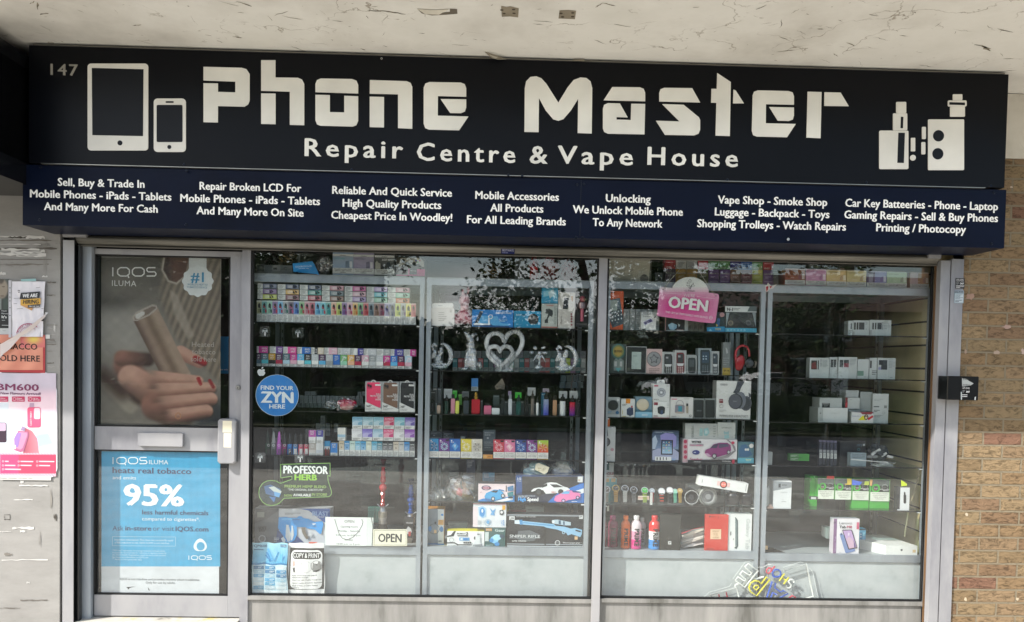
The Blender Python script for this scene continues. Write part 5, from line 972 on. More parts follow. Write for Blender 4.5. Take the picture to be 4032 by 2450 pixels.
for pts,r_,nm in ((hp,26,'outer_heart'),(hs,23,'inner_heart')):
    mb=MB();k=mpp(950,1200,YD+.04);w=[Q(a,b,YD+(.03 if nm[0]=='i' else .045))for a,b in pts];n=len(w);cen=sum(w,Vector())/n;ringv=[]
    for i,v in enumerate(w):
        tn=(w[(i+1)%n]-w[i-1]).normalized();nr=Vector((tn.z,0,-tn.x));
        for a,b in ((-1,-.6),(-.6,-1),(.6,-1),(1,-.6),(1,1),(-1,1)):ringv.append(v+nr*r_*k*a+Vector((0,b*.018,0)))
    mb.grid_faces(ringv,[(i*6+j,i*6+(j+1)%6,((i+1)%n)*6+(j+1)%6,((i+1)%n)*6+j)for i in range(n)for j in range(6)],'ffffff')
    for v in mb.v:pass
    mb.v=[(a,b,max(c_,z+.001))for a,b,c_ in mb.v];mb.build(nm,'frosted',t)
mb=MB();q=Q(950,1380,YD+.05);k=mpp(950,1300,YD);mb.box(q.x-95*k,q.x+95*k,YD+.015,YD+.075,z,z+18*k,'ffffff',bev=.004);mb.poly([(870,1385),(855,1320),(905,1352),(950,1392),(1010,1345),(1062,1280),(1052,1385)],YD+.03,'ffffff',thick=.03);mb.build('base','frosted',t)
def figurine(x,y,nm,lab,blobs,Y,grp='crystal figurines on the second shelf',extra=None):
    crop('B1');k=mpp(x,y,Y);c=Q(x,y,Y);F=lambda a,b,dy=0:Vector((c.x+(a-x)*k,Y+dy,c.z-(b-y)*k))
    t=thing(nm,lab,'figurine',(c.x,Y,z),grp)
    bl=[(F(a,b,d_),(ra*k,ry_*k,rb*k),Matrix.Rotation(rad(ro),3,'Y')if ro else None)for a,b,d_,ra,ry_,rb,ro in blobs]
    skin_blob('glass_body',bl,'crystal',.0032,parent=t,smooth=2)
    return t,F,k
t,F,k=figurine(590,1385,'dog_figurine','silvery clear dog figurine sitting with head raised on the second shelf',[(590,1290,.0,78,60,85,0),(592,1190,.0,66,50,66,0),(585,1110,.0,48,40,52,-10),(590,1065,-.003,38,34,40,0),(562,1020,-.008,32,28,34,0),(536,985,-.014,24,22,24,20),(522,972,-.02,15,14,14,0),(610,1000,.0,24,24,26,0),(640,985,.01,20,10,14,30),(660,1035,.012,13,9,32,10),(545,1270,-.02,24,24,100,4),(632,1280,-.02,24,24,95,-4),(530,1365,-.03,36,34,18,0),(628,1368,-.03,34,34,16,0),(690,1330,.01,30,40,50,0),(500,1370,.01,30,26,14,0)],YD+.06)
def moon(x,y,lab):
    t,F,k=figurine(x,y,'moon_deer_figurine',lab,[(x,y-30,0,85,40,30,0),(x-10,y-75,0,50,34,36,0),(x-20,y-120,0,40,26,48,10),(x-65,y-170,0,26,20,46,25),(x-80,y-230,0,14,14,40,-20),(x+8,y-185,0,34,26,34,0),(x+14,y-225,-.004,24,18,20,30),(x-85,y-130,0,30,16,16,-30),(x-60,y-50,0,50,30,24,0),(x+60,y-50,0,46,30,26,0),(x-70,y-270,0,16,10,24,20),(x-45,y-262,0,14,10,26,-20)],YD+.05)
    mb=MB();pts=[];n=22;crop('B1')
    for i in range(n):
        a=rad(-78+178*i/(n-1));pts.append((x+22+112*math.cos(a)*.92,y-148-130*math.sin(a)))
    rs=[max(2,30*math.sin(math.pi*(i+.6)/(n+1)))for i in range(n)]
    mb.tube([Q(a,b,YD+.05)for a,b in pts],[q*k for q in rs],'ffffff',8);mb.build('crescent','crystal',t);return t
moon(252,1372,'clear crescent moon and deer figurine at the left end of the second shelf')
moon(1615,1400,'clear crescent moon and deer figurine at the right end of the second shelf')
t,F,k=figurine(1330,1385,'flower_figurine','dim clear glass flowers figurine right of the big double heart',[(1330,1350,0,50,30,30,0),(1340,1300,0,14,12,60,0),(1250,1190,0,28,20,20,0),(1400,1190,0,32,20,20,0),(1340,1195,0,26,20,24,0),(1290,1140,0,26,18,24,20),(1380,1135,0,30,16,16,-20),(1335,1240,0,30,20,30,0),(1290,1250,0,10,8,60,30),(1385,1250,0,10,8,60,-30)],YD+.1)
# third shelf: vape kits
z=Z1(2);crop('B2')
def vape(x0,y0,x1,y1,col,tip,lab,kind='pen',Y=None,col2=None,acc=None):
    crop('B2');Y=Y or YD+.02;k=mpp((x0+x1)/2,y1,Y);q=Q((x0+x1)/2,y1,Y);w=(x1-x0)*k;H_=Q((x0+x1)/2,y0,Y).z-z
    t=thing('vape_kit',lab,'vape',(q.x,Y,z),'vape kits standing on the third shelf of the second cabinet')
    if kind=='pen':
        bh=.66;prof=[(0,0),(w/2,.001)]
        n=6
        for i in range(1,n+1):prof.append((w/2,H_*bh*i/n,mixc(col2 or col,col,i/n)))
        prof.append((w*.42,H_*(bh+.02),mixc(col,'202020',.5)));MB().lathe(q.x,Y,z,prof,16,col=col2 or col,sy=.8).build('battery','plastic',t)
        MB().lathe(q.x,Y,z,[(w*.36,H_*(bh+.015)),(w*.40,H_*(bh+.03)),(w*.40,H_*(bh+.18)),(w*.3,H_*(bh+.2)),(w*.2,H_*(bh+.22)),(w*.16,H_)],14,col=tip).build('tank','plastic',t)
    elif kind=='box':
        mb=MB();mb.box(q.x-w/2,q.x+w/2,Y-.006,Y+.012,z,z+H_*.68,col,bev=.005);mb.build('battery','plastic',t)
        mb=MB();mb.lathe(q.x-(0 if acc!='side' else -w*.1),Y+.003,z,[(w*.2,H_*.68),(w*.22,H_*.72),(w*.24,H_*.8),(w*.15,H_*.84),(w*.19,H_*.9),(w*.1,H_*.99)],14,col=tip);mb.build('tank','metal' if tip in ('b08a3a',)else 'plastic',t)
    elif kind=='pod':
        mb=MB();mb.box(q.x-w/2,q.x+w/2,Y-.004,Y+.01,z,z+H_*.78,col,bev=.004);mb.build('battery','plastic',t);mb=MB();mb.box(q.x-w*.38,q.x+w*.38,Y-.002,Y+.008,z+H_*.78,z+H_,tip,bev=.003);mb.build('mouthpiece','plastic',t)
    return t
V=[(150,340,188,497,'2b2b30','141416','black vape with a small white label at the left end of the vape shelf','pod'),(220,380,262,497,'b9a08f','3a3836','beige pink pod vape beside the grey boxes','pod'),(305,292,348,500,'1f3a33','15191a','dark green tall vape pen left of the pink one','pen'),(374,284,418,497,'c98a9a','202224','dusty pink vape with black top','pod'),(424,318,464,497,'d6d86a','23241c','pale yellow vape with black top','pod'),(508,310,568,498,'3d444c','17191b','grey camouflage patterned vape','pod'),(600,262,692,500,'b02334','b08a3a','chunky red vape box with gold tank','box'),(734,382,816,504,'d0708c','2a2426','small pink patterned vape box','pod'),(820,415,906,502,'e2e6e6','2a2d2f','squat white vape with dark oval window','pod'),(915,275,958,500,'262b2e','1a1c1e','black vape with clear tank beside the white one','pod'),(1000,285,1040,504,'c3c8cc','8a8f94','silver slim vape with purple box behind','pod'),(1085,290,1140,506,'1f4f4a','20302c','teal dark vape with green box behind','pen'),(1172,262,1222,506,'1d1f22','17181a','black vape with white marked tank','pen'),(1245,245,1282,508,'6d6660','33302d','tall thin gunmetal vape pen','pen'),(1304,310,1330,508,'dfe2e2','3a3c3e','very thin white vape pen','pen'),(1382,252,1440,512,'8a97b4','141619','blue tall vape fading to silver, near the blue pack','pen'),(1485,300,1530,508,'b08a6a','2a2826','bronze vape with dark tank','pod'),(1562,282,1622,515,'d8dcdc','191b1d','white tall vape with black tank','pen'),(1668,298,1730,514,'c2283a','17181a','red to violet vape with black tank','pen'),(1742,305,1790,512,'2a2530','1a1a1c','black vape at the right end of the vape shelf','pen')]
for a in V:vape(*a,col2={'8a97b4':'1c2fb0','c2283a':'3a2a9a'}.get(a[4]))
crop('B2')
mb=MB();mb.ell(878,465,11,22,YD+.0158,'1b1d1f');
for x,y,c in ((540,425,'e6e6e6'),(775,455,'2c4a9a'),(760,475,'2c4a9a'),(790,440,'b03060')):pass
BX=[(152,245,208,470,'26282b','black box with white squares'),(185,212,224,380,'50565a','grey narrow box'),(228,215,270,380,'4a5054','grey box with small print'),(298,226,388,330,'b6bab8','white box with sideways lettering'),(392,244,442,330,'3fae34','bright green box'),(455,285,495,400,'5a9a3a','olive green box'),(495,255,570,320,'5a6062','grey box'),(835,295,905,412,'2f3e3e','dark green-black device box'),(1000,250,1036,300,'8f7d9c','pale purple box'),(1076,265,1146,330,'3fc43a','vivid green box'),(1213,212,1300,300,'a9adab','white box'),(1360,268,1420,480,'2a6a86','blue narrow box'),(1378,222,1448,262,'a59aa8','lilac box end'),(1556,250,1645,330,'b4b8b6','white box with black mark'),(1672,248,1760,330,'b2b6b4','white box beside the marked one'),(960,360,998,500,'4a5052','small grey box'),(1040,360,1078,500,'565c5e','small grey box by the silver vape'),(1140,360,1172,500,'525859','small grey box by the teal vape'),(700,350,722,500,'4d5254','thin grey box by the red vape')]
for a,b,c,d,col,nm in BX:carton(a,b,c,d,YD+.07,.03,col,[('l',.15,.3,.85,.6,3,mixc(col,'000000',.35)),('r',.1,.08,.9,.12,mixc(col,'ffffff',.3))],'kit_box',nm+f' at x {a}'.replace(f' at x {a}','')+' standing behind the vape kits on the third shelf','box','kit boxes behind the vapes',zb=z if d>460 else None)
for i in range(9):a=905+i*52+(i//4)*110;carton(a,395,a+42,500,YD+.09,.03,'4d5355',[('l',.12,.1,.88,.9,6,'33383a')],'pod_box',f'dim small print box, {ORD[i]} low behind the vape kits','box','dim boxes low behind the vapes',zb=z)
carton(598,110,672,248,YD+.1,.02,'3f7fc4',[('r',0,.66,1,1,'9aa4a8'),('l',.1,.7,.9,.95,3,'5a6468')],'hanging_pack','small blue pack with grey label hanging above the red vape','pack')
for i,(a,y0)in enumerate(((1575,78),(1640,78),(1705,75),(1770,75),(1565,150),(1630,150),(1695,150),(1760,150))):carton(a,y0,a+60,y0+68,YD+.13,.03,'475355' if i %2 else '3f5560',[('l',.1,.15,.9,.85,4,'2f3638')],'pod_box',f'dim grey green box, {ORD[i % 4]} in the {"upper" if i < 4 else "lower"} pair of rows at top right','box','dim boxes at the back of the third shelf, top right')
def sheet(name,cr,pts,Y,dz,col,lab,cat,mat='plastic_wrap'):
    crop(cr);mb=MB();w=[Q(a,b,Y+d_)for (a,b),d_ in zip(pts,dz)];mb.grid_faces(w,[tuple(q)for q in TP([w])],col);mb.grid_faces([q+Vector((0,.0006,0))for q in w],[tuple(q)[::-1]for q in TP([w])],col);return tag(mb.build(name,mat),lab,cat)
sheet('cellophane','B2',[(935,110),(850,200),(870,240),(900,225),(960,235),(965,180)],YD+.05,[0,.02,.03,-.01,.02,.01],'6d675e','pale crumpled cellophane tip hanging above the squat white vape','wrapping','paper')
# fourth shelf
z=Z1(3)
P4=[(140,240,'2a8fc4','sky blue','burst','124a78'),(243,358,'6a2f8a','purple','ring','a9d4ea'),(361,477,'1667bd','blue','diamond','5fb0ea'),(482,600,'e0cc3a','yellow','swirl','f2ecc0'),(600,717,'d9d2c4','cream','burst','8a857c'),(838,955,'d03a4c','red','swirl','f0aab4'),(958,1075,'e07aa0','pink','diamond','f6c4cc'),(1079,1195,'20418c','navy','ring','5f9ae0'),(1200,1317,'7a2a80','deep purple','ring','bcd4ec'),(1320,1437,'d9a63a','lime and orange','swirl','d03424')]
for i,(a,b,c1,nm,kd,c2)in enumerate(P4):
    off=i*1.6;A_=[('g',0,0,1,.67,c1 if i<9 else 'a8cc3a',c1 if i<9 else 'e8562a'),('t','VUSE',.1,.4,.2,.06,'ffffff',.02),('e',.18,.09,.07,.04,'f0f0f0')]
    if i in (1,5,6,7,8):A_.append(('r',.66,.03,.96,.13,'17171c'))
    n=12
    if kd=='diamond':A_+=[('p',[(.5,.17),(.85,.38),(.5,.62),(.18,.38)],c2),('p',[(.5,.17),(.85,.38),(.5,.42)],mixc(c2,c1,.5)),('p',[(.18,.38),(.5,.42),(.5,.62)],mixc(c2,c1,.35)),('p',[(.34,.3),(.62,.3),(.5,.5)],mixc(c2,'ffffff',.4))]
    else:
        for k_ in range(n):
            a0=2*math.pi*k_/n;sw_=.35 if kd=='swirl' else .0;r1,r2=(.36,.14)if kd!='burst' else (.38,.1)
            A_.append(('p',[(.52+r2*math.cos(a0),.41+r2*.58*math.sin(a0)),(.52+r1*math.cos(a0+sw_-.1),.41+r1*.58*math.sin(a0+sw_-.1)),(.52+r1*math.cos(a0+sw_+.16),.41+r1*.58*math.sin(a0+sw_+.16)),(.52+r2*math.cos(a0+.3),.41+r2*.58*math.sin(a0+.3))],mixc(c2,'ffffff',.35*(k_ %2))))
    A_+=[('r',0,.67,1,1,'eceae4'),('t','This product',.15,.85,.76,.045,'4a4a4a',.01),('t','contains nicotine',.08,.92,.84,.045,'4a4a4a',.01),('t','which is highly',.1,.9,.91,.045,'4a4a4a',.01)]
    carton(a+1,770+off+(4 if i>4 else 0),b,974+off,YD,.03,c1,A_,'vape_pack',f'{nm} flower-pattern vape pack, {ORD[i % 5]} in the {"left" if i < 5 else "right"} set of five','vape pack','boldly coloured vape packs on the fourth shelf of the second cabinet',zb=z)
carton(726,945,833,982,YD,.02,'e0953a',[('p',[(0,0),(.4,.3),(.4,1),(0,1)],'e8b060'),('l',.5,.2,.95,.7,1,'8a5a20')],'small_box','small flat orange box between the two sets of colourful packs','box',zb=z)
for x0,y0,x1,y1,c,lab in ((140,690,278,800,'3a4346','dim grey booklet behind the sky blue pack'),(285,705,405,775,'343c40','dim dark box behind the purple and blue packs'),(728,672,860,900,'59646a','grey box with small print behind the orange box'),(480,745,530,775,'7d8482','small pale box top behind the yellow pack')):carton(x0,y0,x1,y1,YD+.13,.03,c,[('l',.12,.1,.88,.3,2,mixc(c,'ffffff',.35)),('r',.3,.36,.45,.44,mixc(c,'ffffff',.4)),('l',.1,.55,.9,.9,4,mixc(c,'ffffff',.25))],'product_box',lab,'box',zb=None)
# fifth shelf
z=Z1(4);crop('B2')
carton(1086,1182,1825,1470,YD,.16,'1c3a6a',[('p',[(0,0),(.085,.0),(.09,.58),(.0,.66)],'204a86'),('p',[(.09,.0),(.94,.0),(.92,.1),(.93,.35),(.7,.6),(.6,.69),(.09,.69)],'15181c'),('p',[(.0,.69),(.58,.66),(.46,1),(0,1)],'15233f'),('p',[(.46,1),(.62,.62),(.93,.3),(1,.25),(1,1)],'1d72c8'),('p',[(.62,.75),(1,.45),(1,.62),(.7,.88)],'dfe8ef'),('t','1:12',.02,.075,.13,.09,'e6ecf2',.03),('t','SCALE',.02,.075,.19,.03,'e6ecf2',.02),('t','High',.03,.145,.93,.14,'3aa0e8',.05),('t','Speed',.165,.33,.93,.14,'f0f2f4',.05),('l',.03,.72,.28,.8,2,'c9d4e0'),('r',.91,-.0,.985,.22,'d4d8da'),('l',.92,.1,.975,.18,1,'b5803a'),
    ('p',[(.22,.56),(.26,.46),(.33,.42),(.4,.32),(.46,.24),(.52,.22),(.6,.24),(.7,.38),(.76,.42),(.8,.5),(.72,.58),(.66,.62),(.44,.66),(.4,.52),(.32,.5),(.24,.58)],'e6e9ea'),('p',[(.33,.42),(.4,.32),(.46,.26),(.46,.36),(.4,.42)],'20262a'),('p',[(.5,.3),(.6,.3),(.7,.4),(.56,.42)],'262c30'),('e',.335,.6,.055,.14,'1c1e20'),('e',.335,.6,.032,.085,'4a4d50'),('e',.66,.58,.04,.1,'1c1e20'),('t','S51',.52,.58,.62,.05,'c8343e',.04),
    ('p',[(.56,.9),(.58,.75),(.66,.64),(.76,.52),(.86,.55),(.95,.66),(.95,.78),(.86,.86),(.76,.9),(.72,.96),(.6,.96)],'e07ab0'),('p',[(.66,.66),(.72,.56),(.8,.56),(.78,.66)],'6fb4e0'),('p',[(.82,.52),(.95,.58),(.96,.62),(.84,.6)],'2f3a7a'),('e',.70,.92,.03,.075,'3a2f5a'),('e',.70,.92,.018,.045,'c9b4dc'),('e',.91,.8,.028,.07,'3a2f5a'),('e',.91,.8,.016,.04,'c9b4dc'),('l',.82,.93,.98,.97,1,'dfe8f0')],'toy_car_box','large blue toy box with High Speed lettering and a white racing car','toy box',zb=z,side='24508a')
carton(672,1258,1070,1462,YD,.07,'e4d2d6',[('p',[(0,.9),(.15,.8),(.6,.82),(1,.62),(1,1),(0,1)],'2a86cc'),('p',[(.4,.98),(.95,.7),(.95,.88),(.6,1)],'e9eef2'),('e',.22,.24,.13,.13,'23345c'),('e',.22,.24,.1,.1,'c9a4b4'),('t','RACING',.13,.36,.28,.08,'9a2f4a',.04),('l',.06,.45,.15,.5,1,'8a3a4a'),('p',[(.17,.72),(.22,.52),(.36,.4),(.44,.33),(.58,.34),(.68,.46),(.72,.6),(.7,.76),(.58,.84),(.44,.9),(.24,.88)],'3f9fd4'),('p',[(.34,.46),(.43,.37),(.56,.38),(.5,.5)],'1d2c3a'),('p',[(.56,.3),(.7,.36),(.73,.42),(.58,.36)],'2a7fb8'),('e',.41,.82,.05,.12,'17181c'),('e',.41,.82,.03,.075,'c9ccd0'),('e',.68,.66,.05,.12,'17181c'),('e',.68,.66,.03,.075,'c9ccd0'),('p',[(.19,.78),(.36,.84),(.34,.92),(.2,.9)],'1f6fb0'),('r',.76,.12,.785,.45,'1c1c20'),('p',[(.8,.2),(.97,.1),(.97,.38),(.82,.42)],'2f6f9a'),('p',[(.8,.5),(.97,.44),(.97,.66),(.82,.7)],'2a7a84'),('r',.82,.72,.95,.8,'1f2428'),('r',0,0,1,.025,'3a3a40')],'toy_car_box','pink and blue toy box picturing a blue racing car','toy box',zb=z,side='2a2f38')
def bagged(x,y,rx,ry,c1,lab,dy=.05,Y=None,seed=40,parts=None,zb=None):
    Y=Y or YD+.07;crop('B2');k=mpp(x,y,Y);c=Q(x,y,Y);F=lambda a,b,d_=0:(c.x+(a-x)*k,Y+d_,c.z-(b-y)*k)
    t=thing('bagged_slippers',lab,'slippers',(c.x,Y,c.z-ry*k));skin_blob('plush_slippers',[(F(a,b,d_),(ra*k,min(ra,rb)*k*.7,rb*k),Matrix.Rotation(rad(ro),3,'Y')if ro else None,col)for a,b,d_,ra,rb,ro,col in parts],'fluff',.0055,parent=t,smooth=4)
    m_=bag('x','B2',x,y,rx,ry,Y,dy,'ffffff','',seed=seed,zb=zb,extra=1,amp=.25);m_.build('plastic_bag','plastic_wrap',t);return t
zc=Q(1450,1190,YD+.07).z
bagged(1300,1105,150,95,'','pale turquoise fluffy slippers in clear bag on the large blue toy box',seed=41,zb=zc,parts=[(1310,1060,0,85,50,0,'9fd0cf'),(1230,1140,0,70,52,10,'a6d8d6'),(1340,1150,0,90,48,0,'98c9ca'),(1370,1095,.01,60,60,0,'a8d6d4')])
bagged(1590,1105,145,95,'','pale grey fluffy slippers bagged at the right on the large blue toy box',seed=42,zb=zc,parts=[(1590,1050,0,80,45,10,'c3beb4'),(1540,1140,0,70,55,-10,'bdb8ae'),(1640,1140,0,75,52,0,'c8c3ba'),(1600,1100,.01,85,42,0,'d0ccc2')])
mb=MB();crop('B2');w=[(1300,1050),(1330,1035),(1450,1082),(1430,1135),(1395,1158),(1292,1108)];mb.poly(w,YD+.01,'ddd6be',thick=.0008);mb.ring(1395,1100,12,9,YD+.0092,'8a7a5a');mb.ring(1378,1112,12,9,YD+.0092,'8a7a5a');mb.lines(1325,1080,1365,1130,2,YD+.0092,'b5aa8a');tag(mb.build('paper_tag','paper'),'cream paper tag leaning on the bag of turquoise slippers','tag')
bagged(500,1320,190,150,'','brown, white and red plush slippers in a clear bag on the fifth shelf',seed=43,zb=z,dy=.06,parts=[(400,1245,0,42,40,20,'e8e6e4'),(430,1310,0,52,80,0,'8a6a55'),(400,1395,0,32,45,0,'e0ddd8'),(470,1350,-.01,36,52,-15,'cc2f3a'),(535,1370,0,62,60,0,'9a7452'),(520,1275,.0,24,42,-20,'8a5f42'),(585,1405,0,48,34,30,'a07c58'),(455,1225,.01,40,24,0,'d9c8c0')])
bag('clear_bag','B2',225,1380,110,70,YD+.06,.05,'b9c4b9','flat crumpled clear bag at the left end of the fifth shelf',seed=44,zb=z,amp=.3)
for x0,y0,x1,y1,c,lab in ((505,1160,635,1300,'4f5d6a','grey blue box behind the plush slippers'),(545,990,640,1150,'26324a','tall navy box hanging above the plush slippers'),(352,1135,458,1200,'5b6665','grey box end behind the plush slippers'),(720,1140,852,1255,'1d6f92','blue box behind the pink and blue toy box')):crop('B2');carton(x0,y0,x1,y1,YD+.16,.03,c,[('l',.12,.1,.88,.5,4,mixc(c,'ffffff',.35)),('r',.5,0,1,.4,mixc(c,'5fc0ea',.45))]if x0==720 else [('l',.12,.1,.88,.6,5,mixc(c,'ffffff',.3))],'product_box',lab,'box',zb=None)
# cabinet floor
z=Z1(-1);crop('B3')
carton(104,290,300,684,YD+.03,.09,'d5dad9',[('p',[(0,0),(.66,.0),(.66,1),(0,1)],'7d8a94'),('r',.68,.3,.98,.44,'d8a25a'),('e',.9,.16,.07,.035,'2f86c8'),('o',.45,.55,.3,.27,'3a4a5a'),('e',.22,.55,.1,.08,'2f7fc0'),('e',.86,.56,.1,.08,'2f7fc0'),('r',.44,.58,.58,.67,'d8b078'),('e',.52,.38,.05,.03,'2a3036'),('r',.0,.94,.66,1,'3f6f9a'),('r',.66,.96,1,1,'2f7fc0'),('l',.68,.86,.96,.92,1,'3a4650')],'robot_toy_box','tall white toy box picturing a round blue-armed robot on the cabinet floor','toy box',zb=z,side='c98a3c')
carton(333,530,740,700,YD,.07,'e6e9e8',[('p',[(0,.3),(.1,.26),(.17,.05),(.2,.0),(.24,0),(.18,.34),(0,.4)],'2b2e31'),('p',[(0,.72),(.2,.72),(.3,.85),(.66,.86),(.66,.93),(.28,.92),(.2,.8),(0,.8)],'2b2e31'),('t','ROBOT',.27,.5,.22,.1,'3a4046',.04),('t','2',.5,.57,.24,.17,'2a2d30',.04),('r',.28,.28,.56,.34,'3a4046'),('r',.33,.42,.6,.62,'5fa0d0'),('r',.36,.46,.42,.58,'dfeaf0'),('r',.45,.45,.55,.6,'2f7fc0'),('o',.12,.57,.065,.05,'a9b0b2'),('r',.44,.7,.485,.8,'2b2e31'),('r',.495,.7,.54,.8,'2b2e31'),('r',.55,.7,.595,.8,'2b2e31'),('r',.605,.7,.65,.8,'2b2e31'),('e',.84,.2,.045,.12,'c9ced0'),('r',.815,.18,.87,.24,'2b2e31'),('p',[(.78,.32),(.9,.32),(.88,.6),(.9,.78),(.94,.9),(.7,.92),(.76,.6)],'d3d8da'),('r',.72,.36,.76,.55,'3a4046'),('p',[(.7,.88),(.94,.84),(.94,.95),(.68,.96)],'8a9094'),('l',.02,.9,.45,.95,1,'4a4e52')],'robot_toy_box','low white and black toy box picturing a small robot with blue panel','toy box',zb=z,side='d9d03a')
carton(616,232,980,490,YD,.06,'dfe4e8',[('p',[(0,.12),(.14,.12),(.14,.98),(0,.98)],'e6d8dc'),('p',[(.16,.15),(.3,.1),(.4,.2),(.4,.55),(.28,.62),(.18,.5)],'9fc8e6'),('e',.28,.36,.08,.2,'3f8fd0'),('e',.28,.3,.03,.08,'e2ecf2'),('p',[(.5,.18),(.6,.3),(.68,.2),(.64,.4),(.66,.5),(.52,.48),(.56,.36)],'6aa4d4'),('r',.88,.07,.97,.26,'e0a83a'),('p',[(.8,.28),(.9,.26),(.94,.4),(.88,.5),(.8,.46)],'3a4448'),('e',.86,.36,.04,.06,'e9ecec'),('v','TOY',.74,.84,.7,.95,'3f8fd0',-80),('o',.45,.8,.1,.085,'8fb4cc'),('e',.45,.78,.05,.08,'6aa8d8'),('l',.15,.7,.26,.9,5,'9aa4aa'),('l',.31,.7,.36,.92,5,'b9c0c4'),('r',0,0,1,.02,'b03a4a')],'toy_box','pale toy box with blue robot pictures resting on two lower toy boxes','toy box')
carton(742,495,970,704,YD,.06,'2f5a58',[('t','Gear',.5,.97,.2,.14,'cfe0e0',.03),('r',.06,.03,.36,.17,'b5803a'),('t','ROBOT',.08,.34,.14,.07,'e9e0d0',.02),('r',.02,.22,.2,.7,'c3cfcf'),('e',.48,.62,.2,.2,'7fc4ea'),('e',.6,.5,.2,.16,'a9dcf2'),('e',.34,.66,.1,.11,'2f86c4'),('e',.6,.85,.12,.1,'2f86c4'),('e',.84,.44,.12,.1,'27465a'),('l',.05,.88,.45,.96,2,'b9cccc')],'toy_box','dark green toy box picturing a pale blue wheeled robot','toy box',zb=z)
carton(988,352,1816,706,YD-.002,.08,'24262a',[('r',0,0,1,.045,'8a9298'),('r',0,.9,1,.93,'9aa4aa'),('r',0,.965,1,.99,'cfd6da'),('p',[(.15,.5),(.3,.48),(.42,.6),(.36,.8),(.2,.84),(.12,.72)],'60676c'),('p',[(.3,.12),(.5,.1),(.44,.45),(.34,.4)],'33373b'),('t','SNIPER RIFLE',.03,.44,.71,.095,'0c0d0f',.06),('p',[(.03,.715),(.44,.715),(.43,.725),(.035,.725)],'b9c0c4'),('t','SNIPER RIFLE',.034,.436,.705,.085,'e2e6e8',.02),('t','SUPER WEAPON',.065,.25,.83,.04,'e6e9ea',.03),('t','ACCOMPANY THE CHILDREN',.12,.38,.075,.025,'d8dcde',.02),('r',.03,.05,.1,.16,'dfe3e5'),('t','J9',.04,.09,.14,.06,'1a1c1e',.03),('r',.95,.02,1,.13,'cfd4d6'),('t','3+',.955,.99,.09,.06,'22262a',.03),
    ('p',[(.1,.17),(.16,.17),(.2,.19),(.62,.29),(.64,.34),(.76,.37),(.84,.43),(.9,.41),(.99,.47),(.985,.6),(.965,.69),(.85,.6),(.8,.64),(.78,.56),(.66,.46),(.52,.4),(.48,.36),(.2,.3),(.1,.27)],'8fbfe0'),('p',[(.1,.17),(.16,.16),(.17,.29),(.1,.28)],'d5e2ea'),('p',[(.16,.17),(.2,.15),(.21,.3),(.17,.31)],'4a90c4'),('p',[(.2,.22),(.62,.32),(.62,.36),(.2,.26)],'5f9fcc'),('p',[(.59,.17),(.66,.15),(.84,.23),(.84,.33),(.76,.33),(.6,.27)],'b8cdda'),('p',[(.68,.17),(.71,.18),(.71,.3),(.68,.29)],'3f5f7a'),('p',[(.74,.2),(.76,.21),(.76,.32),(.74,.31)],'3f5f7a'),('e',.61,.22,.018,.05,'e2eaee'),('p',[(.905,.46),(.97,.5),(.97,.54),(.9,.5)],'20262c'),('o',.745,.55,.02,.012,'a9cbe0'),('p',[(.49,.44),(.52,.44),(.51,.62),(.51,.96),(.495,.96),(.49,.66),(.44,.8),(.43,.79),(.48,.6)],'0e0f11'),('r',.89,.67,.93,.77,'d8b488'),('o',.665,.87,.035,.026,'d0d4d6'),('t','For Toys',.645,.685,.88,.03,'d0d4d6',.01),('t','Electric toy gun series',.74,.96,.885,.04,'e4e6e8',.03),('r',.73,.86,.99,.865,'c0c6ca')],'toy_rifle_box','long black box with SNIPER RIFLE lettering and a pale blue toy rifle','toy box',zb=z,side='3a3d42')
for x0,y0,x1,y1,c,lab in ((1192,262,1392,345,'b4bcae','pale green box behind the rifle box'),(1025,304,1200,345,'9a3038','dark red box top behind the rifle box'),(1565,232,1650,262,'3a5a56','dim teal box high behind the rifle box'),(985,230,1012,345,'b8b030','narrow yellow box left behind the rifle box'),(345,440,560,500,'7d8c8a','grey green box behind the low white toy box')):carton(x0,y0,x1,y1,YD+.12,.04,c,[('l',.1,.3,.5,.6,1,mixc(c,'000000',.4))],'product_box',lab,'box')
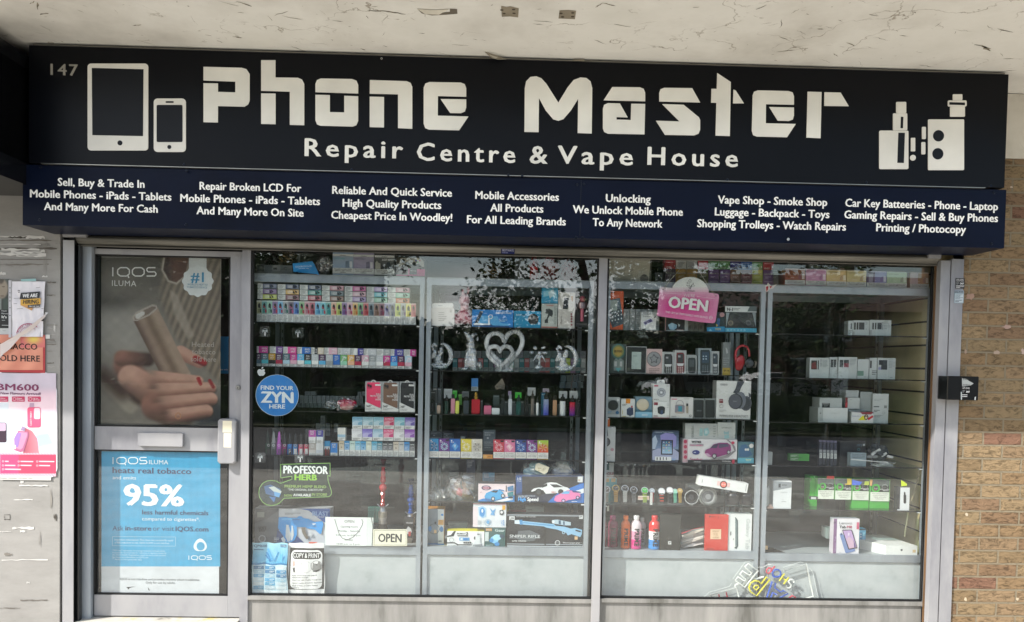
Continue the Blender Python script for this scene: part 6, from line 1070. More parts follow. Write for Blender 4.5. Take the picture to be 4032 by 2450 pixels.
# ================================================================ goods: third cabinet
def low(*pts):            # a low box lying down
    pass
Z2=lambda i:zsh(2,i)
zt=CAB[2]['zt'];crop('C1')
carton(162,150,650,420,YD+.02,.1,'b3ad9d',[('p',[(.98,0),(1,0),(1,1),(.95,1)],'4a4640'),('o',.46,.1,.055,.045,'a39d8d'),('r',.29,.5,.57,.52,'9c968a'),('r',.29,.63,.57,.65,'9c968a'),('e',.84,.86,.095,.18,'77736c'),('p',[(.78,.74),(.84,.68),(.9,.72),(.86,.8)],'4f4c46')],'appliance_box','large plain cream box above the left end of the third cabinet','box',zb=zt)
up=['red','white','white','red','green','green','violet','blue','green','red'];dn=['plum','gold','amber','olive','purple','purple','brown','maroon','lime','purple']
NAMEC['olive']='5f6a2a'
for i in range(10):
    a=800+i*119;b=a+115
    carton(a,170+i*1.5,b,272+i*1.5,YD+.05,.06,mixc(NAMEC[up[i]],'303030',.35),[('l',.1,.25,.9,.8,4,'8a8a86')]if up[i]=='white' else [('t','HAYATI',.1,.6,.9,.14,'c9c9c4',.02),('r',.1,.3,.8,.36,mixc(NAMEC[up[i]],'ffffff',.3)),('p',[(.84,.7),(.9,.62),(.96,.7),(.9,.8)],'c9c9c4')],'vape_carton',f'{up[i]} vape carton, {ORD[i]} in the upper row behind the hanging OPEN sign','vape carton','vape cartons in two rows above the third cabinet')
    carton(a,274+i*1.5,b,434+i*1.0,YD+.05,.06,mixc(NAMEC[dn[i]],'303030',.35),[('t','HAYATI',.1,.9,.34,.1,'1a1a1a' if dn[i]=='lime' else '9a9a96',.04),('l',.2,.45,.8,.6,2,mixc(NAMEC[dn[i]],'ffffff',.3)),('r',.1,.8,.9,.84,mixc(NAMEC[dn[i]],'ffffff',.2))],'vape_carton',f'{dn[i]} vape carton, {ORD[i]} in the lower row behind the hanging OPEN sign','vape carton','vape cartons in two rows above the third cabinet',zb=zt)
carton(1970,245,2040,440,YD+.05,.06,'5f6660',[('l',.1,.2,.9,.7,5,'8d938d')],'small_box','narrow grey green box right of the two rows of cartons','box',zb=zt)
carton(690,315,775,432,YD+.06,.06,'4f5455',[],'small_box','small dark grey box left of the two rows of cartons','box',zb=zt)
# hanging OPEN sign with string
YO=YG+.03;t=thing('hanging_open_sign',"pink and white WE'RE OPEN sign hanging tilted on a string inside the window",'sign',tuple(Q(1050,620,YO)))
shape=[(712,770),(718,740),(741,500),(750,478),(772,472),(870,482)]+[(1072+205*math.cos(rad(a)),535-172*math.sin(rad(a)))for a in range(165,-1,-11)]+[(1282,536),(1365,543),(1385,556),(1390,580),(1352,842),(1342,862),(1320,868),(1180,855),(730,790),(712,782)]
mb=MB();w=[Q(a,b,YO)for a,b in shape];mb.prism([(q.x,q.z)for q in w],YO,YO+.004,'d64a94',side='e6a8c8')
def osc(x,y):
    u=(x-712)/678;v=(y-362)/506;base=lin('e3bccc')if v<.1 else None
    c=mixc('e6e8e4','e0a9c4',max(0,min(1,(v-.2)/.14)));c=mixc(c,'d2488f',max(0,min(1,(v-.30)/.22))*(1-max(0,(u-.62)*1.6))if v>.2 else 0)
    c=mixc(c,'e38ab2',max(0,min(1,(v-.72)/.3)));c=mixc(c,'d9a0c0',max(0,min(1,(.18-u)/.2))*.6);return c
mb.v=list(mb.v);top=[];from mathutils.geometry import delaunay_2d_cdt
pts2=[Vector(q)for q in shape];n0=len(pts2)
gx_,gy_=26,20
cand=[Vector((712+678*(i+.5)/gx_,362+506*(j+.5)/gy_))for i in range(gx_)for j in range(gy_)]
r_=delaunay_2d_cdt(pts2+cand,[],[list(range(n0))],1,1e-4)
for f_ in r_[2]:xs=[r_[0][i]for i in f_];mb.face([Q(q.x,q.y,YO-.0006)for q in xs],osc(sum(q.x for q in xs)/3,sum(q.y for q in xs)/3))
mb.build('board','plastic',t)
mb=MB();Y_=YO-.0016
mb.text('OPEN',836,1276,722,125,Y_,'a83468',bold=.06,rot=-5.2);mb.text('OPEN',828,1264,716,122,Y_-.0006,'eceae8',bold=.05,rot=-5.2)
mb.text("WE'RE",1000,1126,582,34,Y_,'e6d4dc',bold=.0,rot=-2);mb.text('ELFBAR',1014,1124,526,22,Y_,'4a4448',bold=.0,space=1.3,rot=-1);mb.text("THE UK'S #1 DISPOSABLE VAPE BRAND",800,1268,786,22,Y_,'eed6e2',bold=.01,rot=-6.5)
mb.line([(785,536),(985,552)],3,Y_,'e9c9d8');mb.line([(1148,576),(1348,600)],3,Y_,'e9c9d8');mb.ring(1300,808,19,15,Y_,'e9dbe2');mb.text('18+',1288,1312,815,14,Y_,'e9dbe2')
mb.ring(1072,406,16,12,Y_,'5a5456');mb.ring(1045,429,9,6,Y_,'5a5456');mb.ring(1066,438,6,4,Y_,'5a5456')
for pl_ in ([(1076,495),(1060,450),(1078,470),(1092,448),(1076,495)],[(1076,495),(1032,450),(1056,458)],[(1088,470),(1110,424),(1108,446),(1126,462),(1096,468)],[(1096,468),(1070,480)]):mb.line(pl_,3,Y_,'5a5456')
mb.build('printing','card',t)
mb=MB();mb.ell(779,500,6,6,Y_,'2a2024');mb.ell(1355,569,6,6,Y_,'2a2024');mb.build('eyelet','rubber',t)
mb=MB();tube_px(mb,[(781,500),(860,395),(960,280),(1034,196)],2.6,YO-.004,'b9b4a8');tube_px(mb,[(1352,566),(1280,470),(1190,330),(1108,196)],2.6,YO-.004,'b9b4a8');tube_px(mb,[(781,500),(850,370),(868,280)],1.6,YO+.006,'8f8b82');mb.build('string','matt',t)
# top shelf
z=Z2(0);crop('C1')
carton(148,515,345,940,YD,.03,'c8562a',[('r',.2,.02,.5,.05,'5a2a18'),('p',[(.08,.32),(.8,.18),(.98,.65),(.98,.85),(.4,.95),(.05,.5)],'3d4a52'),('p',[(.2,.24),(.78,.18),(.84,.45),(.3,.52)],'56676f'),('r',.14,.24,.66,.5,'a3ada6')]+[('r',.35+.17*i,.55+.1*j-.02*i,.42+.17*i,.585+.1*j-.02*i,'cfd8dc')for i in range(4)for j in range(3)],'tablet_box','orange tablet box with a tilted dark tablet picture at the left of the top shelf','box',zb=z)
for i in range(7):
    a=345+i*66;
    if a+60>800:break
    carton(a,712+i,a+62,944,YD+.05,.04,'8f9493',[('l',.1,.1,.9,.5,5,'6d7271'),('r',.3,.62,.7,.75,'777c7b'),('l',.1,.8,.9,.95,2,'6d7271')],'phone_box',f'dim pale grey box, {ORD[i]} behind the phone charger pack','box','dim pale boxes along the top shelf',zb=z)
for i in range(4):a=1046+i*60;carton(a,830+i*2,a+57,951,YD+.05,.04,'86807a',[('l',.1,.1,.9,.4,3,'605c58'),('r',.3,.5,.7,.8,'6d6863')],'phone_box',f'dim brownish box, {ORD[i]} below the right half of the hanging sign','box','dim pale boxes along the top shelf',zb=z)
carton(538,742,705,945,YD,.03,'c9cbc8',[('r',0,0,1,.2,'a5a9a8'),('t','Top-up Wireless',.1,.65,.28,.045,'44484a',.02),('p',[(.12,.56),(.68,.34),(.8,.52),(.26,.74)],'c3c0d8'),('p',[(.16,.58),(.66,.38),(.74,.52),(.26,.7)],'4a4670'),('r',.86,.22,.98,.34,'33363a'),('e',.5,.1,.1,.06,'777b7a'),('r',.05,.93,.3,.98,'333638')],'charger_box','white hanging box picturing a slanted phone on the top shelf','box',zb=z)
carton(802,790,1050,951,YD+.02,.03,'202326',[('p',[(.12,.6),(.3,.45),(.52,.6),(.5,.8),(.38,.95),(.2,.9)],'8fb6cc'),('p',[(.55,.5),(.66,.6),(.6,.75)],'c3ced2'),('r',.86,0,1,1,'a4aaa9'),('r',0,.97,.86,1,'c9cccb'),('r',.5,.93,.8,.97,'d8b0a8'),('r',0,0,.03,1,'b58a8a')],'tablet_box','black tablet box partly hidden by the hanging OPEN sign','box',zb=z)
carton(1256,745,1452,960,YD+.0,.05,'1c3038',[('p',[(0,.78),(1,.74),(1,1),(0,1)],'2a86b4'),('t','TOY',.45,.8,.93,.1,'d6c27a',.05),('e',.85,.14,.14,.12,'b58a8a'),('p',[(.6,.3),(.75,.35),(.7,.7),(.5,.75)],'2f5a8a'),('p',[(.5,.6),(.62,.66),(.55,.75)],'c9b83a'),('p',[(.1,.95),(.2,.86),(.3,.96)],'7fc0d8')],'toy_pack','dark blue toy pack with bright blue base right of the hanging sign','toy',zb=z)
carton(1456,684,1800,966,YD,.09,'23282a',[('r',0,0,1,.22,'d3d6d4'),('p',[(.78,0),(1,0),(1,.2),(.7,.2)],'5a6466'),('t','N-1',.06,.25,.17,.12,'1c1e20',.05),('l',.27,.06,.58,.16,2,'7a807e'),('p',[(.03,.24),(.14,.24),(.03,.82)],'8f9a9c'),('p',[(.97,.24),(.86,.24),(.97,.82)],'8f9a9c'),('p',[(.16,.32),(.3,.26),(.7,.26),(.84,.32),(.94,.62),(.93,.78),(.82,.8),(.7,.62),(.32,.62),(.2,.8),(.08,.78),(.07,.62)],'3a3d3e'),('e',.17,.64,.09,.1,'52514c'),('e',.74,.64,.09,.1,'4a4c4d'),('e',.36,.4,.07,.09,'2a2c2d'),('o',.17,.64,.08,.055,'7a7564'),('o',.74,.64,.08,.055,'606264'),('r',0,.84,1,1,'3f97b4')]+[('o',.09+.105*i,.92,.028,.018,'9fd0de')for i in range(6)],'gamepad_box','window box with black game controller above a blue band on the top shelf','box',zb=z)
carton(1425,540,1820,685,YD+.12,.08,'14181b',[],'product_box','large plain black box high behind the game controller box','box')
# second shelf
z=Z2(1)
carton(205,1095,375,1400,YD+.02,.03,'3a4642',[('e',.5,.26,.46,.28,'3f6a66'),('e',.5,.26,.36,.22,'8a8a4f'),('e',.5,.26,.26,.16,'b59a4a'),('t','B700',.25,.75,.3,.08,'3a2c1a',.04),('p',[(.2,.6),(.35,.5),(.5,.56),(.65,.5),(.85,.6),(.85,.95),(.2,.95)],'7d8a86'),('r',.25,.62,.4,.8,'b9bcb8'),('r',.6,.62,.75,.8,'b9bcb8'),('p',[(.3,.85),(.7,.85),(.5,1)],'5fa0a0')],'toy_pack','round gold and teal badge pack at the left of the second shelf','pack',zb=z)
carton(135,1140,195,1405,YD+.05,.03,'7d8382',[('r',.2,.45,.8,.6,'aab0ae'),('r',.2,.65,.8,.75,'aab0ae')],'phone_box','dim grey box at the very left end of the second shelf','box',zb=z)
carton(376,1122,596,1415,YD,.03,'c9cdcb',[('r',.02,.02,.98,.98,'1a1f21'),('r',.27,.2,.74,.84,'a3b2ad'),('l',.33,.3,.68,.4,1,'8a9893')],'tablet_box','black framed box with pale green centre on the second shelf','box',zb=z)
carton(597,1148,768,1425,YD,.04,'c3a9a6',[('e',.48,.4,.46,.3,'5a5c5e'),('e',.48,.4,.42,.275,'8c8e90'),('p',[(.48+.33*math.sin(math.pi*i/5)*(1 if i %2==0 else .55),.4-.21*math.cos(math.pi*i/5)*(1 if i %2==0 else .55))for i in range(10)],'4f5254'),('p',[(.48+.25*math.sin(math.pi*i/5)*(1 if i %2==0 else .55),.4-.16*math.cos(math.pi*i/5)*(1 if i %2==0 else .55))for i in range(10)],'85878a'),('l',.15,.75,.85,.95,3,'8f7f7e')],'speaker_box','pale pink box picturing a grey star-shaped disc on the second shelf','box',zb=z)
def pbox(x0,y0,x1,y1,lab,screen,body,keys='b9bdbd',y=YD,c='a5a9a8'):
    carton(x0,y0,x1,y1,y,.05,c,[('r',.0,.0,.06,1,'c9cccb'),('p',[(.2,.1),(.75,.1),(.84,.2),(.84,.9),(.75,.96),(.26,.96),(.17,.9),(.17,.2)],body),('r',.26,.16,.74,.52,screen),('r',.3,.22,.5,.3,mixc(screen,'ffffff',.3)),('p',[(.2,.55),(.8,.55),(.72,.66),(.28,.66)],'c9cccd')]+[('e',.34+.16*i,.72+.065*j,.055,.02,keys)for i in range(3)for j in range(4)],'phone_box',lab,'phone box','boxed keypad phones on the second shelf',zb=z)
crop('C1')
pbox(770,1180,900,1425,'boxed black keypad phone with plain dark screen right of the pink box','3a4042','24282a')
pbox(903,1162,1032,1425,'boxed dark red keypad phone with white icons on its screen','2f3438','6a2228','d9c3c0')
carton(1035,1212,1148,1430,YD,.05,'969b9a',[('p',[(.2,.15),(.8,.15),(.88,.25),(.88,.85),(.75,.93),(.25,.93),(.14,.85),(.14,.25)],'2b3032'),('r',.26,.24,.74,.6,'4a5254')],'phone_box','boxed small black phone between the red keypad phone and the tall phone','phone box','boxed keypad phones on the second shelf',zb=z)
carton(1160,1140,1304,1435,YD-.0,.06,'8f9a9e',[('p',[(.2,.06),(.85,.06),(.92,.14),(.92,.88),(.8,.95),(.26,.95),(.17,.88),(.17,.12)],'2a3338'),('r',.3,.14,.82,.55,'33485a')]+[('r',.36+.2*i,.28+.1*j,.46+.2*i,.32+.1*j,'b9c9d2')for i in range(2)for j in range(2)]+[('e',.38+.17*i,.66+.065*j,.04,.018,'7a8a90')for i in range(3)for j in range(4)],'phone_box','tall boxed dark blue phone in plastic right of the small black phone','phone box','boxed keypad phones on the second shelf',zb=z)
pbox(1306,1172,1390,1430,'boxed dark grey slim phone just right of the tall blue phone','3a4550','3a3f44',y=YD+.01)
carton(1428,1075,1512,1438,YD+.01,.03,'6f7474',[('r',0,.77,1,1,'a8903a'),('t','BP-78',.15,.85,.88,.05,'3a3210',.04),('p',[(.4,.15),(.6,.2),(.7,.32),(.5,.35)],'a9adab'),('l',.1,.45,.9,.7,4,'8f9494')],'accessory_pack','clear hanging pack with yellow lower label left of the red headphones','pack',zb=z)
# real headphones standing
q=Q(1665,1410,YD+.04);k=mpp(1665,1300,YD+.04);H=thing('headphones','red and black over-ear headphones standing on the second shelf','headphones',(q.x,YD+.04,z));crop('C1');ZH=lambda x,y:Q(x,y,YD+.04)
mb=MB();pts=[(1578,1300),(1565,1230),(1575,1170),(1605,1125),(1650,1110),(1695,1125),(1715,1165),(1722,1230)];mb.tube([ZH(*p_)for p_ in pts],[15*k]*3+[13*k]*2+[11*k]*3,'a8323a',8);mb.build('headband','plastic',H,smooth=True)
mb=MB();mb.ball(ZH(1615,1300),(52*k,22*k,88*k),'a3242e',rot=Matrix.Rotation(rad(12),3,'Y'));mb.build('ear_cup','plastic',H,smooth=True)
mb=MB();mb.ball(ZH(1722,1305),(58*k,24*k,58*k),'25282b');mb.ball(ZH(1730,1305)+Vector((0,-20*k,0)),(34*k,8*k,34*k),'4a4d52');mb.build('ear_cup','plastic',H,smooth=True)
mb=MB();pts=[];
for i in range(60):a=i*.9;pts.append((1770+22*math.cos(a)+i*.2,1340-i*.8+16*math.sin(a)))
mb.tube([ZH(*p_)for p_ in pts],2.6*k,'8a8478',5);mb.build('cable','plastic',H)
# third shelf
z=Z2(2);crop('C2')
carton(156,318,310,535,YD,.05,'9aa09f',[('r',0,0,1,.12,'b9bebc'),('e',.5,.4,.4,.27,'6a6f70'),('e',.5,.4,.37,.25,'202426'),('e',.86,.14,.08,.06,'d8dad9'),('e',.8,.77,.12,.085,'1f5a84'),('l',.06,.7,.55,.8,2,'5fa0c4'),('r',0,.86,1,1,'b9bdbc')],'speaker_box','grey box with a round black speaker window at left of the third shelf','box',zb=z)
carton(318,335,470,538,YD,.05,'d6d8d5',[('r',.36,0,.68,.25,'d98a2e'),('l',.08,.27,.6,.38,2,'4a4d4f'),('p',[(.42,.55),(.6,.46),(.88,.48),(.9,.84),(.66,.93),(.42,.84)],'33405f'),('p',[(.42,.55),(.6,.46),(.88,.48),(.7,.56)],'4a587a'),('e',.79,.42,.06,.06,'b02f42'),('r',.1,.6,.13,.84,'b9a84a'),('r',.06,.93,.4,.96,'b9a84a')],'speaker_box','white box with orange tab picturing a dark blue cube speaker','box',zb=z)
carton(474,310,660,540,YD+.01,.06,'6f8a98',[('r',0,.74,1,1,'8fc0d8'),('l',.4,.82,.9,.93,1,'e0eaee'),('r',0,.62,1,.72,'3a6a80')],'toy_pack','clear pack with pale blue base and round cream toy ball','toy',zb=z)
q=Q(562,400,YD-.01);mb=MB();k=mpp(562,400,YD);mb.ball((q.x,YD+.005,q.z),(70*k,20*k,66*k),'c9bfa9');tag(mb.build('toy_ball','plastic',smooth=True),'round cream toy ball in the pale blue based pack','toy')
carton(667,360,851,544,YD,.05,'d9dbd8',[('r',.06,.07,.3,.24,'8a3a48'),('e',.5,.42,.23,.12,'2b2e33'),('p',[(.27,.42),(.73,.42),(.7,.72),(.5,.8),(.3,.72)],'2b2e33'),('r',.46,.55,.6,.78,'39496a'),('l',.84,.12,.96,.42,3,'a9abaa'),('r',.06,.86,.3,.9,'7a4a50'),('r',0,.97,1,1,'b03a4a'),('o',.87,.9,.05,.04,'b06a74')],'speaker_box','white box picturing a small black round speaker, below a matching box','box',zb=z)
carton(667,172,852,358,YD,.05,'d4d6d4',[('r',.08,.06,.32,.16,'b05a6a'),('e',.5,.5,.28,.28,'b9bcc0'),('o',.5,.5,.26,.2,'9a9ea6'),('o',.5,.5,.16,.1,'80848c'),('e',.5,.5,.05,.05,'e6e8ea'),('o',.88,.12,.06,.045,'9a9c9e'),('l',.06,.87,.5,.94,1,'6a6c6e')],'speaker_box','white hanging box picturing a grey disc, stacked on the black speaker box','box')
mb=MB();crop('C2');mb.poly([(708,172),(714,135),(728,128),(785,128),(796,140),(799,172)],YD+.002,'c9cccb',thick=.002);mb.poly([(725,158),(750,142),(778,158),(750,152)],YD+.001,'24282a');tag(mb.build('hang_tab','plastic'),'pale plastic hang tab above the box with the grey disc','tab')
carton(856,318,1106,548,YD,.06,'d3d2cf',[('r',.06,.06,.3,.12,'c98a96'),('o',.42,.32,.17,.15,'8a8c90'),('e',.42,.4,.21,.06,'8f8d90'),('r',.21,.4,.63,.72,'8a8794'),('r',.35,.42,.52,.7,'3f8a9c'),('e',.42,.73,.21,.05,'b0a49c'),('r',.7,.3,.79,.42,'2a2b2d'),('p',[(.69,.42),(.8,.42),(.79,.76),(.71,.76)],'a59a8a'),('l',.6,.05,.95,.1,1,'a3a3a0'),('l',.06,.86,.35,.95,1,'9a9a98'),('o',.88,.88,.05,.03,'55585a')],'speaker_box','white box picturing a round speaker with handle and microphone','box',zb=z)
for i,(a,b,nm)in enumerate(((1108,1228,'left'),(1232,1350,'right'))):carton(a,330,b,550,YD,.03,'7d8382',[('p',[(.08,.08),(.9,.08),(.94,.14),(.94,.9),(.86,.95),(.12,.95),(.06,.9),(.06,.14)],'181b1d'),('p',[(.18,.12),(.8,.12),(.8,.9),(.18,.9)],'24282b')]+([('t','20:36',.3,.75,.64,.07,'7d8488')]if i==0 else []),'phone_case_pack',nm+' of two clear packs with plain black phones, third shelf','phone case','clear packs with black phones',zb=z)
carton(1358,138,1736,564,YD,.08,'d0d1ce',[('t','YESIDO',.11,.33,.12,.045,'3a3c3e',.03),('p',[(.62,.01),(.83,.01),(.73,.16),(.66,.32),(.6,.35),(.49,.3),(.56,.2)],'43464e'),('p',[(.93,.3),(1,.34),(1,.42),(.95,.45)],'50535a'),('e',.86,.58,.17,.19,'4a4c54'),('e',.86,.58,.12,.15,'3a3c42'),('e',.7,.5,.16,.22,'6a6d76'),('e',.56,.53,.21,.2,'2f3138'),('e',.54,.53,.185,.185,'53555e'),('t','YESIDO',.48,.6,.54,.03,'8a8c92',.02),('r',.09,.47,.2,.57,'7a2f38'),('t','50H',.1,.19,.52,.03,'d9c9c9',.02),('o',.15,.65,.055,.045,'6a6c6e'),('l',.09,.74,.3,.8,3,'9a9c9c'),('t','WIRELESS HEADSET',.08,.92,.93,.055,'3c3e42',.0)],'headset_box','large white box reading WIRELESS HEADSET at the right of the third shelf','box',zb=z,side='9a9c9a')
# fourth shelf
z=Z2(3)
carton(118,640,258,985,YD,.06,'c3c4c2',[('p',[(.18,.0),(.38,.0),(.44,.3),(.2,.3)],'4a4a4e'),('e',.18,.48,.44,.16,'2f2f33'),('e',.16,.48,.36,.13,'4a4a50'),('e',.16,.48,.16,.06,'d6d2d4'),('e',.16,.48,.1,.035,'a8283c'),('e',.75,.72,.14,.05,'b58a92'),('l',.05,.88,.6,.95,2,'8a8c8a')],'headphone_box','white box picturing a black and red headphone at the left of the fourth shelf','box',zb=z)
carton(118,546,198,638,YD+.01,.05,'c8622a',[],'small_box','plain orange box on top of the white headphone box','box')
carton(662,682,948,1020,YD,.03,'2c3a52',[('g',0,.05,1,.6,'3a4c66','6f86a8'),('t','Universal Tablet Holder',.1,.8,.07,.04,'9fa9b6',.02),('p',[(.0,.25),(.12,.15),(.2,.35),(.1,.6),(0,.6)],'a9b9cc'),('p',[(.3,.15),(.5,.07),(.8,.1),(.92,.2),(.9,.5),(.75,.58),(.35,.58)],'8a86c0'),('p',[(0,.65),(.2,.58),(.8,.58),(1,.7),(1,.95),(0,.95)],'a3aac8'),('r',.33,.3,.78,.78,'14161b'),('g',.37,.33,.74,.74,'2a4a7a','9fc0dc')]+[('r',.41+.1*i,.36+.09*j,.46+.1*i,.39+.09*j,('c9d8e6','7fd0c0','d9c27a')[(i+j)%3])for i in range(3)for j in range(4)]+[('r',.1,.84,.72,.97,'e3e5e4'),('r',.16,.86,.2,.95,'2a2c30'),('r',.28,.86,.32,.95,'2a2c30'),('r',.4,.86,.43,.95,'2a2c30'),('r',.52,.86,.55,.95,'2a2c30'),('l',.76,.9,.97,.97,2,'5fa0d0')],'tablet_holder_box','box picturing a tablet mounted behind a car headrest on the fourth shelf','box',zb=z)
carton(996,776,1586,1032,YD,.07,'dfdcdc',[('r',0,0,.09,.98,'c9a8b0')]+[('e',.045,.1+.22*i,.032,.08,'b83a5a')for i in range(4)]+[('t','WSTER',.155,.34,.16,.09,'2a2a2c',.05),('p',[(.12,.2),(.38,.2),(.38,.3),(.12,.3)],'a9a4a8'),('t','WS-389BT',.13,.37,.29,.06,'d06a94',.04),('e',.24,.56,.07,.1,'2a3478'),('l',.2,.52,.28,.6,1,'c9cfe6'),('t','Speaker',.13,.36,.92,.13,'c04a78',.03),('p',[(.09,.88),(1,.86),(1,1),(.09,1)],'1c1a1e'),('p',[(.5,.86),(.78,.7),(.95,.48),(.9,.2),(.8,.02),(.84,.02),(.96,.3),(.98,.5),(.84,.78),(.62,.88)],'8a8688'),('p',[(.4,.6),(.42,.45),(.5,.38),(.56,.22),(.68,.15),(.82,.15),(.88,.25),(.89,.45),(.86,.62),(.72,.7),(.6,.78),(.46,.74)],'8a2f72'),('p',[(.5,.38),(.57,.24),(.66,.2),(.62,.38)],'3a3450'),('p',[(.67,.2),(.82,.2),(.86,.3),(.66,.38)],'4a4460'),('p',[(.4,.6),(.46,.6),(.52,.72),(.46,.74)],'c9a0c0'),('e',.58,.72,.045,.11,'1a1a1c'),('e',.58,.72,.03,.075,'b9b9bc'),('e',.845,.55,.035,.09,'1a1a1c'),('e',.845,.55,.022,.06,'b9b9bc'),('e',.925,.15,.03,.06,'c83a5a'),('e',.93,.95,.028,.1,'b02a44'),('t','THE NEW DESIGN',.72,.88,.96,.045,'d9d9d9',.03),('l',.2,.94,.4,.98,1,'d9d9d9')],'car_speaker_box','white box picturing a magenta car shaped speaker on the fourth shelf','box',zb=z)
carton(1020,604,1368,775,YD+.01,.06,'a9aca8',[('g',0,0,1,1,'a3a6a2','b9bcb8'),('v','EARBUDS',.2,.27,.15,.88,'5f6462'),('r',.45,.3,.55,.8,'8fb0b0'),('p',[(.58,.35),(.72,.25),(.76,.6),(.68,.8),(.58,.75)],'8fb6b8'),('r',.62,.45,.7,.65,'b6c9c9'),('l',.88,.1,.96,.9,5,'8f938f')],'earbuds_box','pale grey earbuds box lying on its side on the car speaker box','box')
carton(1370,592,1569,778,YD+.01,.05,'b5b8b4',[('t','EARBUDS',.25,.78,.36,.09,'5f6462',.0),('r',.36,.56,.64,.7,'8aaaae'),('p',[(.36,.5),(.44,.56),(.36,.6)],'7f9ea4'),('p',[(.64,.5),(.56,.56),(.64,.6)],'7f9ea4'),('p',[(.38,.76),(.64,.72),(.66,.92),(.4,.96)],'8fb4b6'),('o',.82,.88,.04,.03,'8f938f')],'earbuds_box','upright pale grey earbuds box at the right on the car speaker box','box')
carton(1594,806,1768,1036,YD,.05,'4a7480',[('p',[(.1,.7),(.06,.4),(.2,.15),(.5,.1),(.7,.3),(.9,.6),(.6,.72)],'2f5f86'),('r',0,.76,1,1,'5fb0c4'),('t','TOY',.48,.85,.9,.09,'d8e6b0',.04),('e',.5,.36,.07,.06,'d9dcd8'),('e',.64,.36,.07,.06,'d9dcd8')],'toy_pack','teal clear pack with a round blue toy at the right of the fourth shelf','toy',zb=z)
q=Q(1742,848,YD-.002);mb=MB();mb.ell(1742,848,24,24,YD-.003,'e3e0da');tag(mb.build('price_sticker','card'),'round white price sticker on the teal toy pack','sticker')
# fifth shelf: boxes, watches, speakers
z=Z2(4);crop('C2')
carton(110,1018,240,1204,YD+.06,.06,'9fa4a3',[('r',0,0,.62,.5,'1f4a4a'),('t','FRAGILE',.0,1.0,.78,.16,'7a2f3c',.04),('t','HANDLE WITH CARE',.35,1.0,.9,.06,'7a2f3c',.03)],'delivery_box','pale box printed FRAGILE in dark red, left, above the watches','box')
carton(105,1204,272,1300,YD+.07,.06,'2f8a92',[('r',.25,0,.5,.4,'a88a5a'),('r',.65,0,.92,.4,'a88a5a')],'product_box','teal box behind the first two watches','box',zb=None)
carton(108,1262,270,1480,YD+.09,.04,'22686e',[],'product_box','dark teal box under the teal box behind the first watches','box',zb=z)
WT=[(162,1325,'2a2420','8a8580','dark faced steel watch, first from the left on the watch row'),(262,1312,'241f18','b08a4a','gold strap watch on the watch row'),(362,1315,'1f2326','c9cdd0','bright silver bracelet watch on the watch row'),(458,1330,'15181c','6f747a','black dial watch with dark bracelet on the watch row'),(578,1335,'2f9a3f','8aa04a','green faced watch on a green strap'),(658,1340,'8f9aa2','7a2a30','small watch on a dark red strap'),(762,1345,'d0d2d0','b8402a','white faced watch with an orange and black strap'),(852,1335,'d8d8d2','2b2d30','pale faced watch on a wide black strap'),(908,1345,'7fb8a0','5fa890','mint green strapped watch'),(962,1340,'a88a4a','b99a50','small gold watch, last of the watch row')]
for i,(x,y,fc,st,lab)in enumerate(WT):
    Y=YD+.03;k=mpp(x,y,Y);c=Q(x,y,Y);R_=40*k*(1 if i not in (5,8,9)else .75);t=thing('wristwatch',lab,'watch',(c.x,Y,z),'wristwatches standing in a row on the fifth shelf')
    tilt=Matrix.Rotation(rad(-62),3,'X')
    mb=MB();n=18
    def disc(r,h0,h1,col):
        A_=[c+tilt@Vector((r*math.cos(2*math.pi*j/n),r*math.sin(2*math.pi*j/n),0))+Vector((0,0,0))+tilt@Vector((0,0,h1))for j in range(n)];B_=[c+tilt@Vector((r*math.cos(2*math.pi*j/n),r*math.sin(2*math.pi*j/n),h0))for j in range(n)]
        mb.face(A_,col);mb.grid_faces(A_+B_,[(j,(j+1)%n,n+(j+1)%n,n+j)for j in range(n)],col)
    tilt=Matrix.Rotation(rad(58),3,'X');disc(R_,-.003,.003,'b9bcc0' if i not in (1,9)else 'b99a50');mb.build('case','metal',t)
    mb=MB();disc(R_*.8,.003,.0036,fc);
    for a_ in (40,150):p0=c+tilt@Vector((0,0,.0045));p1=c+tilt@Vector((R_*.55*math.cos(rad(a_)),R_*.55*math.sin(rad(a_)),.0045));mb.tube([p0,p1],.0007,'e6e6e6',4)
    mb.build('dial','plastic',t)
    mb=MB();hh=max(.02,c.z-z-.012);nseg=7
    for j in range(nseg):
        za=c.z-R_*.45-(hh-R_*.3)*j/nseg;zb_=za-(hh-R_*.3)/nseg*.86;w_=R_*(.62-.02*j);ya=Y-.012+.004*math.sin(j);mb.box(c.x-w_,c.x+w_,ya,ya+.004,zb_,za,st if i!=6 or j %2 else '26282a',bev=.001)
    mb.build('strap','metal' if i in (0,1,2,3,9)else 'matt',t)
    mb=MB();mb.box(c.x-R_*.9,c.x+R_*.9,Y-.02,Y+.03,z,z+.006,'ffffff');mb.box(c.x-R_*.5,c.x+R_*.5,Y-.004,Y+.004,z+.006,c.z-R_*.3,'ffffff');mb.build('stand','clear_plastic',t)
crop('C2');mb=MB();mb.rect(636,1360,662,1492,YD-.004,'e2e3e0',thick=.001);mb.lines(640,1366,658,1486,9,YD-.0046,'9a9a98');tag(mb.build('price_label','card'),'tall thin white label standing among the watches','label')
carton(505,1395,628,1440,YD+.02,.01,'d2c3b8',[('r',0,.4,1,.55,'b0483a')],'price_card','beige card with red line under the green watch','card')
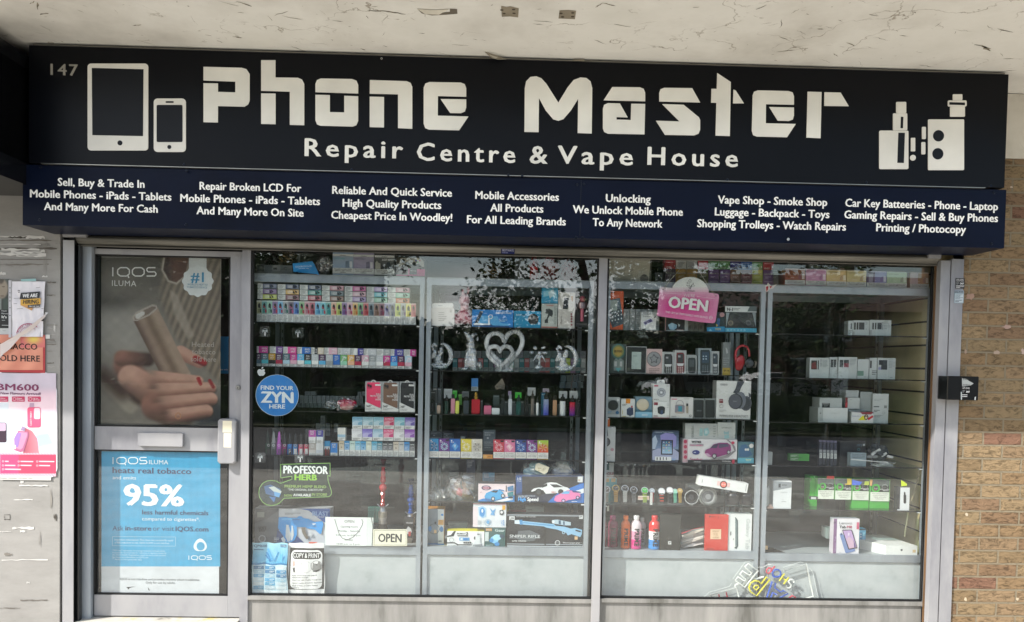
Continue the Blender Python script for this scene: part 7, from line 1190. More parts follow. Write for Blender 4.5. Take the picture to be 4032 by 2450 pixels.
def rnd(x,y,r,cols,lab,txt=None,tilt_=0,grp='round speakers'):
    crop('C2');Y=YD+.02;k=mpp(x,y,Y);c=Q(x,y,Y);R_=r*k;t=thing('round_speaker',lab,'speaker',(c.x,Y,z),grp);n=28
    pr=[(0,0),(.32,-.001),(.36,.004),(.62,.006),(.66,0),(.9,-.003),(1.0,.004),(1.0,.05)]
    mb=MB();vs_=[]
    for f_,d_ in pr:
        for j in range(n):vs_.append((c.x+R_*f_*math.cos(2*math.pi*j/n),Y+d_,max(z+.0005,c.z+R_*f_*math.sin(2*math.pi*j/n))))
    for m_ in range(len(pr)-1):mb.grid_faces(vs_[m_*n:(m_+2)*n],[(j,(j+1)%n,n+(j+1)%n,n+j)for j in range(n)],cols[m_])
    mb.build('speaker_body','plastic',t)
    mb=MB()
    for j in range(30):
        a=2*math.pi*j/30;mb.face([(c.x+R_*f_*math.cos(a+d_),Y-.0045,c.z+R_*f_*math.sin(a+d_))for f_,d_ in ((.76,0),(.88,0),(.88,.1),(.76,.1))],cols[7])
    mb.build('ring_print','card',t)
rnd(1088,1408,90,['3a3c40','2a2c30','16181a','3a3c3e','17191b','141618','222426','e2e4e2'],'black tyre shaped round speaker with white ring lettering on the fifth shelf')
rnd(1270,1402,102,['8a8c8e','3a3a3a','6f7072','9a9c9e','8a8c88','9fa19c','6f716d','3d3f40'],'grey wheel shaped round speaker right of the black one on the fifth shelf')
for i,x in enumerate((1535,1680)):
    q=Q(x,1510,YD+.03);k=mpp(x,1450,YD+.03);t=thing('table_speaker',('left','right')[i]+' of two squat glossy black speakers under the slanted white box','speaker',(q.x,YD+.03,z),'squat black speakers')
    MB().lathe(q.x,YD+.03,z,[(0,0),(60*k,.001),(66*k,8*k,'d9dcda'),(60*k,12*k,'2a2b2e'),(72*k,60*k,'1d1e22'),(70*k,110*k,'1a1b1e'),(62*k,130*k,'202226'),(52*k,132*k,'3a3c40')],26,col='c9cccb').build('speaker_body','plastic',t,smooth=True)
# slanted long white watch box on the speakers
t=thing('watch_box','long white box with an orange watch picture lying slanted on the speakers','box',tuple(Q(1430,1270,YD)))
rm=Matrix.Rotation(rad(8.5),3,'Y');a,b=Q(1172,1218,YD-.01),Q(1700,1218,YD-.01);c=Q(1436,1268,YD-.01);k=mpp(1436,1268,YD)
mb=MB();mb.box(c.x-268*k,c.x+268*k,YD-.012,YD+.05,c.z-52*k,c.z+52*k,'e3e4e2',rot=rm,piv=(c.x,YD,c.z));mb.build('carton_body','card',t)
mb=MB();
def onb(u,v,d_=-.0135):q=rm@Vector((u*k,0,v*k));return (c.x+q.x,YD+d_,c.z+q.z)
mb.face([onb(-70,-20),onb(70,-20),onb(70,26),onb(-70,26)],'e8c0bc');mb.face([onb(40*math.cos(rad(15*j)),40*math.sin(rad(15*j)),-.014)for j in range(24)],'1c1416');mb.face([onb(30*math.cos(rad(15*j)),30*math.sin(rad(15*j)),-.0146)for j in range(24)],'e8705f');mb.face([onb(-12+10*math.cos(rad(30*j)),10*math.sin(rad(30*j)),-.0152)for j in range(12)],'f3b0a8');mb.face([onb(12+10*math.cos(rad(30*j)),10*math.sin(rad(30*j)),-.0152)for j in range(12)],'f3b0a8');mb.face([onb(-236,-18),onb(-232,-18),onb(-232,18),onb(-236,18)],'5a5c5e');mb.face([onb(246,-36),onb(250,-36),onb(250,40),onb(246,40)],'6a6c6e');mb.build('printing','card',t)
carton(1045,1275,1200,1400,YD+.09,.05,'a5a8a4',[],'product_box','plain pale grey box behind the two round speakers','box',zb=None)
carton(1300,1400,1450,1508,YD+.1,.05,'8a8c86',[],'product_box','dull grey box between the grey round speaker and black speakers','box',zb=z)
# cabinet floor: bottles and tablets
z=Z2(-1)
def prime(x,y0,y1,w,capc,c1,c2,c3,lab,Y=None,dark=False):
    crop('C3');Y=Y or YD+.03;k=mpp(x,y1,Y);q=Q(x,y1,Y);H_=Q(x,y0,Y).z-z;R_=w*k/2
    t=thing('drink_bottle',lab,'bottle',(q.x,Y,z),'sports drink bottles on the floor of the third cabinet')
    prof=[(0,0,c3),(R_*.85,.001,c3),(R_,H_*.03,c3),(R_*.98,H_*.1,c3),(R_*.92,H_*.13,c3),(R_*.97,H_*.17,c3),(R_*.96,H_*.3,c3),(R_*.9,H_*.36,c2),(R_*.96,H_*.44,c2),(R_*.97,H_*.55,c2),(R_*.93,H_*.6,c1),(R_*.98,H_*.68,c1),(R_*.92,H_*.76,c1),(R_*.72,H_*.82,c1),(R_*.45,H_*.86,c1),(R_*.43,H_*.88,c1)]
    MB().lathe(q.x,Y,z,prof,22).build('bottle_body','plastic',t,smooth=False)
    MB().lathe(q.x,Y,z,[(R_*.5,H_*.885),(R_*.53,H_*.89),(R_*.53,H_*.985),(R_*.48,H_)],22,col=capc).build('cap','plastic',t)
    mb=MB();vs_,fs=text2d('PRIME',.03);lx,hx_=min(a for a,b in vs_),max(a for a,b in vs_);L_=H_*.52;sw=R_*.82;w_=[]
    for a,b in vs_:
        u=(b/.70-.5)*sw/R_;zz=z+H_*.63-(a-lx)/(hx_-lx)*L_;th=u+.0;w_.append((q.x+(R_*1.015)*math.sin(th)+.0,Y-(R_*1.015)*math.cos(th)-.0004,zz))
    mb.grid_faces(w_,fs,'141414' if not dark else '1a1216');mb.build('lettering','card',t)
prime(120,362,700,80,'7a2a4a','6f2a3c','6f2a3c','652838','dark maroon drink bottle at the far left end of the bottle row',Y=YD+.05,dark=True)
prime(225,360,712,118,'8a2f5a','7a2f4a','7a2f4a','7a2a44','dull purple drink bottle left of the orange one',Y=YD+.05,dark=True)
prime(364,360,717,102,'e8701c','d8641a','d8641a','cf5c16','orange sports drink bottle with orange cap',Y=YD+.02)
prime(478,360,720,122,'dcdcda','dcd0d4','d994b0','c83a80','white to pink drink bottle with white cap',Y=YD+.015)
prime(545,385,700,84,'b9bcbc','b9b4b8','9a9ca4','8a9aa8','pale grey bottle half hidden behind the pink one',Y=YD+.1)
prime(680,362,722,128,'d8282a','d8302e','e4e4e2','3a86c8','red, white and blue drink bottle with red cap',Y=YD+.015)
crop('C3')
carton(742,352,970,738,YD-.02,.012,'1e211f',[('r',.40,.75,.55,.84,'d9dbd9'),('r',.44,.77,.47,.82,'33363a'),('r',.49,.77,.52,.8,'33363a')],'tablet','black tablet leaning at the right of the drink bottles','tablet',zb=z,mat='plastic')
t=thing('paper_pile','loose pile of creased red and white papers between the black and red tablets','papers',tuple(Q(1100,730,YD+.04)));random.seed(77);mb=MB()
for i in range(13):
    x0=970+random.uniform(0,20);y0=720-i*14;x1=1225;yy=y0-60-random.uniform(0,30);d0=YD+.03+random.uniform(0,.06);col=random.choice(('d9d2c8','c9c0b4','e2ddd6','a8323a','8f9a94','d9cfc0'))if i>2 else 'e2ddd6'
    w=[Q(x0,y0,d0),Q(1100,(y0+yy)/2-random.uniform(5,25),d0-.01),Q(x1,yy,d0+.01),Q(x1-10,yy+20,d0+.0),Q(1110,(y0+yy)/2+12,d0-.015),Q(x0+5,y0+10,d0-.004)]
    w=[Vector((q.x,q.y,max(q.z,z+.001+i*.0004)))for q in w];mb.face([w[0],w[1],w[4],w[5]],col);mb.face([w[1],w[2],w[3],w[4]],col)
mb.build('papers','paper',t)
carton(1236,350,1490,740,YD-.015,.016,'c9382c',[('e',.21,.06,.035,.023,'2a1a1a'),('t','iLIFE',.27,.42,.075,.03,'7a1f1a',.04),('t','iLIFE KIDS',.08,.36,.975,.03,'7a1f1a',.04),('r',.23,.41,.69,.69,'e3c3a0'),('t','GENUINE',.32,.6,.48,.03,'9a6a4a',.01),('t','cover',.34,.56,.53,.03,'9a6a4a',.01),('t','only',.36,.56,.58,.03,'9a6a4a',.01),('t','£19.99',.34,.58,.66,.035,'9a6a4a',.01),('r',.56,.05,.6,.12,'a82c24'),('r',.0,.985,.9,1,'a82c24')],'tablet_case','bright red tablet with a beige price square leaning by the white box','tablet',zb=z,mat='plastic',bev=.004)
carton(1478,345,1746,760,YD-.01,.06,'e1e3e1',[('r',0,0,.12,1,'d2d5d3'),('p',[(.3,.08),(.38,.1),(.45,.2),(.45,.85),(.4,.92),(.3,.88),(.33,.8),(.33,.2)],'dcdfdd'),('p',[(.31,.09),(.36,.09),(.44,.17),(.45,.84),(.38,.92),(.3,.9),(.3,.87),(.36,.86),(.4,.8),(.4,.2)],'4a5a5c'),('p',[(.33,.12),(.4,.19),(.4,.8),(.33,.87)],'6b7e80'),('v','Galaxy Tab',.6,.76,.12,.92,'c3c8c6',-90),('l',.13,.4,.18,.62,1,'4a4c4e'),('l',.24,.6,.28,.72,1,'4a4c4e')],'tablet_box','tall white tablet box with pale sideways lettering at the third cabinet floor','box',zb=z,side='c6c9c7')
mb=MB();mb.rect(168,256,188,314,YD,'c9c6b8',thick=.001);q=Q(178,200,YD);tag(mb.build('price_tag','card'),'small white price tag hanging under the left end of the watch shelf','tag')
# ================================================================ goods: far right cabinet
Z3=lambda i:zsh(3,i);zt=CAB[3]['zt'];crop('D1')
TOP=[(280,500,'8a4a30','rust brown'),(508,728,'d39ac0','pink'),(733,950,'d8bd86','sand yellow'),(954,1168,'d9c894','pale yellow'),(1174,1390,'7d7fb8','lavender blue'),(1394,1610,'b3ceb0','mint green'),(1646,1850,'a8805c','tan')]
for i,(a,b,c1,nm)in enumerate(TOP):
    off=i*7;carton(a,272+off,b,446+off,YD,.12,c1,[('r',0,.0,1,.06,mixc(c1,'ffffff',.35)),('t','LOST MARY',.08,.6,.2,.09,mixc(c1,'404060',.4),.02),('p',[(.68,.45),(.8,.3),(.8,.66),(.66,.66)],mixc(c1,'6a2a6a',.35)),('p',[(.84,.35),(.96,.33),(.97,.66),(.84,.66)],mixc(c1,'ffffff',.45)),('l',.3,.55,.62,.6,1,mixc(c1,'ffffff',.5)),('r',0,.72,1,1,'d9dad8'),('t','This product contains nicotine',.06,.94,.80,.06,'4a4a4a',.02),('t','which is a highly addictive',.1,.9,.88,.06,'4a4a4a',.02)]+([('r',0,.06,.4,.7,'5a4a6a'),('r',.1,.2,.3,.68,'8f8aa0')]if i==4 else [])+([('r',0,.0,.42,.72,'b9a4a8')]if i==6 else []),'vape_carton',f'{nm} vape carton, {ORD[i] if i < 6 else "rightmost"} above the far right cabinet','vape carton','pastel vape cartons above the far right cabinet',zb=zt)
for a,b,nm in ((300,392,'left'),(535,645,'right')):carton(a,205,b,268,YD+.03,.06,'4f5250',[('l',.1,.2,.9,.8,2,'6f7270')],'small_box',nm+' dark box end peeping above the pastel cartons','box',None)
carton(668,210,1220,282,YD+.1,.05,'2a2b28',[('p',[(.1,0),(.95,0),(.9,.6),(.05,.95)],'55564f'),('t','OPEN TO',.15,.43,.75,.5,'1c1c1a',.03)],'product_box','dim handwritten card box behind the pastel cartons','box',None)
# top shelf: phone boxes
z=Z3(0)
def wbox(x0,y0,x1,y1,a,lab,zb=None,Y=None,dep=.05,col='b9bfbe',side=None,nm='phone_box',cr=None):
    return carton(x0,y0,x1,y1,Y or YD+.10,dep,col,a,nm,lab,'box','white phone boxes in the far right cabinet',zb=zb,side=side or '8a908f')
ph=lambda u,n,w=.12,v0=.2,v1=.62,c='3a3f42':[('r',u+i*w*1.25,v0,u+i*w*1.25+w,v1,c)for i in range(n)]
def zoff(zsh_,x,y,Y):return zsh_
wbox(1022,836,1200,1000,[('r',.06,.14,.17,.62,'2f3436'),('r',.22,.14,.33,.62,'2f3436'),('r',.37,.14,.70,.62,'3a3f42'),('l',.76,.08,.95,.3,3,'7d8382'),('l',.76,.55,.95,.62,1,'7d8382'),('r',0,.75,.1,.95,'9aa09f')],'left of two pale phone boxes picturing four phones, top shelf',z,YD+.03)
wbox(1202,832,1440,1002,[('r',.13,.18,.2,.6,'2f3436'),('r',.25,.18,.32,.6,'2f3436'),('r',.36,.18,.56,.6,'3a3f42'),('r',.6,.14,.62,.62,'2f3436'),('l',.66,.08,.95,.6,5,'8f9594'),('r',.0,.64,.1,.95,'9aa09f')],'right of two pale phone boxes picturing four phones, top shelf',z,YD+.03)
wbox(968,840,1020,995,[('r',.55,.18,.8,.6,'2f3436'),('l',.1,.65,.9,.95,3,'6a706f')],'narrow pale box end left of the two phone boxes, top shelf',z,YD+.03)
# second shelf
z=Z3(1)
wbox(548,1244,762,1458,[('r',.08,.14,.38,.6,'3a3634'),('p',[(.1,.3),(.3,.2),(.36,.56),(.1,.56)],'6a2f30'),('r',.42,.14,.47,.6,'2f3436'),('l',.56,.08,.62,.5,5,'2f3436'),('l',.66,.1,.95,.5,6,'9aa09f')],'pale phone box with one large dark phone picture, left on the second shelf',z,YD+.04)
wbox(764,1238,862,1458,[('r',.15,.12,.45,.5,'3a3f42'),('r',.5,.12,.75,.5,'2f3436')],'narrow phone box with two small phone pictures on the second shelf',z,YD+.05)
wbox(862,1236,1066,1462,[('r',.07,.14,.26,.5,'3a3f42'),('r',.3,.14,.56,.5,'7a3040'),('r',.3,.14,.56,.3,'3a3f42'),('l',.62,.08,.95,.4,5,'9aa09f'),('l',.1,.88,.3,.94,1,'7d8382')],'phone box with a dark red phone picture on the second shelf',z,YD+.035)
wbox(1068,1260,1195,1466,[('r',.02,.62,.55,.88,'6a8a7c'),('l',.55,.92,.95,.96,1,'4a4f50')],'pale box with a grey green patch on the second shelf',z,YD+.04)
wbox(1198,1245,1300,1468,[('r',.1,.14,.28,.5,'2f3436'),('l',.3,.6,.9,.85,3,'3a3f42')],'pale box end with dark marks on the second shelf',z,YD+.045)
wbox(1290,1246,1486,1472,[('r',.08,.1,.3,.34,'2a2e30'),('r',.3,.1,.54,.34,'3a3f42'),('r',.2,.34,.54,.57,'33383b'),('r',.04,.45,.2,.57,'8f8fb0'),('l',.62,.06,.95,.5,6,'9aa09f'),('l',.7,.93,.95,.97,1,'4a4f50')],'rightmost phone box with overlapping black phones, second shelf',z,YD+.035)
# third shelf
z=Z3(2);crop('D2')
wbox(640,432,966,580,[('r',0,0,.17,1,'a5abaa'),('e',.08,.4,.02,.04,'22262a'),('t','iPhone 13',.44,.72,.45,.1,'a9aeae',.0)],'long plain white phone box at the bottom of the stack, third shelf',z,YD+.03,.12,'c6cac9')
wbox(655,324,903,438,[('r',.12,.5,.46,.97,'22262a'),('r',.15,.56,.42,.6,'c9cccb'),('l',.2,.7,.42,.85,2,'8a8f8e')],'grey white box with dark window on the long plain white box, third shelf',None,YD+.04,.1,'a9afae')
wbox(938,320,1097,444,[('r',0,0,.16,1,'7a2f38'),('p',[(.0,.5),(.16,.4),(.16,.8),(0,.9)],'b03a44'),('l',.3,.15,.6,.2,1,'3a3f42')],'white box with a red and black end on the stack, third shelf',None,YD+.05,.1,'b3b8b7')
wbox(945,240,1085,318,[('r',.02,.05,.98,.95,'a3a8a7')],'small grey box topmost on the stack, third shelf',None,YD+.06,.08,'9aa09f')
wbox(970,444,1096,578,[('l',.4,.0,.9,.1,1,'8a8f8e')],'pale box below the red ended box, third shelf',z,YD+.06,.08,'9fa5a4')
wbox(1098,258,1232,470,[],'upright plain grey box behind the yellow and red box, third shelf',None,YD+.07,.06,'9aa09f')
wbox(1234,278,1410,552,[('l',.1,.2,.9,.3,2,'a3a9a8'),('r',.08,.5,.42,.54,'4a4f50'),('r',.72,.47,.9,.58,'7d8382'),('l',.08,.64,.5,.74,2,'3a3f42'),('o',.7,.77,.08,.06,'8a8f8e'),('l',.1,.85,.9,.95,2,'8a8f8e')],'tall white box with fine print at the right of the third shelf',z,YD+.05,.05,'bcc1c0')
wbox(1004,478,1246,570,[('p',[(0,0),(.5,.1),(1,.2),(1,.0)],'6a5a7a'),('p',[(.4,.05),(.8,0),(.98,.0),(.9,.3),(.5,.28)],'8a2f3a'),('t','Nokia 3310',.04,.42,.58,.17,'4a5a9a',.0),('p',[(.3,.98),(.5,.45),(.62,.5),(.66,.98)],'d8cf2a'),('p',[(.7,.8),(.95,.4),(1,.6),(.78,.98)],'b82a34'),('e',.67,.62,.1,.32,'2a2426'),('e',.67,.62,.06,.22,'d9c3a0'),('r',.6,.5,.73,.58,'2a2426')],'white, yellow and red phone box lying in front of the stack, third shelf',z,YD+.01,.06,'cfd1d0')
# fourth shelf
z=Z3(3)
carton(75,915,143,1042,YD,.05,'9aa09f',[],'small_box','plain pale grey box at the left end of the fourth shelf, far right cabinet','box',zb=z)
carton(335,937,546,1012,YD+.08,.04,'3f9a3a',[('r',0,0,.45,1,'5a8a56'),('l',.05,.15,.4,.4,2,'b9c9b6'),('l',.05,.6,.4,.85,2,'b9c9b6'),('r',0,.47,.6,.53,'2a6a2a')],'vape_pack','green and grey pack lying low on the fourth shelf, far right cabinet','pack',zb=None)
for i in range(5):
    a=652+i*40;carton(a,785+i*2,a+36,985+i*2,YD+.06,.02,'2a2b38',[('r',0,0,1,.1,'5a5670'),('l',.15,.15,.85,.5,4,'4a4c60'),('r',.05,.52,.95,.68,'8a8c90'),('r',.1,.7,.9,.98,'c9ccca'),('l',.2,.74,.8,.94,4,'4a4c4e')],'battery_pack',f'slim dark battery pack with white label, {ORD[i]} of five on the fourth shelf','battery','slim battery packs in a row',zb=z)
carton(880,795,1160,990,YD+.09,.05,'14171a',[('l',.1,.3,.35,.6,3,'2f3436'),('t','MP3',.66,.85,.3,.12,'5a6f7c',.03),('o',.73,.48,.055,.04,'4a8a8f'),('e',.93,.22,.04,.06,'b9bebd'),('r',.25,.62,.48,.8,'2f3538')],'product_box','black box with faint MP3 lettering on the fourth shelf, far right cabinet','box',zb=z)
carton(995,925,1168,1000,YD+.03,.04,'8fa0a8',[('t','This product contains',.08,.92,.28,.12,'3a464c',.02),('t','nicotine which is a highly',.08,.92,.5,.12,'3a464c',.02),('t','addictive substance',.12,.88,.74,.12,'3a464c',.02)],'vape_pack','grey blue nicotine warning pack on the fourth shelf, far right cabinet','pack',zb=z)
crop('D2');t=thing('cable_tangle','tangle of white charging cables and small plugs on the fourth shelf','cables',tuple(Q(1400,1030,YD+.05)));zc=z+.004
for i in range(4):
    mb=MB();Y0=YD+.03+.012*i;q=Q(1290+20*i,1000,Y0);q2=Q(1480+12*i,1000,Y0);pts=[]
    for j in range(22):
        a=2*math.pi*j/22;pts.append(((q.x+q2.x)/2+(q2.x-q.x)*.6*math.cos(a),Y0+.05+.05*math.sin(a+i),zc+.002*i+.003*math.sin(3*a)))
    mb.tube(pts,.0022,'dfe2e0',6,closed=True);mb.build('cable','plastic',t)
mb=MB();tube_px(mb,[(1000,995),(1150,1008),(1280,1020),(1400,1028)],5,YD-.0,'d9dcda');mb.build('cable','plastic',t)
for x,y,a in ((1285,900,30),(1355,940,35),(1245,925,40),(1200,965,0),(1250,965,0),(1420,965,-10)):
    mb=MB();c=Q(x,y,YD+.06);k=mpp(x,y,YD);mb.box(c.x-32*k,c.x+32*k,YD+.05,YD+.06,c.z-13*k,c.z+13*k,'c9cccb' if a else '8a8f8e',rot=Matrix.Rotation(rad(-a),3,'Y'),bev=.001);mb.build('plug','plastic',t)
bag('clear_bag','D2',1300,920,100,80,YD+.09,.04,'3a3f40','dark crumpled bag behind the white cables on the fourth shelf',seed=61,zb=z,amp=.5,mat='plastic')
# fifth shelf
z=Z3(4)
carton(148,1230,350,1535,YD,.08,'d7dadb',[('p',[(0,0),(1,.05),(1,.24),(0,.36)],'858b90'),('r',.3,.1,.42,.24,'2f3438'),('r',.48,.13,.75,.17,'5f656a'),('t','IQOS',.42,.78,.43,.04,'a3a8ac',.01),('r',.46,.74,.72,.75,'5a5f62'),('l',.5,.66,.66,.7,1,'b9bdc0')],'device_box','tall white box with grey slanted top at the left of the fifth shelf','box',zb=z,side='aab0b4')
carton(70,1305,128,1500,YD+.06,.05,'8f9596',[],'small_box','plain grey box half hidden left of the tall white box','box',zb=z)
crop('D3');mb=MB();q=Q(118,258,YD-.005);k=mpp(118,258,YD);mb.box(q.x-32*k,q.x+35*k,YD-.005,YD+.01,z,z+24*k,'c9a898',bev=.003);mb.box(q.x-10*k,q.x+20*k,YD-.004,YD+.008,z+24*k,z+44*k,'d9bdb0',bev=.002);tag(mb.build('lip_balm','plastic'),'tiny rose gold case in front of the tall white box','case')
crop('D2')
VP=[(636,818,'3a6b34','left'),(824,1006,'d8b82a','second'),(1012,1198,'2f5fd0','third'),(1206,1422,'e08a2a','right')]
for i,(a,b,c1,nm)in enumerate(VP):
    off=i*6;A_=[('r',0,0,1,.3,'5f6b66'),('t','VAPORESSO',.18,.82,.1,.055,'2a3c38',.02),('t','COREX 3.0',.28,.74,.2,.055,'2a3c38',.0),('r',0,.28,1,.57,'191c1b'),('o',.3,.4,.22,.13,'3fae34'),('e',.3,.38,.1,.1,'8a8c8a'),('e',.3,.34,.09,.05,'2a2626'),('p',[(.2,.42),(.34,.42),(.32,.5),(.24,.5)],'7a4a42'),('r',.0,.28,.06,.57,'3fae34'),('o',.76,.36,.16,.145,'b9bcba'),('r',.6,.34,.92,.375,'191c1b'),('l',.62,.35,.9,.37,1,'9a9c9a'),('t','XROS Series 0.6Ω',.5,.98,.47,.04,'d9dbd9',.03),('t','MESH POD',.66,.95,.53,.04,'d9dbd9',.03),('r',0,.58,1,1,'dfe4d6'),('r',0,.575,.02,1,'3fae34'),('r',.98,0,1,1,'3fae34'),('t','This product contains',.1,.92,.67,.045,'4a504a',.0),('t','nicotine which is a',.14,.86,.75,.045,'4a504a',.0),('t','highly addictive',.2,.82,.83,.045,'4a504a',.0),('t','substance.',.3,.7,.91,.045,'4a504a',.0)]
    if i==1:A_+=[('p',[(.74,0),(1,0),(1,.28),(.74,.28)],'d8b82a'),('r',.62,.24,.95,.29,'e0c03a')]
    if i==2:A_+=[('p',[(0,.0),(.2,.06),(.6,.14),(.45,.28),(0,.28)],'3f6fe0'),('p',[(.75,.1),(1,.1),(1,.28),(.7,.28)],'b8c83a'),('p',[(.2,.0),(.85,.0),(.7,.1),(.35,.08)],'4a3a34')]
    if i==3:A_+=[('p',[(0,0),(.14,0),(.1,.28),(0,.28)],'e0a860')]
    if i==0:A_+=[('r',.55,-.1,1,.04,'c9443a')]
    carton(a,1200+off,b,1428+off+(6 if i==3 else 0),YD+.05,.08,'3fae34',A_,'pod_carton',f'{nm} of four green pod cartons with black band and {"red tab" if i == 0 else "yellow corner" if i == 1 else "blue corner" if i == 2 else "orange edge"} on the fifth shelf'.replace('with black band and','with'),'carton','green pod cartons on the fifth shelf',zb=z,side='2f9a2a')
carton(552,1178,634,1420,YD+.09,.08,'35a82c',[('p',[(.5,0),(1,.1),(1,.25)],'cfd8cc'),('r',.08,.1,.2,.2,'1f4a1c')],'pod_carton','bright green carton side at the left of the four green cartons','carton',zb=z,side='2f9a2a')
carton(555,1402,640,1435,YD+.02,.02,'23272a',[('r',.1,.15,.75,.85,'c9cccb')],'small_pack','tiny black and white pack in front of the green carton side','pack',zb=z)
carton(1506,1300,1640,1540,YD+.0,.04,'dde0e2',[('r',0,0,.22,1,'24272a'),('p',[(.52,.24),(.58,.2),(.66,.24),(.66,.32),(.72,.36),(.72,.7),(.62,.76),(.5,.7),(.5,.36),(.54,.32)],'14161a')],'vape_box','white and black box picturing a small black vape at right of the fifth shelf','box',zb=z,side='1a1c1e')
mb=MB();crop('D2');mb.poly([(1548,1222),(1580,1240),(1612,1265),(1606,1285),(1550,1290)],YD+.01,'d8ec1a',thick=.002);tag(mb.build('price_flag','card'),'fluorescent yellow paper flag on the white and black vape box','flag')
# floor of the cabinet
z=Z3(-1);crop('D3')
carton(808,396,1090,780,YD-.005,.05,'e1dee2',[('r',0,0,.125,1,'7d5a82'),('r',.01,.08,.1,.14,'5f4466'),('v','Lenovo Tab',.03,.1,.5,.95,'b99ac0'),('t','Lenovo',.23,.72,.16,.075,'55585c',.0),('t','Tab',.23,.48,.27,.075,'2f3236',.03),('t','M8',.52,.72,.27,.075,'b0506a',.04),('r',.9,.1,.995,.3,'c85a7a'),('p',[(.24,.44),(.32,.4),(.84,.88),(.84,.92),(.5,.98),(.46,.96)],'6f86b8'),('e',.31,.44,.03,.02,'22262c'),('p',[(.34,.33),(.36,.31),(.7,.31),(.73,.33),(.93,.82),(.92,.84),(.6,.88),(.57,.86)],'2a2838'),('p',[(.37,.34),(.69,.33),(.9,.81),(.61,.85)],'b99ac8'),('p',[(.6,.5),(.74,.6),(.9,.81),(.61,.85),(.5,.6)],'c9aac0'),('p',[(.78,.6),(.88,.8),(.8,.82)],'5f4a80'),('r',.56,.4,.62,.48,'d9cce0'),('l',.22,.955,.4,.965,1,'5a5c60')],'tablet_box','white and purple tablet box picturing a lilac tablet on the cabinet floor','box',zb=z,side='c9c4cc')
# big white laptop box lying down, real perspective
k=mpp(1540,780,YD+.0);q0,q1=Q(1378,780,YD-.02),Q(1722,780,YD-.02);hb=Q(1540,690,YD-.02).z-z
t=thing('laptop_box','large flat white box with small dark logo at the right of the cabinet floor','box',((q0.x+q1.x)/2,YD,z));mb=MB()
sx_=-.075;yb=YD+.26
B_=[(q0.x,YD-.02),(q1.x,YD-.02),(q1.x+sx_*.7,yb),(q0.x+sx_*2.1,yb-.02)]
mb.grid_faces([(a,b,z)for a,b in B_]+[(a,b,z+hb)for a,b in B_],[(0,1,5,4),(1,2,6,5),(2,3,7,6),(3,0,4,7),(4,5,6,7),(3,2,1,0)],'dfe1de');mb.build('carton_body','card',t)
mb=MB();mb.ell(1552,736,12,13,YD-.0206,'33363a');mb.rect(1545,722,1562,728,YD-.0207,'dfe1de');mb.rect(1672,735,1706,766,YD-.0206,'cdb58c');mb.build('logo','card',t)
mb=MB();mb.face([(q0.x+.05,YD+.09,z+hb+.0006),(q0.x+.13,YD+.09,z+hb+.0006),(q0.x+.125,YD+.11,z+hb+.0006),(q0.x+.045,YD+.11,z+hb+.0006)],'b3b5b2');mb.build('printing','card',t)
carton(740,500,808,615,YD+.12,.08,'c9ccca',[('e',.5,.45,.05,.05,'8a8c8c')],'small_box','pale box corner behind the white and purple tablet box','box',zb=z)
carton(1088,505,1162,640,YD+.12,.05,'5fb0d8',[('r',.1,.3,.5,.9,'2f7fb0'),('r',.2,.4,.34,.5,'cfe6f0'),('r',.2,.6,.34,.7,'cfe6f0'),('r',.55,.3,.9,.6,'8fd0e8'),('r',0,0,1,.12,'2a4a5a')],'toy_box','bright blue box between the tablet box and the flat white box','box',zb=z)
mb=MB();mb.rect(58,692,92,732,YC+.02,'dcb98a',thick=.01);tag(mb.build('cable_plug','plastic'),'small beige plug at the left end of the far right cabinet floor','plug')
mb=MB();q0=Q(100,760,YD);mb.face([(CAB[3]['x0']+.03,YD+.0,z+.001),(CAB[3]['x0']+.16,YD+.0,z+.001),(CAB[3]['x0']+.12,YD+.1,z+.001),(CAB[3]['x0']+.03,YD+.12,z+.001)],'1a1c1d');mb.box(CAB[3]['x0']+.03,CAB[3]['x0']+.12,YD+.02,YD+.1,z+.001,z+.004,'1d2022');tag(mb.build('black_tray','plastic'),'thin black tray lying at the left of the far right cabinet floor','tray')
# cables and pipe inside the right window
mb=MB();crop('D1');tube_px(mb,[(1920,235),(1908,400),(1905,700),(1900,1000),(1895,1300),(1900,1497)],7,YC-.02,'a9a48e');crop('D2');tube_px(mb,[(1902,0),(1896,180),(1888,300),(1872,430)],7,YC-.021,'a9a48e');tag(mb.build('hanging_cable','plastic'),'beige cable hanging down inside the right edge of the window','cable')
mb=MB();crop('D2');tube_px(mb,[(1755,1110),(1740,1180),(1690,1340),(1650,1480)],8,YD+.1,'b5a988');crop('D3');tube_px(mb,[(1625,330),(1600,480),(1585,590)],8,YD+.12,'b5a988');tag(mb.build('broom_pole','plastic'),'thin beige pole leaning inside at the right of the far right cabinet','pole')
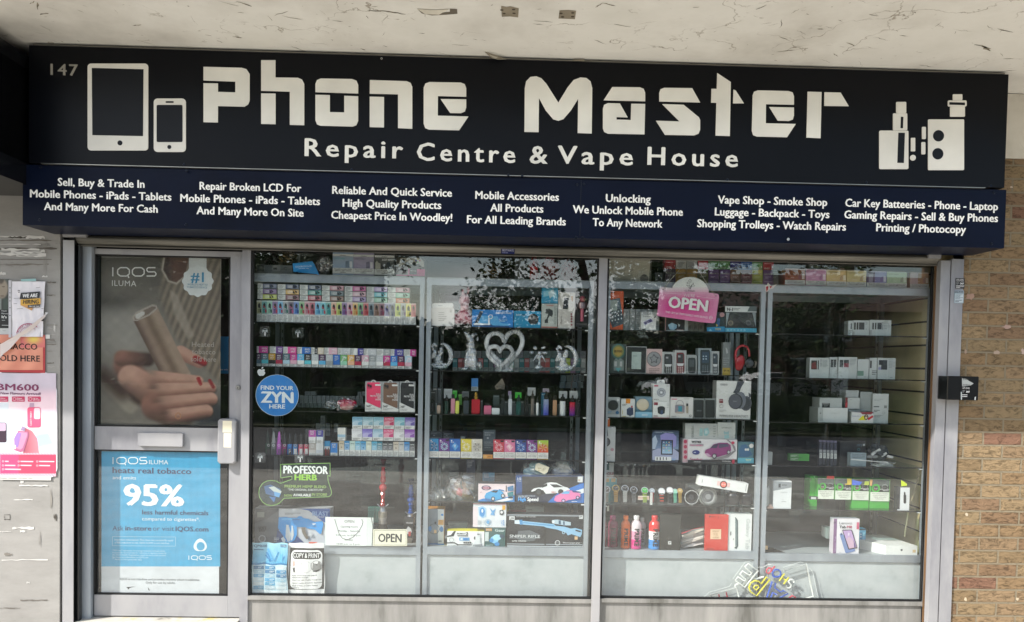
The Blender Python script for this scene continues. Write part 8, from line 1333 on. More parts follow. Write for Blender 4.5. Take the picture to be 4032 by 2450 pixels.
# ================================================================ posters, stickers and notices
YPD=DY+.021
def raster(mb,x0,y0,x1,y1,nx,ny,Y,fn,mi=0):
    vs_=[];cols=[]
    for j in range(ny+1):
        for i in range(nx+1):vs_.append(Q(x0+(x1-x0)*i/nx,y0+(y1-y0)*j/ny,Y))
    n=len(mb.v);mb.v+=[tuple(q)for q in vs_]
    for j in range(ny):
        for i in range(nx):
            k=n+j*(nx+1)+i;mb.f.append((k,k+nx+1,k+nx+2,k+1));mb.c.append(fn(x0+(x1-x0)*(i+.5)/nx,y0+(y1-y0)*(j+.5)/ny));mb.m.append(mi)
def sst(a,b,x):
    t=max(0,min(1,(x-a)/(b-a)));return t*t*(3-2*t)
def lerp(a,b,t):return tuple(a[i]+(b[i]-a[i])*t for i in range(3))
def capd(x,y,x0,y0,r0,x1,y1,r1):
    dx,dy=x1-x0,y1-y0;L2_=dx*dx+dy*dy;t=max(0,min(1,((x-x0)*dx+(y-y0)*dy)/L2_));r=r0+(r1-r0)*t
    return math.hypot(x-x0-dx*t,y-y0-dy*t)-r,t,r,(x-x0-dx*t,y-y0-dy*t)
def polyd(x,y,pts):
    ins=False;best=1e9;n=len(pts)
    for i in range(n):
        (xa,ya),(xb,yb)=pts[i],pts[(i+1)%n]
        if (ya>y)!=(yb>y)and x<(xb-xa)*(y-ya)/(yb-ya)+xa:ins=not ins
        dx,dy=xb-xa,yb-ya;t=max(0,min(1,((x-xa)*dx+(y-ya)*dy)/(dx*dx+dy*dy+1e-9)));best=min(best,math.hypot(x-xa-dx*t,y-ya-dy*t))
    return -best if ins else best
HL=lambda h:lin(h)
SK_L,SK_M,SK_D=HL('c9a392'),HL('9d7365'),HL('4f332e')
def photo(x,y):
    c=lerp(HL('5f574f'),HL('8d857d'),sst(300,900,y))
    c=lerp(c,HL('a9a39c'),sst(1250,950,x)*sst(560,800,y)*(1-sst(900,1150,y))*.9)
    c=lerp(c,HL('4c453e'),math.exp(-((x-840)/170)**2-((y-630)/60)**2)*.7)
    c=lerp(c,HL('9a9186'),math.exp(-((x-880)/140)**2-((y-470)/110)**2)*.35)
    d=polyd(x,y,[(1180,620),(1290,900),(1400,1000),(1640,1260),(1640,300),(1200,300)])
    rib=.5+.5*math.sin((x*.82+y*.32)*.145);c=lerp(c,lerp(HL('766a5e'),HL('97897b'),rib),sst(30,-30,d))
    d=polyd(x,y,[(1210,300),(1195,400),(1240,480),(1300,500),(1370,440),(1400,300)]);c=lerp(c,HL('c9bfb4'),sst(16,0,abs(d+2))*.8*(1 if x<1290 or y>440 else .3));c=lerp(c,lerp(HL('4a2f28'),HL('6e4c40'),sst(1220,1300,x)),sst(0,-14,d))
    d=polyd(x,y,[(1260,560),(1300,590),(1420,880),(1390,900),(1290,720)]);c=lerp(c,HL('b3a89c'),sst(22,-6,d)*.6)
    c=lerp(c,HL('2c2928'),sst(1480,1600,y+(x-743)*-.05)*sst(980,740,x)*.9)
    c=lerp(c,HL('1c2436'),sst(1330,1500,x)*sst(1240,1440,y)*.9)
    d,t,r,o_=capd(x,y,740,1180,40,960,1400,46);c=lerp(c,HL('a89f93'),sst(26,-10,d)*.8)
    for q,a,b,s_ in (((760,1180,60,900,1290,70),SK_D,SK_D,60),((930,1110,95,1050,1290,110),SK_M,SK_D,26),((900,1050,60,1090,1060,50),SK_M,SK_D,16),((960,1190,90,1180,1330,120),SK_L,SK_M,14),((1150,1400,110,1330,1500,90),SK_M,SK_D,20)):
        d,t,r,o_=capd(x,y,*q);sh=lerp(lerp(a,b,t),SK_D,sst(-.2*r,.95*r,o_[1])*.75);c=lerp(c,sh,sst(s_,-s_,d))
    d,t,r,o_=capd(x,y,1330,1010,52,1470,1080,40);c=lerp(c,lerp(SK_L,SK_M,sst(-20,45,o_[1])),sst(8,-6,d))
    d,t,r,o_=capd(x,y,1440,1055,26,1502,1085,24);c=lerp(c,lerp(HL('a3202c'),HL('6d1420'),sst(0,24,o_[1])),sst(4,-4,d)*sst(1415,1425,x))
    body=[(985,775),(1155,668),(1300,960),(1412,1178),(1290,1215),(1195,1190),(1090,985)]
    d=polyd(x,y,body);u=(x-985-(y-775)*.49)/190
    bc=lerp(HL('6b5348'),HL('a08a7c'),sst(.0,.35,u));bc=lerp(bc,HL('86705f'),sst(.35,.62,u));bc=lerp(bc,HL('a99585'),sst(.62,.95,u));bc=lerp(bc,HL('c0b3a6'),sst(.02,-.08,(1235-(x-1200)*.45)-y+0 and (1235-(x-1200)*.45-y)/400)*.5)
    c=lerp(c,bc,sst(4,-4,d))
    d=polyd(x,y,[(985,775),(975,745),(1000,710),(1120,655),(1155,660),(1158,685),(1100,735),(1010,775)]);c=lerp(c,HL('b5aba2'),sst(4,-3,d));c=lerp(c,HL('7b675b'),sst(-8,-14,d)*.8)
    d,t,r,o_=capd(x,y,1015,740,20,1050,718,16);c=lerp(c,HL('cfc9c2'),sst(4,-4,d))
    for q,tip in (((1060,1205,74,1455,1222,44),1),((1090,1310,78,1548,1270,44),1),((1130,1405,70,1552,1352,50),0),((1200,1490,60,1520,1440,48),0)):
        d,t,r,o_=capd(x,y,*q);sh=lerp(SK_L,SK_M,sst(-.4*r,.4*r,o_[1]));sh=lerp(sh,SK_D,sst(.25*r,.95*r,o_[1])*.95);sh=lerp(sh,SK_D,sst(.55,0,t)*.35);c=lerp(c,HL('3a2420'),sst(20,2,d)*.6*sst(-10,20,o_[1])*sst(.1,.4,t));c=lerp(c,sh,sst(7,-6,d)*sst(-.02,.26,t))
    d,t,r,o_=capd(x,y,1462,1200,14,1478,1240,12);c=lerp(c,HL('a8242e'),sst(4,-3,d))
    d,t,r,o_=capd(x,y,1545,1215,13,1572,1262,12);c=lerp(c,HL('98202a'),sst(4,-3,d))
    dd=abs(math.hypot(x-1312,y-1475)-20);c=lerp(c,HL('b98a6a'),sst(6,2,dd))
    g_=.80+.04*math.sin(x*.9)*math.sin(y*.9);return tuple(max(0,v*g_*(.72+.55*v)if v<.5 else v*g_)for v in c)
crop('L1');po=thing('window_poster','large poster of a hand holding a bronze device in the upper door pane','poster',tuple(Q(1185,1540,YPD)))
mb=MB();raster(mb,745,308,1625,1540,118,164,YPD,photo);mb.rect(745,308,1625,1540,YPD+.001,'8a8580');mb.build('poster_sheet','card',po)
Y_=YPD-.001;mb=MB()
def logo(mb,x,y,w,h,col,Y,t=9):     # I Q O S drawn as rounded strokes
    s_=w/330
    mb.line([(x+6*s_,y),(x+6*s_,y+h)],t,Y,col)
    for ox,tail in ((42,1),(140+12,0)):
        a,b=x+ox*s_,x+(ox+88)*s_;mb.line([(a+20*s_,y+2),(b-20*s_,y+2),(b,y+h*.28),(b,y+h*.72),(b-20*s_,y+h-2),(a+20*s_,y+h-2),(a,y+h*.72),(a,y+h*.28),(a+20*s_,y+2)],t,Y-.0001,col)
        if tail:mb.line([(b-14*s_,y+h*.8),(b-4*s_,y+h*1.18)],t,Y-.0002,col);
    a,b=x+258*s_,x+330*s_;mb.line([(b-6*s_,y+2),(a+10*s_,y+2),(a,y+h*.25),(a+10*s_,y+h*.5),(b-10*s_,y+h*.5),(b,y+h*.75),(b-10*s_,y+h-2),(a,y+h-2)],t,Y-.0003,col)
logo(mb,825,380,326,66,'dedad6',Y_);mb.build('lettering','card',po)
mb=MB();mb.text('ILUMA',825,1004,518,42,Y_,'d3cfca',bold=-.008,space=1.1);mb.build('lettering','card',po)
mb=MB()
for st,x0,x1,yb_ in (('Heated',1413,1576,966),('tobacco',1413,1588,1020),('sold here',1405,1592,1074)):mb.text(st,x0,x1,yb_,38,Y_,'a39a92',bold=-.01)
mb.build('lettering','card',po)
mb=MB();mb.rect(1392,308,1521,400,Y_,'cdcfcf');pts=[]
for i in range(96):
    a=2*math.pi*i/96;r=112+5*math.cos(12*a);pts.append((1457+r*math.cos(a),482+r*math.sin(a)))
mb.poly(pts,Y_-.0006,'d6d8d8');mb.text('#1',1404,1502,488,74,Y_-.0012,'3f88ac',bold=.03);mb.text("WORLD'S HEATED",1380,1530,514,14,Y_-.0012,'4a7f9c',bold=.01);mb.text('TOBACCO DEVICE',1376,1526,534,14,Y_-.0012,'4a7f9c',bold=.01);mb.build('rosette','card',po)
# teal panel seen past the poster edge
crop('L1');mb=MB();mb.rect(1600,890,1686,1162,YPD+.1,'1d7fb4',thick=.004);mb.text('use only',1622,1678,1138,12,YPD+.0985,'d9e9f2');tag(mb.build('wall_poster','card'),'bright blue poster strip seen behind the door glass beside the hand poster','poster')
# blue poster, lower pane
crop('L2');po=thing('window_poster','bright blue 95% poster with white bottom strip in the lower door pane','poster',tuple(Q(1190,1297,YPD)));mb=MB()
raster(mb,748,238,1622,1087,60,58,YPD,lambda x,y:tuple(v*(1+.025*math.sin(y*.35+math.sin(x*.05))+.02*math.sin(x*.31))for v in HL('3fa0cb')))
raster(mb,748,1087,1614,1297,60,15,YPD,lambda x,y:tuple(v*(1+.02*math.sin(y*.35+math.sin(x*.05)))for v in HL('d3d7dc')));mb.rect(748,238,1616,1297,YPD+.001,'b9bcc0');mb.build('poster_sheet','card',po)
DK='06305c';Y_=YPD-.001;mb=MB();logo(mb,828,282,256,50,'eef4f7',Y_,7);mb.text('ILUMA',1098,1240,334,32,Y_,'e6f0f5',bold=-.008);mb.build('lettering','card',po)
for rows in ([('heats real tobacco',828,1410,402,44,DK,.03)],[('and emits',830,1003,445,26,'eaf3f7',.0)],[('95%',908,1358,637,158,'f0f4f5',.045)],[('less harmful chemicals',1047,1536,706,34,DK,.025),('compared to cigarettes*.',1047,1472,750,26,'eaf3f7',.0)],[('Ask',829,910,822,36,DK,.0),('in-store',922,1116,822,36,DK,.03),('or visit',1126,1282,824,36,DK,.0),('IQOS.com',1293,1536,828,36,DK,.03)]):
    mb=MB()
    for st,x0,x1,yb_,cap,col,bo in rows:mb.text(st,x0,x1,yb_,cap,Y_,col,bold=bo)
    mb.build('lettering','card',po)['label']='words '+rows[0][0]
mb=MB();mb.line([(828,866),(1293,870),(1293,937),(828,934),(828,866)],2,Y_,'b9dcea');mb.text('Important information: This does not necessarily equal',845,1275,898,13,Y_,'cfe6f0',bold=.0);mb.text('a 95% reduction in risk. IQOS ILUMA is not risk-free.',845,1248,919,13,Y_,'cfe6f0',bold=.0);mb.build('notice_frame','card',po)
mb=MB()
for i,(st,x1)in enumerate((('*"95% less" represents the average reduction in levels of the',1216),('9 chemicals recommended for reduction in cigarette smoke by',1226),('the World Health Organization, which do not include nicotine.',1222),('See important information on IQOS.com',1092),('** Based on third party sales data.',1046))):mb.text(st,828,x1,976+i*16,11,Y_,'c3e0ec',bold=.0)
mb.build('small_print','card',po)
mb=MB()
pts=[(1475+48*math.sin(a)*(1+.06*math.cos(3*a)),932-46*math.cos(a)*(1+.10*math.cos(3*a)))for a in [2*math.pi*i/60 for i in range(60)]];mb.poly(pts,Y_,'e3f0f5');pts=[(1478+30*math.sin(a),938-31*math.cos(a))for a in [2*math.pi*i/40 for i in range(40)]];mb.poly(pts,Y_-.0005,'3fa0cb');logo(mb,1388,1006,172,32,'e3f0f5',Y_,5);mb.build('emblem','card',po)
mb=MB();mb.text('IQOS is not risk-free and provides nicotine which is addictive.',884,1474,1190,17,Y_,'4a5058',bold=.0);mb.text('Only for use by adults.',1074,1292,1214,17,Y_,'4a5058',bold=.0);mb.poly([(930,1240),(1000,1234),(955,1244),(948,1256)],Y_,'1c1e20');mb.poly([(1088,1240),(1098,1250),(1104,1268),(1094,1260)],Y_,'55585a');mb.build('lettering','card',po)
# ---------------------------------------------------------------- stickers on the left display window
YSK=YG+.0075
crop('A2');t=thing('round_sticker','round bright blue sticker with bold white words on the left display window','sticker',tuple(Q(364,525,YSK)));mb=MB()
mb.ell(364,297,236,229,YSK+.0006,'cfd8de',n=56);mb.ell(364,297,231,225,YSK,'2f80cc',n=56);mb.build('disc','card',t)
for st,x0,x1,yb_,cap,bo in (('FIND YOUR',184,542,237,46,.035),('ZYN',184,544,376,120,.06),('HERE',277,452,440,46,.035)):mb=MB();mb.text(st,x0,x1,yb_,cap,YSK-.0008,'e3ebf0',bold=bo);mb.build('lettering','card',t)
mb=MB();a_=[(192,18),(178,12),(162,14),(150,26),(148,45),(156,68),(170,83),(180,85),(192,81),(206,84),(218,78),(230,62),(236,50),(226,42),(224,30),(232,18),(220,12),(206,14)];mb.poly(a_,YSK,'d6d9db');mb.poly([(192,8),(193,-4),(202,-14),(213,-17),(212,-4),(203,6)],YSK,'d6d9db');tag(mb.build('fruit_sticker','card'),'small white bitten apple sticker above the round blue sticker','sticker')
t=thing('herb_sticker','dark green bordered hemp blend sticker on the left display window','sticker',tuple(Q(560,1490,YSK)));mb=MB();DG='12271f';LG='7fae5c'
out=[(402,1050),(942,1036),(942,1180),(915,1172),(920,1230),(956,1340),(958,1368),(946,1392),(920,1404),(440,1420),(420,1440),(392,1470),(350,1492),(300,1500),(250,1492),(205,1462),(172,1410),(163,1360),(172,1305),(205,1258),(250,1232),(300,1225),(350,1232),(400,1258),(525,1212),(525,1180),(404,1198)]
mb.poly(out,YSK+.0004,DG);mb.line(out+[out[0]],7,YSK,LG);mb.ell(290,1360,118,122,YSK-.0004,'1b2f33',n=36);mb.build('board','card',t)
mb=MB();Y_=YSK-.0012;mb.text('PROFESSOR',430,920,1150,84,Y_,'e6ece8',bold=.055);mb.build('lettering','card',t)
mb=MB();mb.text('HERB',552,800,1222,64,Y_,'8cc43a',bold=.06);mb.build('lettering','card',t)
mb=MB();mb.text('PREMIUM HEMP BLEND',445,900,1306,30,Y_,'8cb05a',bold=.03);mb.text('"THE ORIGINAL SUBSTITUTE"',482,868,1338,22,Y_,'d3dbd6',bold=.01);mb.text('NOW',442,530,1402,26,Y_,'8cb05a',bold=.03);mb.text('AVAILABLE',538,734,1398,28,Y_,'e0e6e2',bold=.04);mb.text('IN STORE',742,908,1392,28,Y_,'8cb05a',bold=.03);mb.build('lettering','card',t)
mb=MB();mb.poly([(220,1290),(290,1270),(400,1320),(410,1350),(390,1410),(330,1400),(240,1370)],Y_,'3d5f8a');mb.poly([(270,1300),(330,1290),(412,1345),(395,1385),(330,1350)],Y_-.0004,'a9b3ae');mb.poly([(330,1345),(400,1365),(385,1412),(335,1395)],Y_-.0006,'5f8fb8');mb.poly([(275,1400),(350,1410),(330,1465)],Y_-.0006,'4a6a94');mb.build('packet_picture','card',t)
def hook(cr,x0,y0,x1,y1,lab):
    crop(cr);t=thing('suction_hook',lab,'hook',tuple(Q((x0+x1)/2,y1,YSK)),'clear stick-on hooks on the left window');mb=MB();rrect(mb,x0,y0,x1,y1,16,YSK,'ffffff',thick=.002);mb.build('plate','clear_plastic',t)
    cx_,cy_=(x0+x1)/2,(y0+y1)/2;mb=MB();mb.ring(cx_,cy_-4,30,25,YSK-.001,'9aa0a2',n=20,a0=-50,a1=230);mb.rect(cx_-24,cy_-14,cx_-4,cy_,YSK-.0012,'c3c8c8');mb.rect(cx_+4,cy_-14,cx_+24,cy_,YSK-.0012,'c3c8c8');mb.rect(cx_-6,cy_+2,cx_+6,cy_+46,YSK-.008,'a9aeae',thick=.006);mb.build('hook','plastic',t)
hook('A1',172,902,290,1015,'clear plastic hook sticker, left one of the upper pair');hook('A1',530,917,650,1030,'clear plastic hook sticker, right one of the upper pair');hook('A2',118,922,236,1032,'clear plastic hook sticker at the lower left edge of the window');hook('A2',556,922,674,1036,'clear plastic hook sticker just above the dark green sticker')
# curled leaflets standing on the sill behind the left window
def curl(name,x0,y0,x1,y1,cr,fn,lab,cat,draw,amp=.012,ph=0.0,nx=26,ny=30,Y0=YG+.022):
    crop(cr);mb=MB();wv=lambda u,v:amp*(math.sin(u*3.1*1.3+ph)*.6+.35*math.sin(v*4.2+u*2+ph)+.12*math.sin(u*17+v*5))
    real=Q
    def W(x,y,d_=0):u,v=(x-x0)/(x1-x0),(y-y0)/(y1-y0);q=real(x,y,Y0);return Vector((q.x,Y0+wv(u,v)-d_,q.z))
    n=0;vs_=[W(x0+(x1-x0)*i/nx+(6*math.sin(j*.25+ph)if True else 0),y0+(y1-y0)*j/ny+(5*math.sin(i*.5)),0)for j in range(ny+1)for i in range(nx+1)];n=len(mb.v);mb.v+=[tuple(q)for q in vs_]
    for j in range(ny):
        for i in range(nx):k_=n+j*(nx+1)+i;mb.f.append((k_,k_+nx+1,k_+nx+2,k_+1));mb.c.append(lin(fn((i+.5)/nx,(j+.5)/ny)));mb.m.append(0)
    o_n=len(mb.v)
    flat=MB();draw(flat);
    tv,tf,tcol=[],[],[]
    def cut(A_,B_,C_,col_,dep=0):
        L_=[(A_-B_).length,(B_-C_).length,(C_-A_).length];m_=max(L_)
        if m_<.016 or dep>12:k_=len(tv);tv.extend((A_,B_,C_));tf.append((k_,k_+1,k_+2));tcol.append(col_);return
        i_=L_.index(m_);P_=[A_,B_,C_];P_=P_[i_:]+P_[:i_];M_=(P_[0]+P_[1])/2;cut(P_[0],M_,P_[2],col_,dep+1);cut(M_,P_[1],P_[2],col_,dep+1)
    for f_,c_ in zip(flat.f,flat.c):
        q_=[Vector(flat.v[i])for i in f_]
        for i in range(1,len(q_)-1):cut(q_[0],q_[i],q_[i+1],c_)
    flat.v,flat.f,flat.c=tv,tf,tcol
    for (X_,Y__,Z_)in flat.v:      # wrap the flat printing on the curved sheet
        a,b=real(x0,(y0+y1)/2,Y0),real(x1,(y0+y1)/2,Y0);c_,d_=real((x0+x1)/2,y0,Y0),real((x0+x1)/2,y1,Y0);u=(X_-a.x)/(b.x-a.x);v=(c_.z-Z_)/(c_.z-d_.z);mb.v.append((X_,Y0+wv(u,v)-.0012-(Y0-Y__),Z_))
    for f_,c_ in zip(flat.f,flat.c):mb.f.append(tuple(o_n+i for i in f_));mb.c.append(c_);mb.m.append(0)
    return tag(mb.build(name,'paper',smooth=True),lab,cat)
Y0=YG+.022
def dr1(m):
    m.text('QM600',106,250,710,30,Y0,'2a5a84',bold=.03);m.rect(400,676,468,706,Y0-.0003,'1f6f9c');m.text('LOST MARY',404,464,698,14,Y0-.0006,'dff0f8');m.rect(106,730,212,742,Y0-.0003,'2a6a94')
    for (a,b,c,d,e,f_,g,h,cl)in ((235,770,250,760,320,850,300,862,'2f86c0'),(245,728,270,722,330,850,305,855,'4fa6d8'),(325,760,345,750,370,760,340,850,'8fcae6'),(375,755,388,762,345,862,325,855,'3a92c8'),(396,778,426,778,424,865,396,865,'5fb4dc'),(180,868,262,832,270,848,186,884,'6fbce0'),(228,800,240,790,300,860,280,868,'1f76b0'),(440,800,456,806,430,850,420,846,'2f86c0')):m.poly([(a,b),(c,d),(e,f_),(g,h)],Y0-.0004,cl)
    for j in range(6):
        for i in range(3):
            x=104+i*126;y=912+j*43.5;c=('2a6f9c','4a9cc8','3a86b4','8fb8cc','c3d6de')[(i*2+j*3)%5]if j<4 else ('b9ccd6','d3dfe4','5aa0c6')[(i+j)%3];m.rect(x,y,x+112,y+36,Y0-.0004,c);m.lines(x+50,y+8,x+106,y+28,2,Y0-.0008,'e3f0f5')
curl('leaflet',88,660,478,1214,'A3',lambda u,v:mixc('9fd3e6','4aa8d6',min(1,v*2.4))if v<.40 else ('2277ac' if v<.43 else 'c3dfea' if v<.95 else 'e3eef2'),'pale blue curled vape leaflet standing at the bottom left behind the window','leaflet',dr1,ph=.6,amp=.010)
def dr2(m):
    m.poly([(504,712),(878,714),(872,1164),(486,1168)],Y0,'1d1d1f')
    pts=[]
    for cx_,cy_,a0 in ((800,790,-90),(792,1105,0),(566,1105,90),(576,790,180)):
        for k_ in range(6):a=rad(a0+k_*18);pts.append((cx_+60*math.cos(a),cy_+56*math.sin(a)))
    m.poly(pts,Y0-.0003,'e9e9e8');pts=[]
    for cx_,a0 in ((812,-90),(566,90)):
        for k_ in range(9):a=rad(a0+k_*22.5);pts.append((cx_+34*math.cos(a),794+38*math.sin(a)))
    m.poly(pts,Y0-.0006,'1d1d1f');m.text('COPY & PRINT',541,832,818,52,Y0-.0009,'ededec',bold=.03)
    m.ell(590,910,52,66,Y0-.0006,'f1efee');m.ring(590,910,52,49,Y0-.0009,'a9a9a8');m.poly([(534,862),(556,850),(560,905),(538,915)],Y0-.0009,'e3b3a6');m.poly([(534,930),(560,925),(560,978),(546,978)],Y0-.0009,'2a2a2a');m.ring(682,918,64,61,Y0-.0009,'b0b0af');m.ring(796,910,62,58,Y0-.0009,'6a6a69')
    m.poly([(760,870),(800,900),(820,850),(850,900),(846,940),(800,975),(760,972),(750,940)],Y0-.0009,'8a8a89');m.poly([(780,880),(812,892),(800,905)],Y0-.0012,'1a1a1a');m.poly([(750,965),(800,975),(846,940),(800,955)],Y0-.0012,'2a2a2a')
    for i,(st,x1)in enumerate((('Print service from one page to',800),('thousands of pages',706),('Print from USB / Mobile / E-mail / etc',848),('Special student & business discounts',850),('Black & White or Colour Printing',806),('services',606))):m.text(st,530,x1,1018+[0,22,50,82,112,134][i],14,Y0-.0007,'5a5a5a',bold=.02,rot=2)
curl('leaflet',484,660,878,1228,'A3',lambda u,v:'e9e9e8','black and white COPY & PRINT leaflet curled beside the pale blue leaflet','leaflet',dr2,ph=2.4,amp=.011)
# ---------------------------------------------------------------- broken neon style light standing on end behind the right window
crop('N');YN=YG+.026;ns=thing('neon_sign','unlit broken VAPE SHOP neon-tube sign lying upside down behind the right window','neon sign',tuple(Q(1200,800,YN)))
def nt_(pts,col,r=14,closed=False,nm='tube'):
    mb=MB();tube_px(mb,pts,r*1.25,YN,col,closed=closed,seg=8);mb.build(nm,'neon',ns,smooth=True)
WH,YL_,BL,RD='d9dcd8','dcd23c','2f57b8','cc3a52'
nt_([(905,155),(965,100),(1160,235),(895,560),(715,415),(765,355),(885,440),(925,395),(805,300),(850,240),(985,330),(1040,275),(920,180)],WH,closed=True)
nt_([(235,700),(730,560),(800,800)],WH);nt_([(235,700),(255,800)],WH);nt_([(710,545),(720,510),(770,490)],WH)
nt_([(395,695),(420,800)],RD,13);nt_([(540,655),(575,800)],RD,13)
nt_([(1110,400),(1265,350)],WH,15)
nt_([(1130,725),(1390,400),(1320,355),(1215,490),(1170,440),(1090,430),(1015,470),(980,560),(1010,640)],YL_,closed=True);nt_([(1120,615),(1070,560),(1100,520),(1155,520),(1175,555)],YL_,13,closed=True)
nt_([(1320,250),(1325,215),(1360,180),(1415,185),(1430,225),(1360,290),(1325,270)],RD,12,closed=True);nt_([(1400,230),(1485,150)],RD,12)
nt_([(1520+80*math.cos(a),285+72*math.sin(a))for a in [2*math.pi*i/16 for i in range(16)]],BL,15,closed=True);nt_([(1430,290),(1440,330),(1480,365)],BL,12)
nt_([(1670,290),(1570,435)],YL_,13);nt_([(1755,360),(1655,495)],YL_,13);nt_([(1620,365),(1705,430)],YL_,13)
nt_([(1850,465),(1855,425),(1820,405),(1770,410),(1745,445),(1770,480),(1800,505),(1795,550),(1750,575),(1710,560),(1700,530)],WH,14)
nt_([(1310,810),(1430,445),(1500,480),(1480,560),(1590,650),(1650,620),(1745,675),(1490,810)],BL,14);nt_([(1400,780),(1440,660),(1520,700)],BL,14);nt_([(1440,780),(1400,750)],BL,12)
nt_([(1690,810),(1820,720),(1880,750),(1900,810)],RD,13)
nt_([(1660,230),(2090,100),(2235,730),(1940,810)],WH,16)
mb=MB()
for pts in ([(50,770),(140,720),(210,650),(600,540),(645,480)],[(670,390),(910,60),(1000,60)],[(1640,170),(1980,65),(2040,90)],[(2120,170),(2160,190),(2220,260),(2325,750),(2290,800),(2200,820)],[(1150,170),(1260,165),(1330,125),(1450,100)]):tube_px(mb,pts,4.5,YN+.006,'dfe4e2',seg=6)
mb.build('acrylic_edge','neon',ns)
mb=MB();tube_px(mb,[(1310,0),(1350,150),(1360,330),(1330,500)],4,YN+.008,'5f6668',seg=6);tube_px(mb,[(1290,810),(1310,600),(1300,440)],22,YN+.012,'8a8d8a',seg=8);mb.build('wiring','plastic',ns)
mb=MB();crop('D1');mb.poly([(62,455),(80,450),(95,425),(130,462),(190,442),(150,490),(110,500),(85,530),(66,515)],YC-.004,'d9d2cf',thick=.001);mb.poly([(70,470),(100,460),(95,500),(78,522)],YC-.0046,'b02a3a');mb.poly([(110,460),(140,465),(120,490)],YC-.0046,'b02a3a');tag(mb.build('torn_tape','paper'),'scrap of torn red and white tape on top of the cabinet joint','tape')
mb=MB();crop('A1');mb.poly([(470,232),(470,232),(471,233)],YD,'000000')
# ---------------------------------------------------------------- posters on the hoarding at the left
YH=-.006
crop('H2');po=thing('vape_poster','pink vape poster on the grey hoarding at the left edge','poster',tuple(Q(330,1320,YH)));mb=MB()
def pink(x,y):
    c=lerp(HL('c9b9c8'),HL('ecdfe4'),sst(180,420,y));c=lerp(c,HL('e6bccb'),sst(100,300,x)*sst(1000,500,y)*.5);c=lerp(c,HL('b9bcc8'),sst(330,200,y)*.6)
    if x<105 and y>400:c=lerp(c,HL('cfe0e8'),.7)
    if y>790 and x>590:c=lerp(c,HL('f0a9b8'),.6)
    d=math.hypot((x-450)/1.0,(y-1010)/1.65)-190
    if y<1010 and x>300:c=lerp(c,lerp(HL('a9c9e6'),HL('eef0e6'),sst(.2,.8,.5+.5*math.sin(y*.018+x*.004))),sst(4,-4,d))
    d=polyd(x,y,[(295,700),(380,740),(440,830),(465,1010),(270,1000)]);c=lerp(c,lerp(HL('a85a6a'),HL('c9808c'),sst(280,440,x)),sst(4,-4,d))
    if y>1000:
        s_=.5+.5*math.sin((x+y*.35)*.62);c=lerp(HL('e0e0e2'),HL('cf4f78'),.35+.4*s_)
    if 1022<y<1240:s_=.5+.5*math.sin((x+y*.35)*.62);c=lerp(HL('c2527f')if x<220 else HL('c44a62'),HL('a93560'),s_*.6)
    return c
raster(mb,0,60,660,1270,84,130,YH,pink);mb.rect(-160,60,660,1270,YH+.001,'e0c9d4');mb.poly([(0,60),(0,40),(120,110),(540,50),(600,75),(630,140),(650,200),(672,260),(676,1180),(655,1260),(610,1285),(0,1270)],YH+.0006,'d9d6db');mb.rect(0,1270,600,1318,YH-.0002,'d3d2cb');mb.build('poster_sheet','card',po)
Y_=YH-.0012;mb=MB();mb.text('BM600',-40,458,262,78,Y_,'7a2f58',bold=.028);mb.build('lettering','card',po);mb=MB();mb.text('New Flavours Arrived!',5,480,312,30,Y_,'6a3a5c',bold=.03);mb.build('lettering','card',po)
for x0,x1,a,b in ((-60,97,'Ultra-','Compact'),(140,292,'Elegant','Design'),(328,480,'Up to','600 Puffs')):
    mb=MB();rrect(mb,x0,334,x1,395,8,Y_,'c23a62',0);mb.text(a,x1-94,x1-30,362,15,Y_-.0006,'f3dbe3',bold=.02);mb.text(b,x1-94,x1-10,382,15,Y_-.0006,'f3dbe3',bold=.02);mb.ring(x1-122,364,20,16,Y_-.0006,'f3dbe3');mb.build('badge','card',po)
mb=MB();rrect(mb,322,460,480,700,26,Y_,'d8597c',0);rrect(mb,400,468,474,600,20,Y_-.0005,'e3c9d2',0);mb.poly([(346,462),(350,412),(400,412),(402,462)],Y_,'b99ab0');mb.text('LOST MARY',290,460,590,20,Y_-.001,'f0dde3',bold=.03,rot=90);mb.build('device_picture','card',po)
mb=MB();mb.poly([(215,735),(330,750),(338,790),(280,975),(240,992),(165,965),(160,930)],Y_,'b06a8c');mb.poly([(225,750),(320,760),(322,790),(270,940),(240,960),(185,940)],Y_-.0005,'c98aa8');mb.poly([(240,730),(262,682),(300,700),(285,740)],Y_,'9a86a8');mb.poly([(165,830),(200,760),(250,765),(215,930),(170,930)],Y_-.0008,'9a7ab8');mb.build('device_picture','card',po)
mb=MB();rrect(mb,-60,640,75,875,20,Y_,'3a2838',0);rrect(mb,-55,645,70,740,18,Y_-.0005,'b9a4b8',0);mb.build('device_picture','card',po)
mb=MB();mb.rect(-20,905,185,952,Y_-.001,'f0f0ee');
for x,y,w in ((25,1098,45),(210,1100,150),(428,1100,180),(25,1146,125),(210,1146,130),(428,1148,130),(25,1192,190)):mb.ring(x+10,y,11,7,Y_,'f0d3dc');mb.rect(x+32,y-7,x+32+w,y+7,Y_,'ecc3cf')
mb.lines(0,1286,590,1304,1,Y_,'8a8a84');mb.build('flavour_list','card',po)
crop('H1');po=thing('tobacco_poster','orange TOBACCO SOLD HERE poster on the hoarding above the pink poster','poster',tuple(Q(280,1385,YH)));mb=MB()
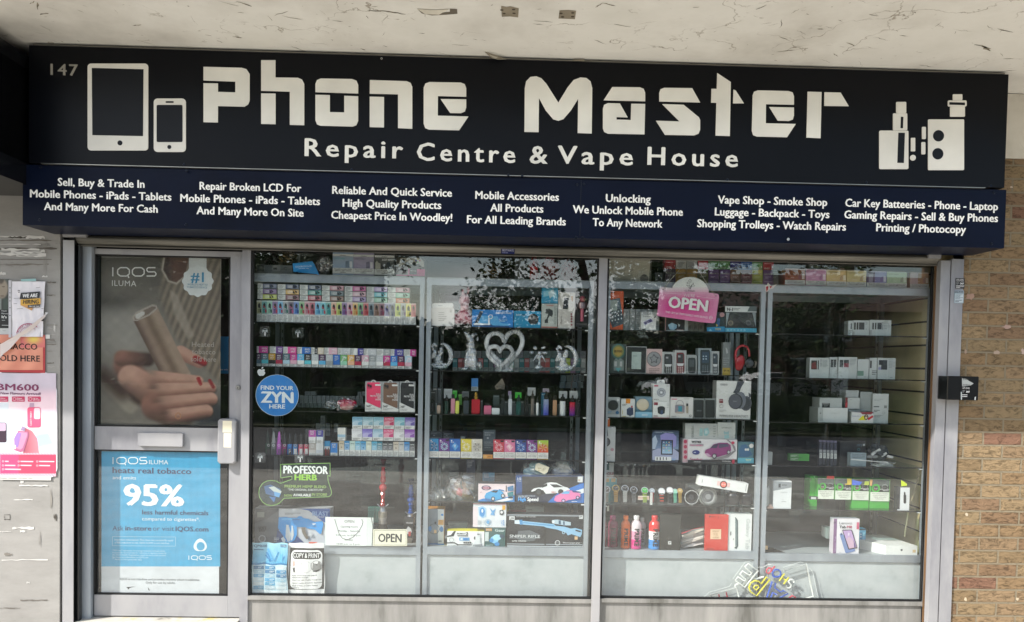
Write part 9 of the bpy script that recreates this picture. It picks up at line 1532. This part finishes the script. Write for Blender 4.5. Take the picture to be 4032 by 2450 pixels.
mb.rect(-140,890,592,1388,YH,'a8343a');raster(mb,-140,895,562,1355,40,26,YH-.0008,lambda x,y:lerp(HL('c9806a'),HL('d8927a'),.5+.5*math.sin(x*.02+y*.01)));raster(mb,270,895,590,1060,20,12,YH-.0014,lambda x,y:lerp(HL('c96a6c'),HL('d9c25a'),math.exp(-((x-440)/90)**2-((y-950)/60)**2)));mb.build('poster_sheet','card',po)
Y_=YH-.0022
for st,x0,x1,yb_ in (('TOBACCO',-60,488,1084),('SOLD HERE',-55,524,1240)):mb=MB();mb.text(st,x0,x1,yb_,80,Y_,'241a1a',bold=.02);mb.build('lettering','card',po)
crop('H1');po=thing('portrait_poster','dark poster with part of a blurred face at the left edge of the hoarding','poster',tuple(Q(50,890,YH)));mb=MB()
def face(x,y):
    c=lerp(HL('4a4f4a'),HL('2a302e'),sst(200,500,y));c=lerp(c,HL('8d8272'),sst(1.15,.8,math.hypot((x-20)/85,(y-290)/130)));c=lerp(c,HL('4a4238'),sst(1,.6,math.hypot((x-45)/26,(y-262)/10))*.7);c=lerp(c,HL('5a4a40'),sst(1,.5,math.hypot((x-30)/34,(y-385)/18))*.6);c=lerp(c,HL('2a2622'),sst(60,30,math.hypot(x-10,(y-170)*.8))*.8)
    if y>420:c=lerp(c,HL('3a4a42'),sst(20,60,x)*.8);c=lerp(c,HL('a9b0ac'),sst(14,6,abs(x-8))*.5)
    if y>560:c=HL('14171a')
    if y>805:c=HL('b9bcbc')
    return c
raster(mb,-140,165,118,890,30,80,YH-.0003,face);mb.build('poster_sheet','card',po);Y_=YH-.0012
mb=MB();mb.text('Heats',20,90,588,18,Y_,'c9cccb');mb.text('Flavour',20,112,624,18,Y_,'c9cccb');mb.text("It's",22,88,676,34,Y_,'e0e2e1',bold=.03);mb.lines(24,695,110,712,1,Y_,'9aa0a0');mb.rect(24,766,112,772,Y_,'b9bcbc');mb.lines(34,836,112,846,1,Y_,'6a6d6d');mb.build('lettering','card',po)
# plastic pocket with the hiring sheet, its lower corner folded up
po=thing('hiring_notice','WE ARE HIRING sheet in a crumpled clear pocket taped on the hoarding','notice',tuple(Q(360,950,YH-.01)));YK=YH-.009;mb=MB()
def crump(u,v):return .004*noise.noise(Vector((u*6,v*9,3.1)))+.003*noise.noise(Vector((u*16,v*4,7.7)))
nx,ny=24,34;vs_=[]
for j in range(ny+1):
    for i in range(nx+1):
        u,v=i/nx,j/ny;x=158+(590-158)*u-(30*v if u>.9 else 12*v*u);y=195+(920-195)*v;q=Q(x,y,YK);vs_.append((q.x,YK+crump(u,v),q.z))
fs=[(j*(nx+1)+i,(j+1)*(nx+1)+i,(j+1)*(nx+1)+i+1,j*(nx+1)+i+1)for j in range(ny)for i in range(nx)]
mb.grid_faces(vs_,[f_ for n_,f_ in enumerate(fs)if not ((n_//nx)/ny>.68+.32*((n_ %nx)/nx)*1.0 and False)],'dddadf');mb.build('paper_sheet','paper',po,smooth=True)
Yk=YK-.006;mb=MB();mb.poly([(272,345),(526,325),(515,410),(256,428)],Yk,'25262a');mb.text('WE ARE',300,496,402,46,Yk-.0006,'e9e9e9',bold=.04,shear=.2,rot=3);mb.build('lettering','card',po)
mb=MB();mb.poly([(268,432),(532,415),(530,490),(268,510)],Yk,'cc9f42');mb.poly([(268,505),(440,500),(418,578)],Yk+.0003,'c2915a');mb.text('HIRING',300,512,486,54,Yk-.0006,'2a2422',bold=.035,shear=.2,rot=2);mb.poly([(366,505),(524,496),(522,532),(362,542)],Yk-.0003,'25262a');mb.text('JOIN OUR TEAM',374,516,530,18,Yk-.0009,'e0e0e0',bold=.03,shear=.2,rot=1);mb.build('lettering','card',po)
mb=MB()
for a in ([(468,280),(524,272)],[(178,487),(220,485)],[(218,554),(300,550)],[(540,550),(580,546)],[(180,418),(285,412)],[(530,415),(552,413)]):mb.line(a,4,Yk,'33353a')
mb.ring(247,328,20,12,Yk,'33353a',a0=30,a1=150);mb.ring(247,328,14,6,Yk,'33353a',a0=200,a1=330);mb.build('marks','card',po)
mb=MB();mb.ring(375,905,165,155,Yk,'a84a6c',n=30,a0=45,a1=170);mb.ring(375,905,120,115,Yk,'a84a6c',n=30,a0=45,a1=170)
for ch,a in zip('STAFF WANTED',[158-9*i for i in range(12)]):
    if ch!=' ':mb.text(ch,375+138*math.cos(rad(a))-8,375+138*math.cos(rad(a))+8,905-130*math.sin(rad(a)),26,Yk-.0005,'a84a6c',bold=.03,rot=a-90)
mb.poly([(520,712),(575,680),(572,716)],Yk-.0003,'2a2a2e');mb.build('stamp','card',po)
mb=MB();w=[Q(a,b,YK-.010-d_)for (a,b),d_ in zip([(0,1020),(140,940),(320,830),(450,735),(520,680),(595,620),(600,650),(560,690),(420,830),(270,920),(130,1080),(40,1150),(0,1205)],[.0,.006,.012,.016,.014,.004,.004,.008,.004,.0,-.002,-.002,-.002])];mb.grid_faces(w,[tuple(q)for q in TP([w])],'cfc4c0');mb.build('folded_corner','paper',po)
mb=MB();mb.rect(112,180,150,930,YK+.002,'c0bfc4')
for y in (280,345,400,450,540,640):mb.ell(130,y,7,7,YK+.001,'2a2a2c')
mb.build('pocket_edge','paper',po);mb=MB();mb.poly([(272,165),(470,158),(472,192),(280,196)],YK-.004,'8fb4b4');mb.build('tape','paper',po);mb=MB();mb.poly([(590,600),(632,602),(600,640)],YK-.004,'d6d6d6');mb.rect(596,892,655,945,YH+.002,'cfcdc8');mb.build('tape','paper',po)
# ---------------------------------------------------------------- tidy helper values
for o in bpy.data.objects:
    if '_w' in o:del o['_w']
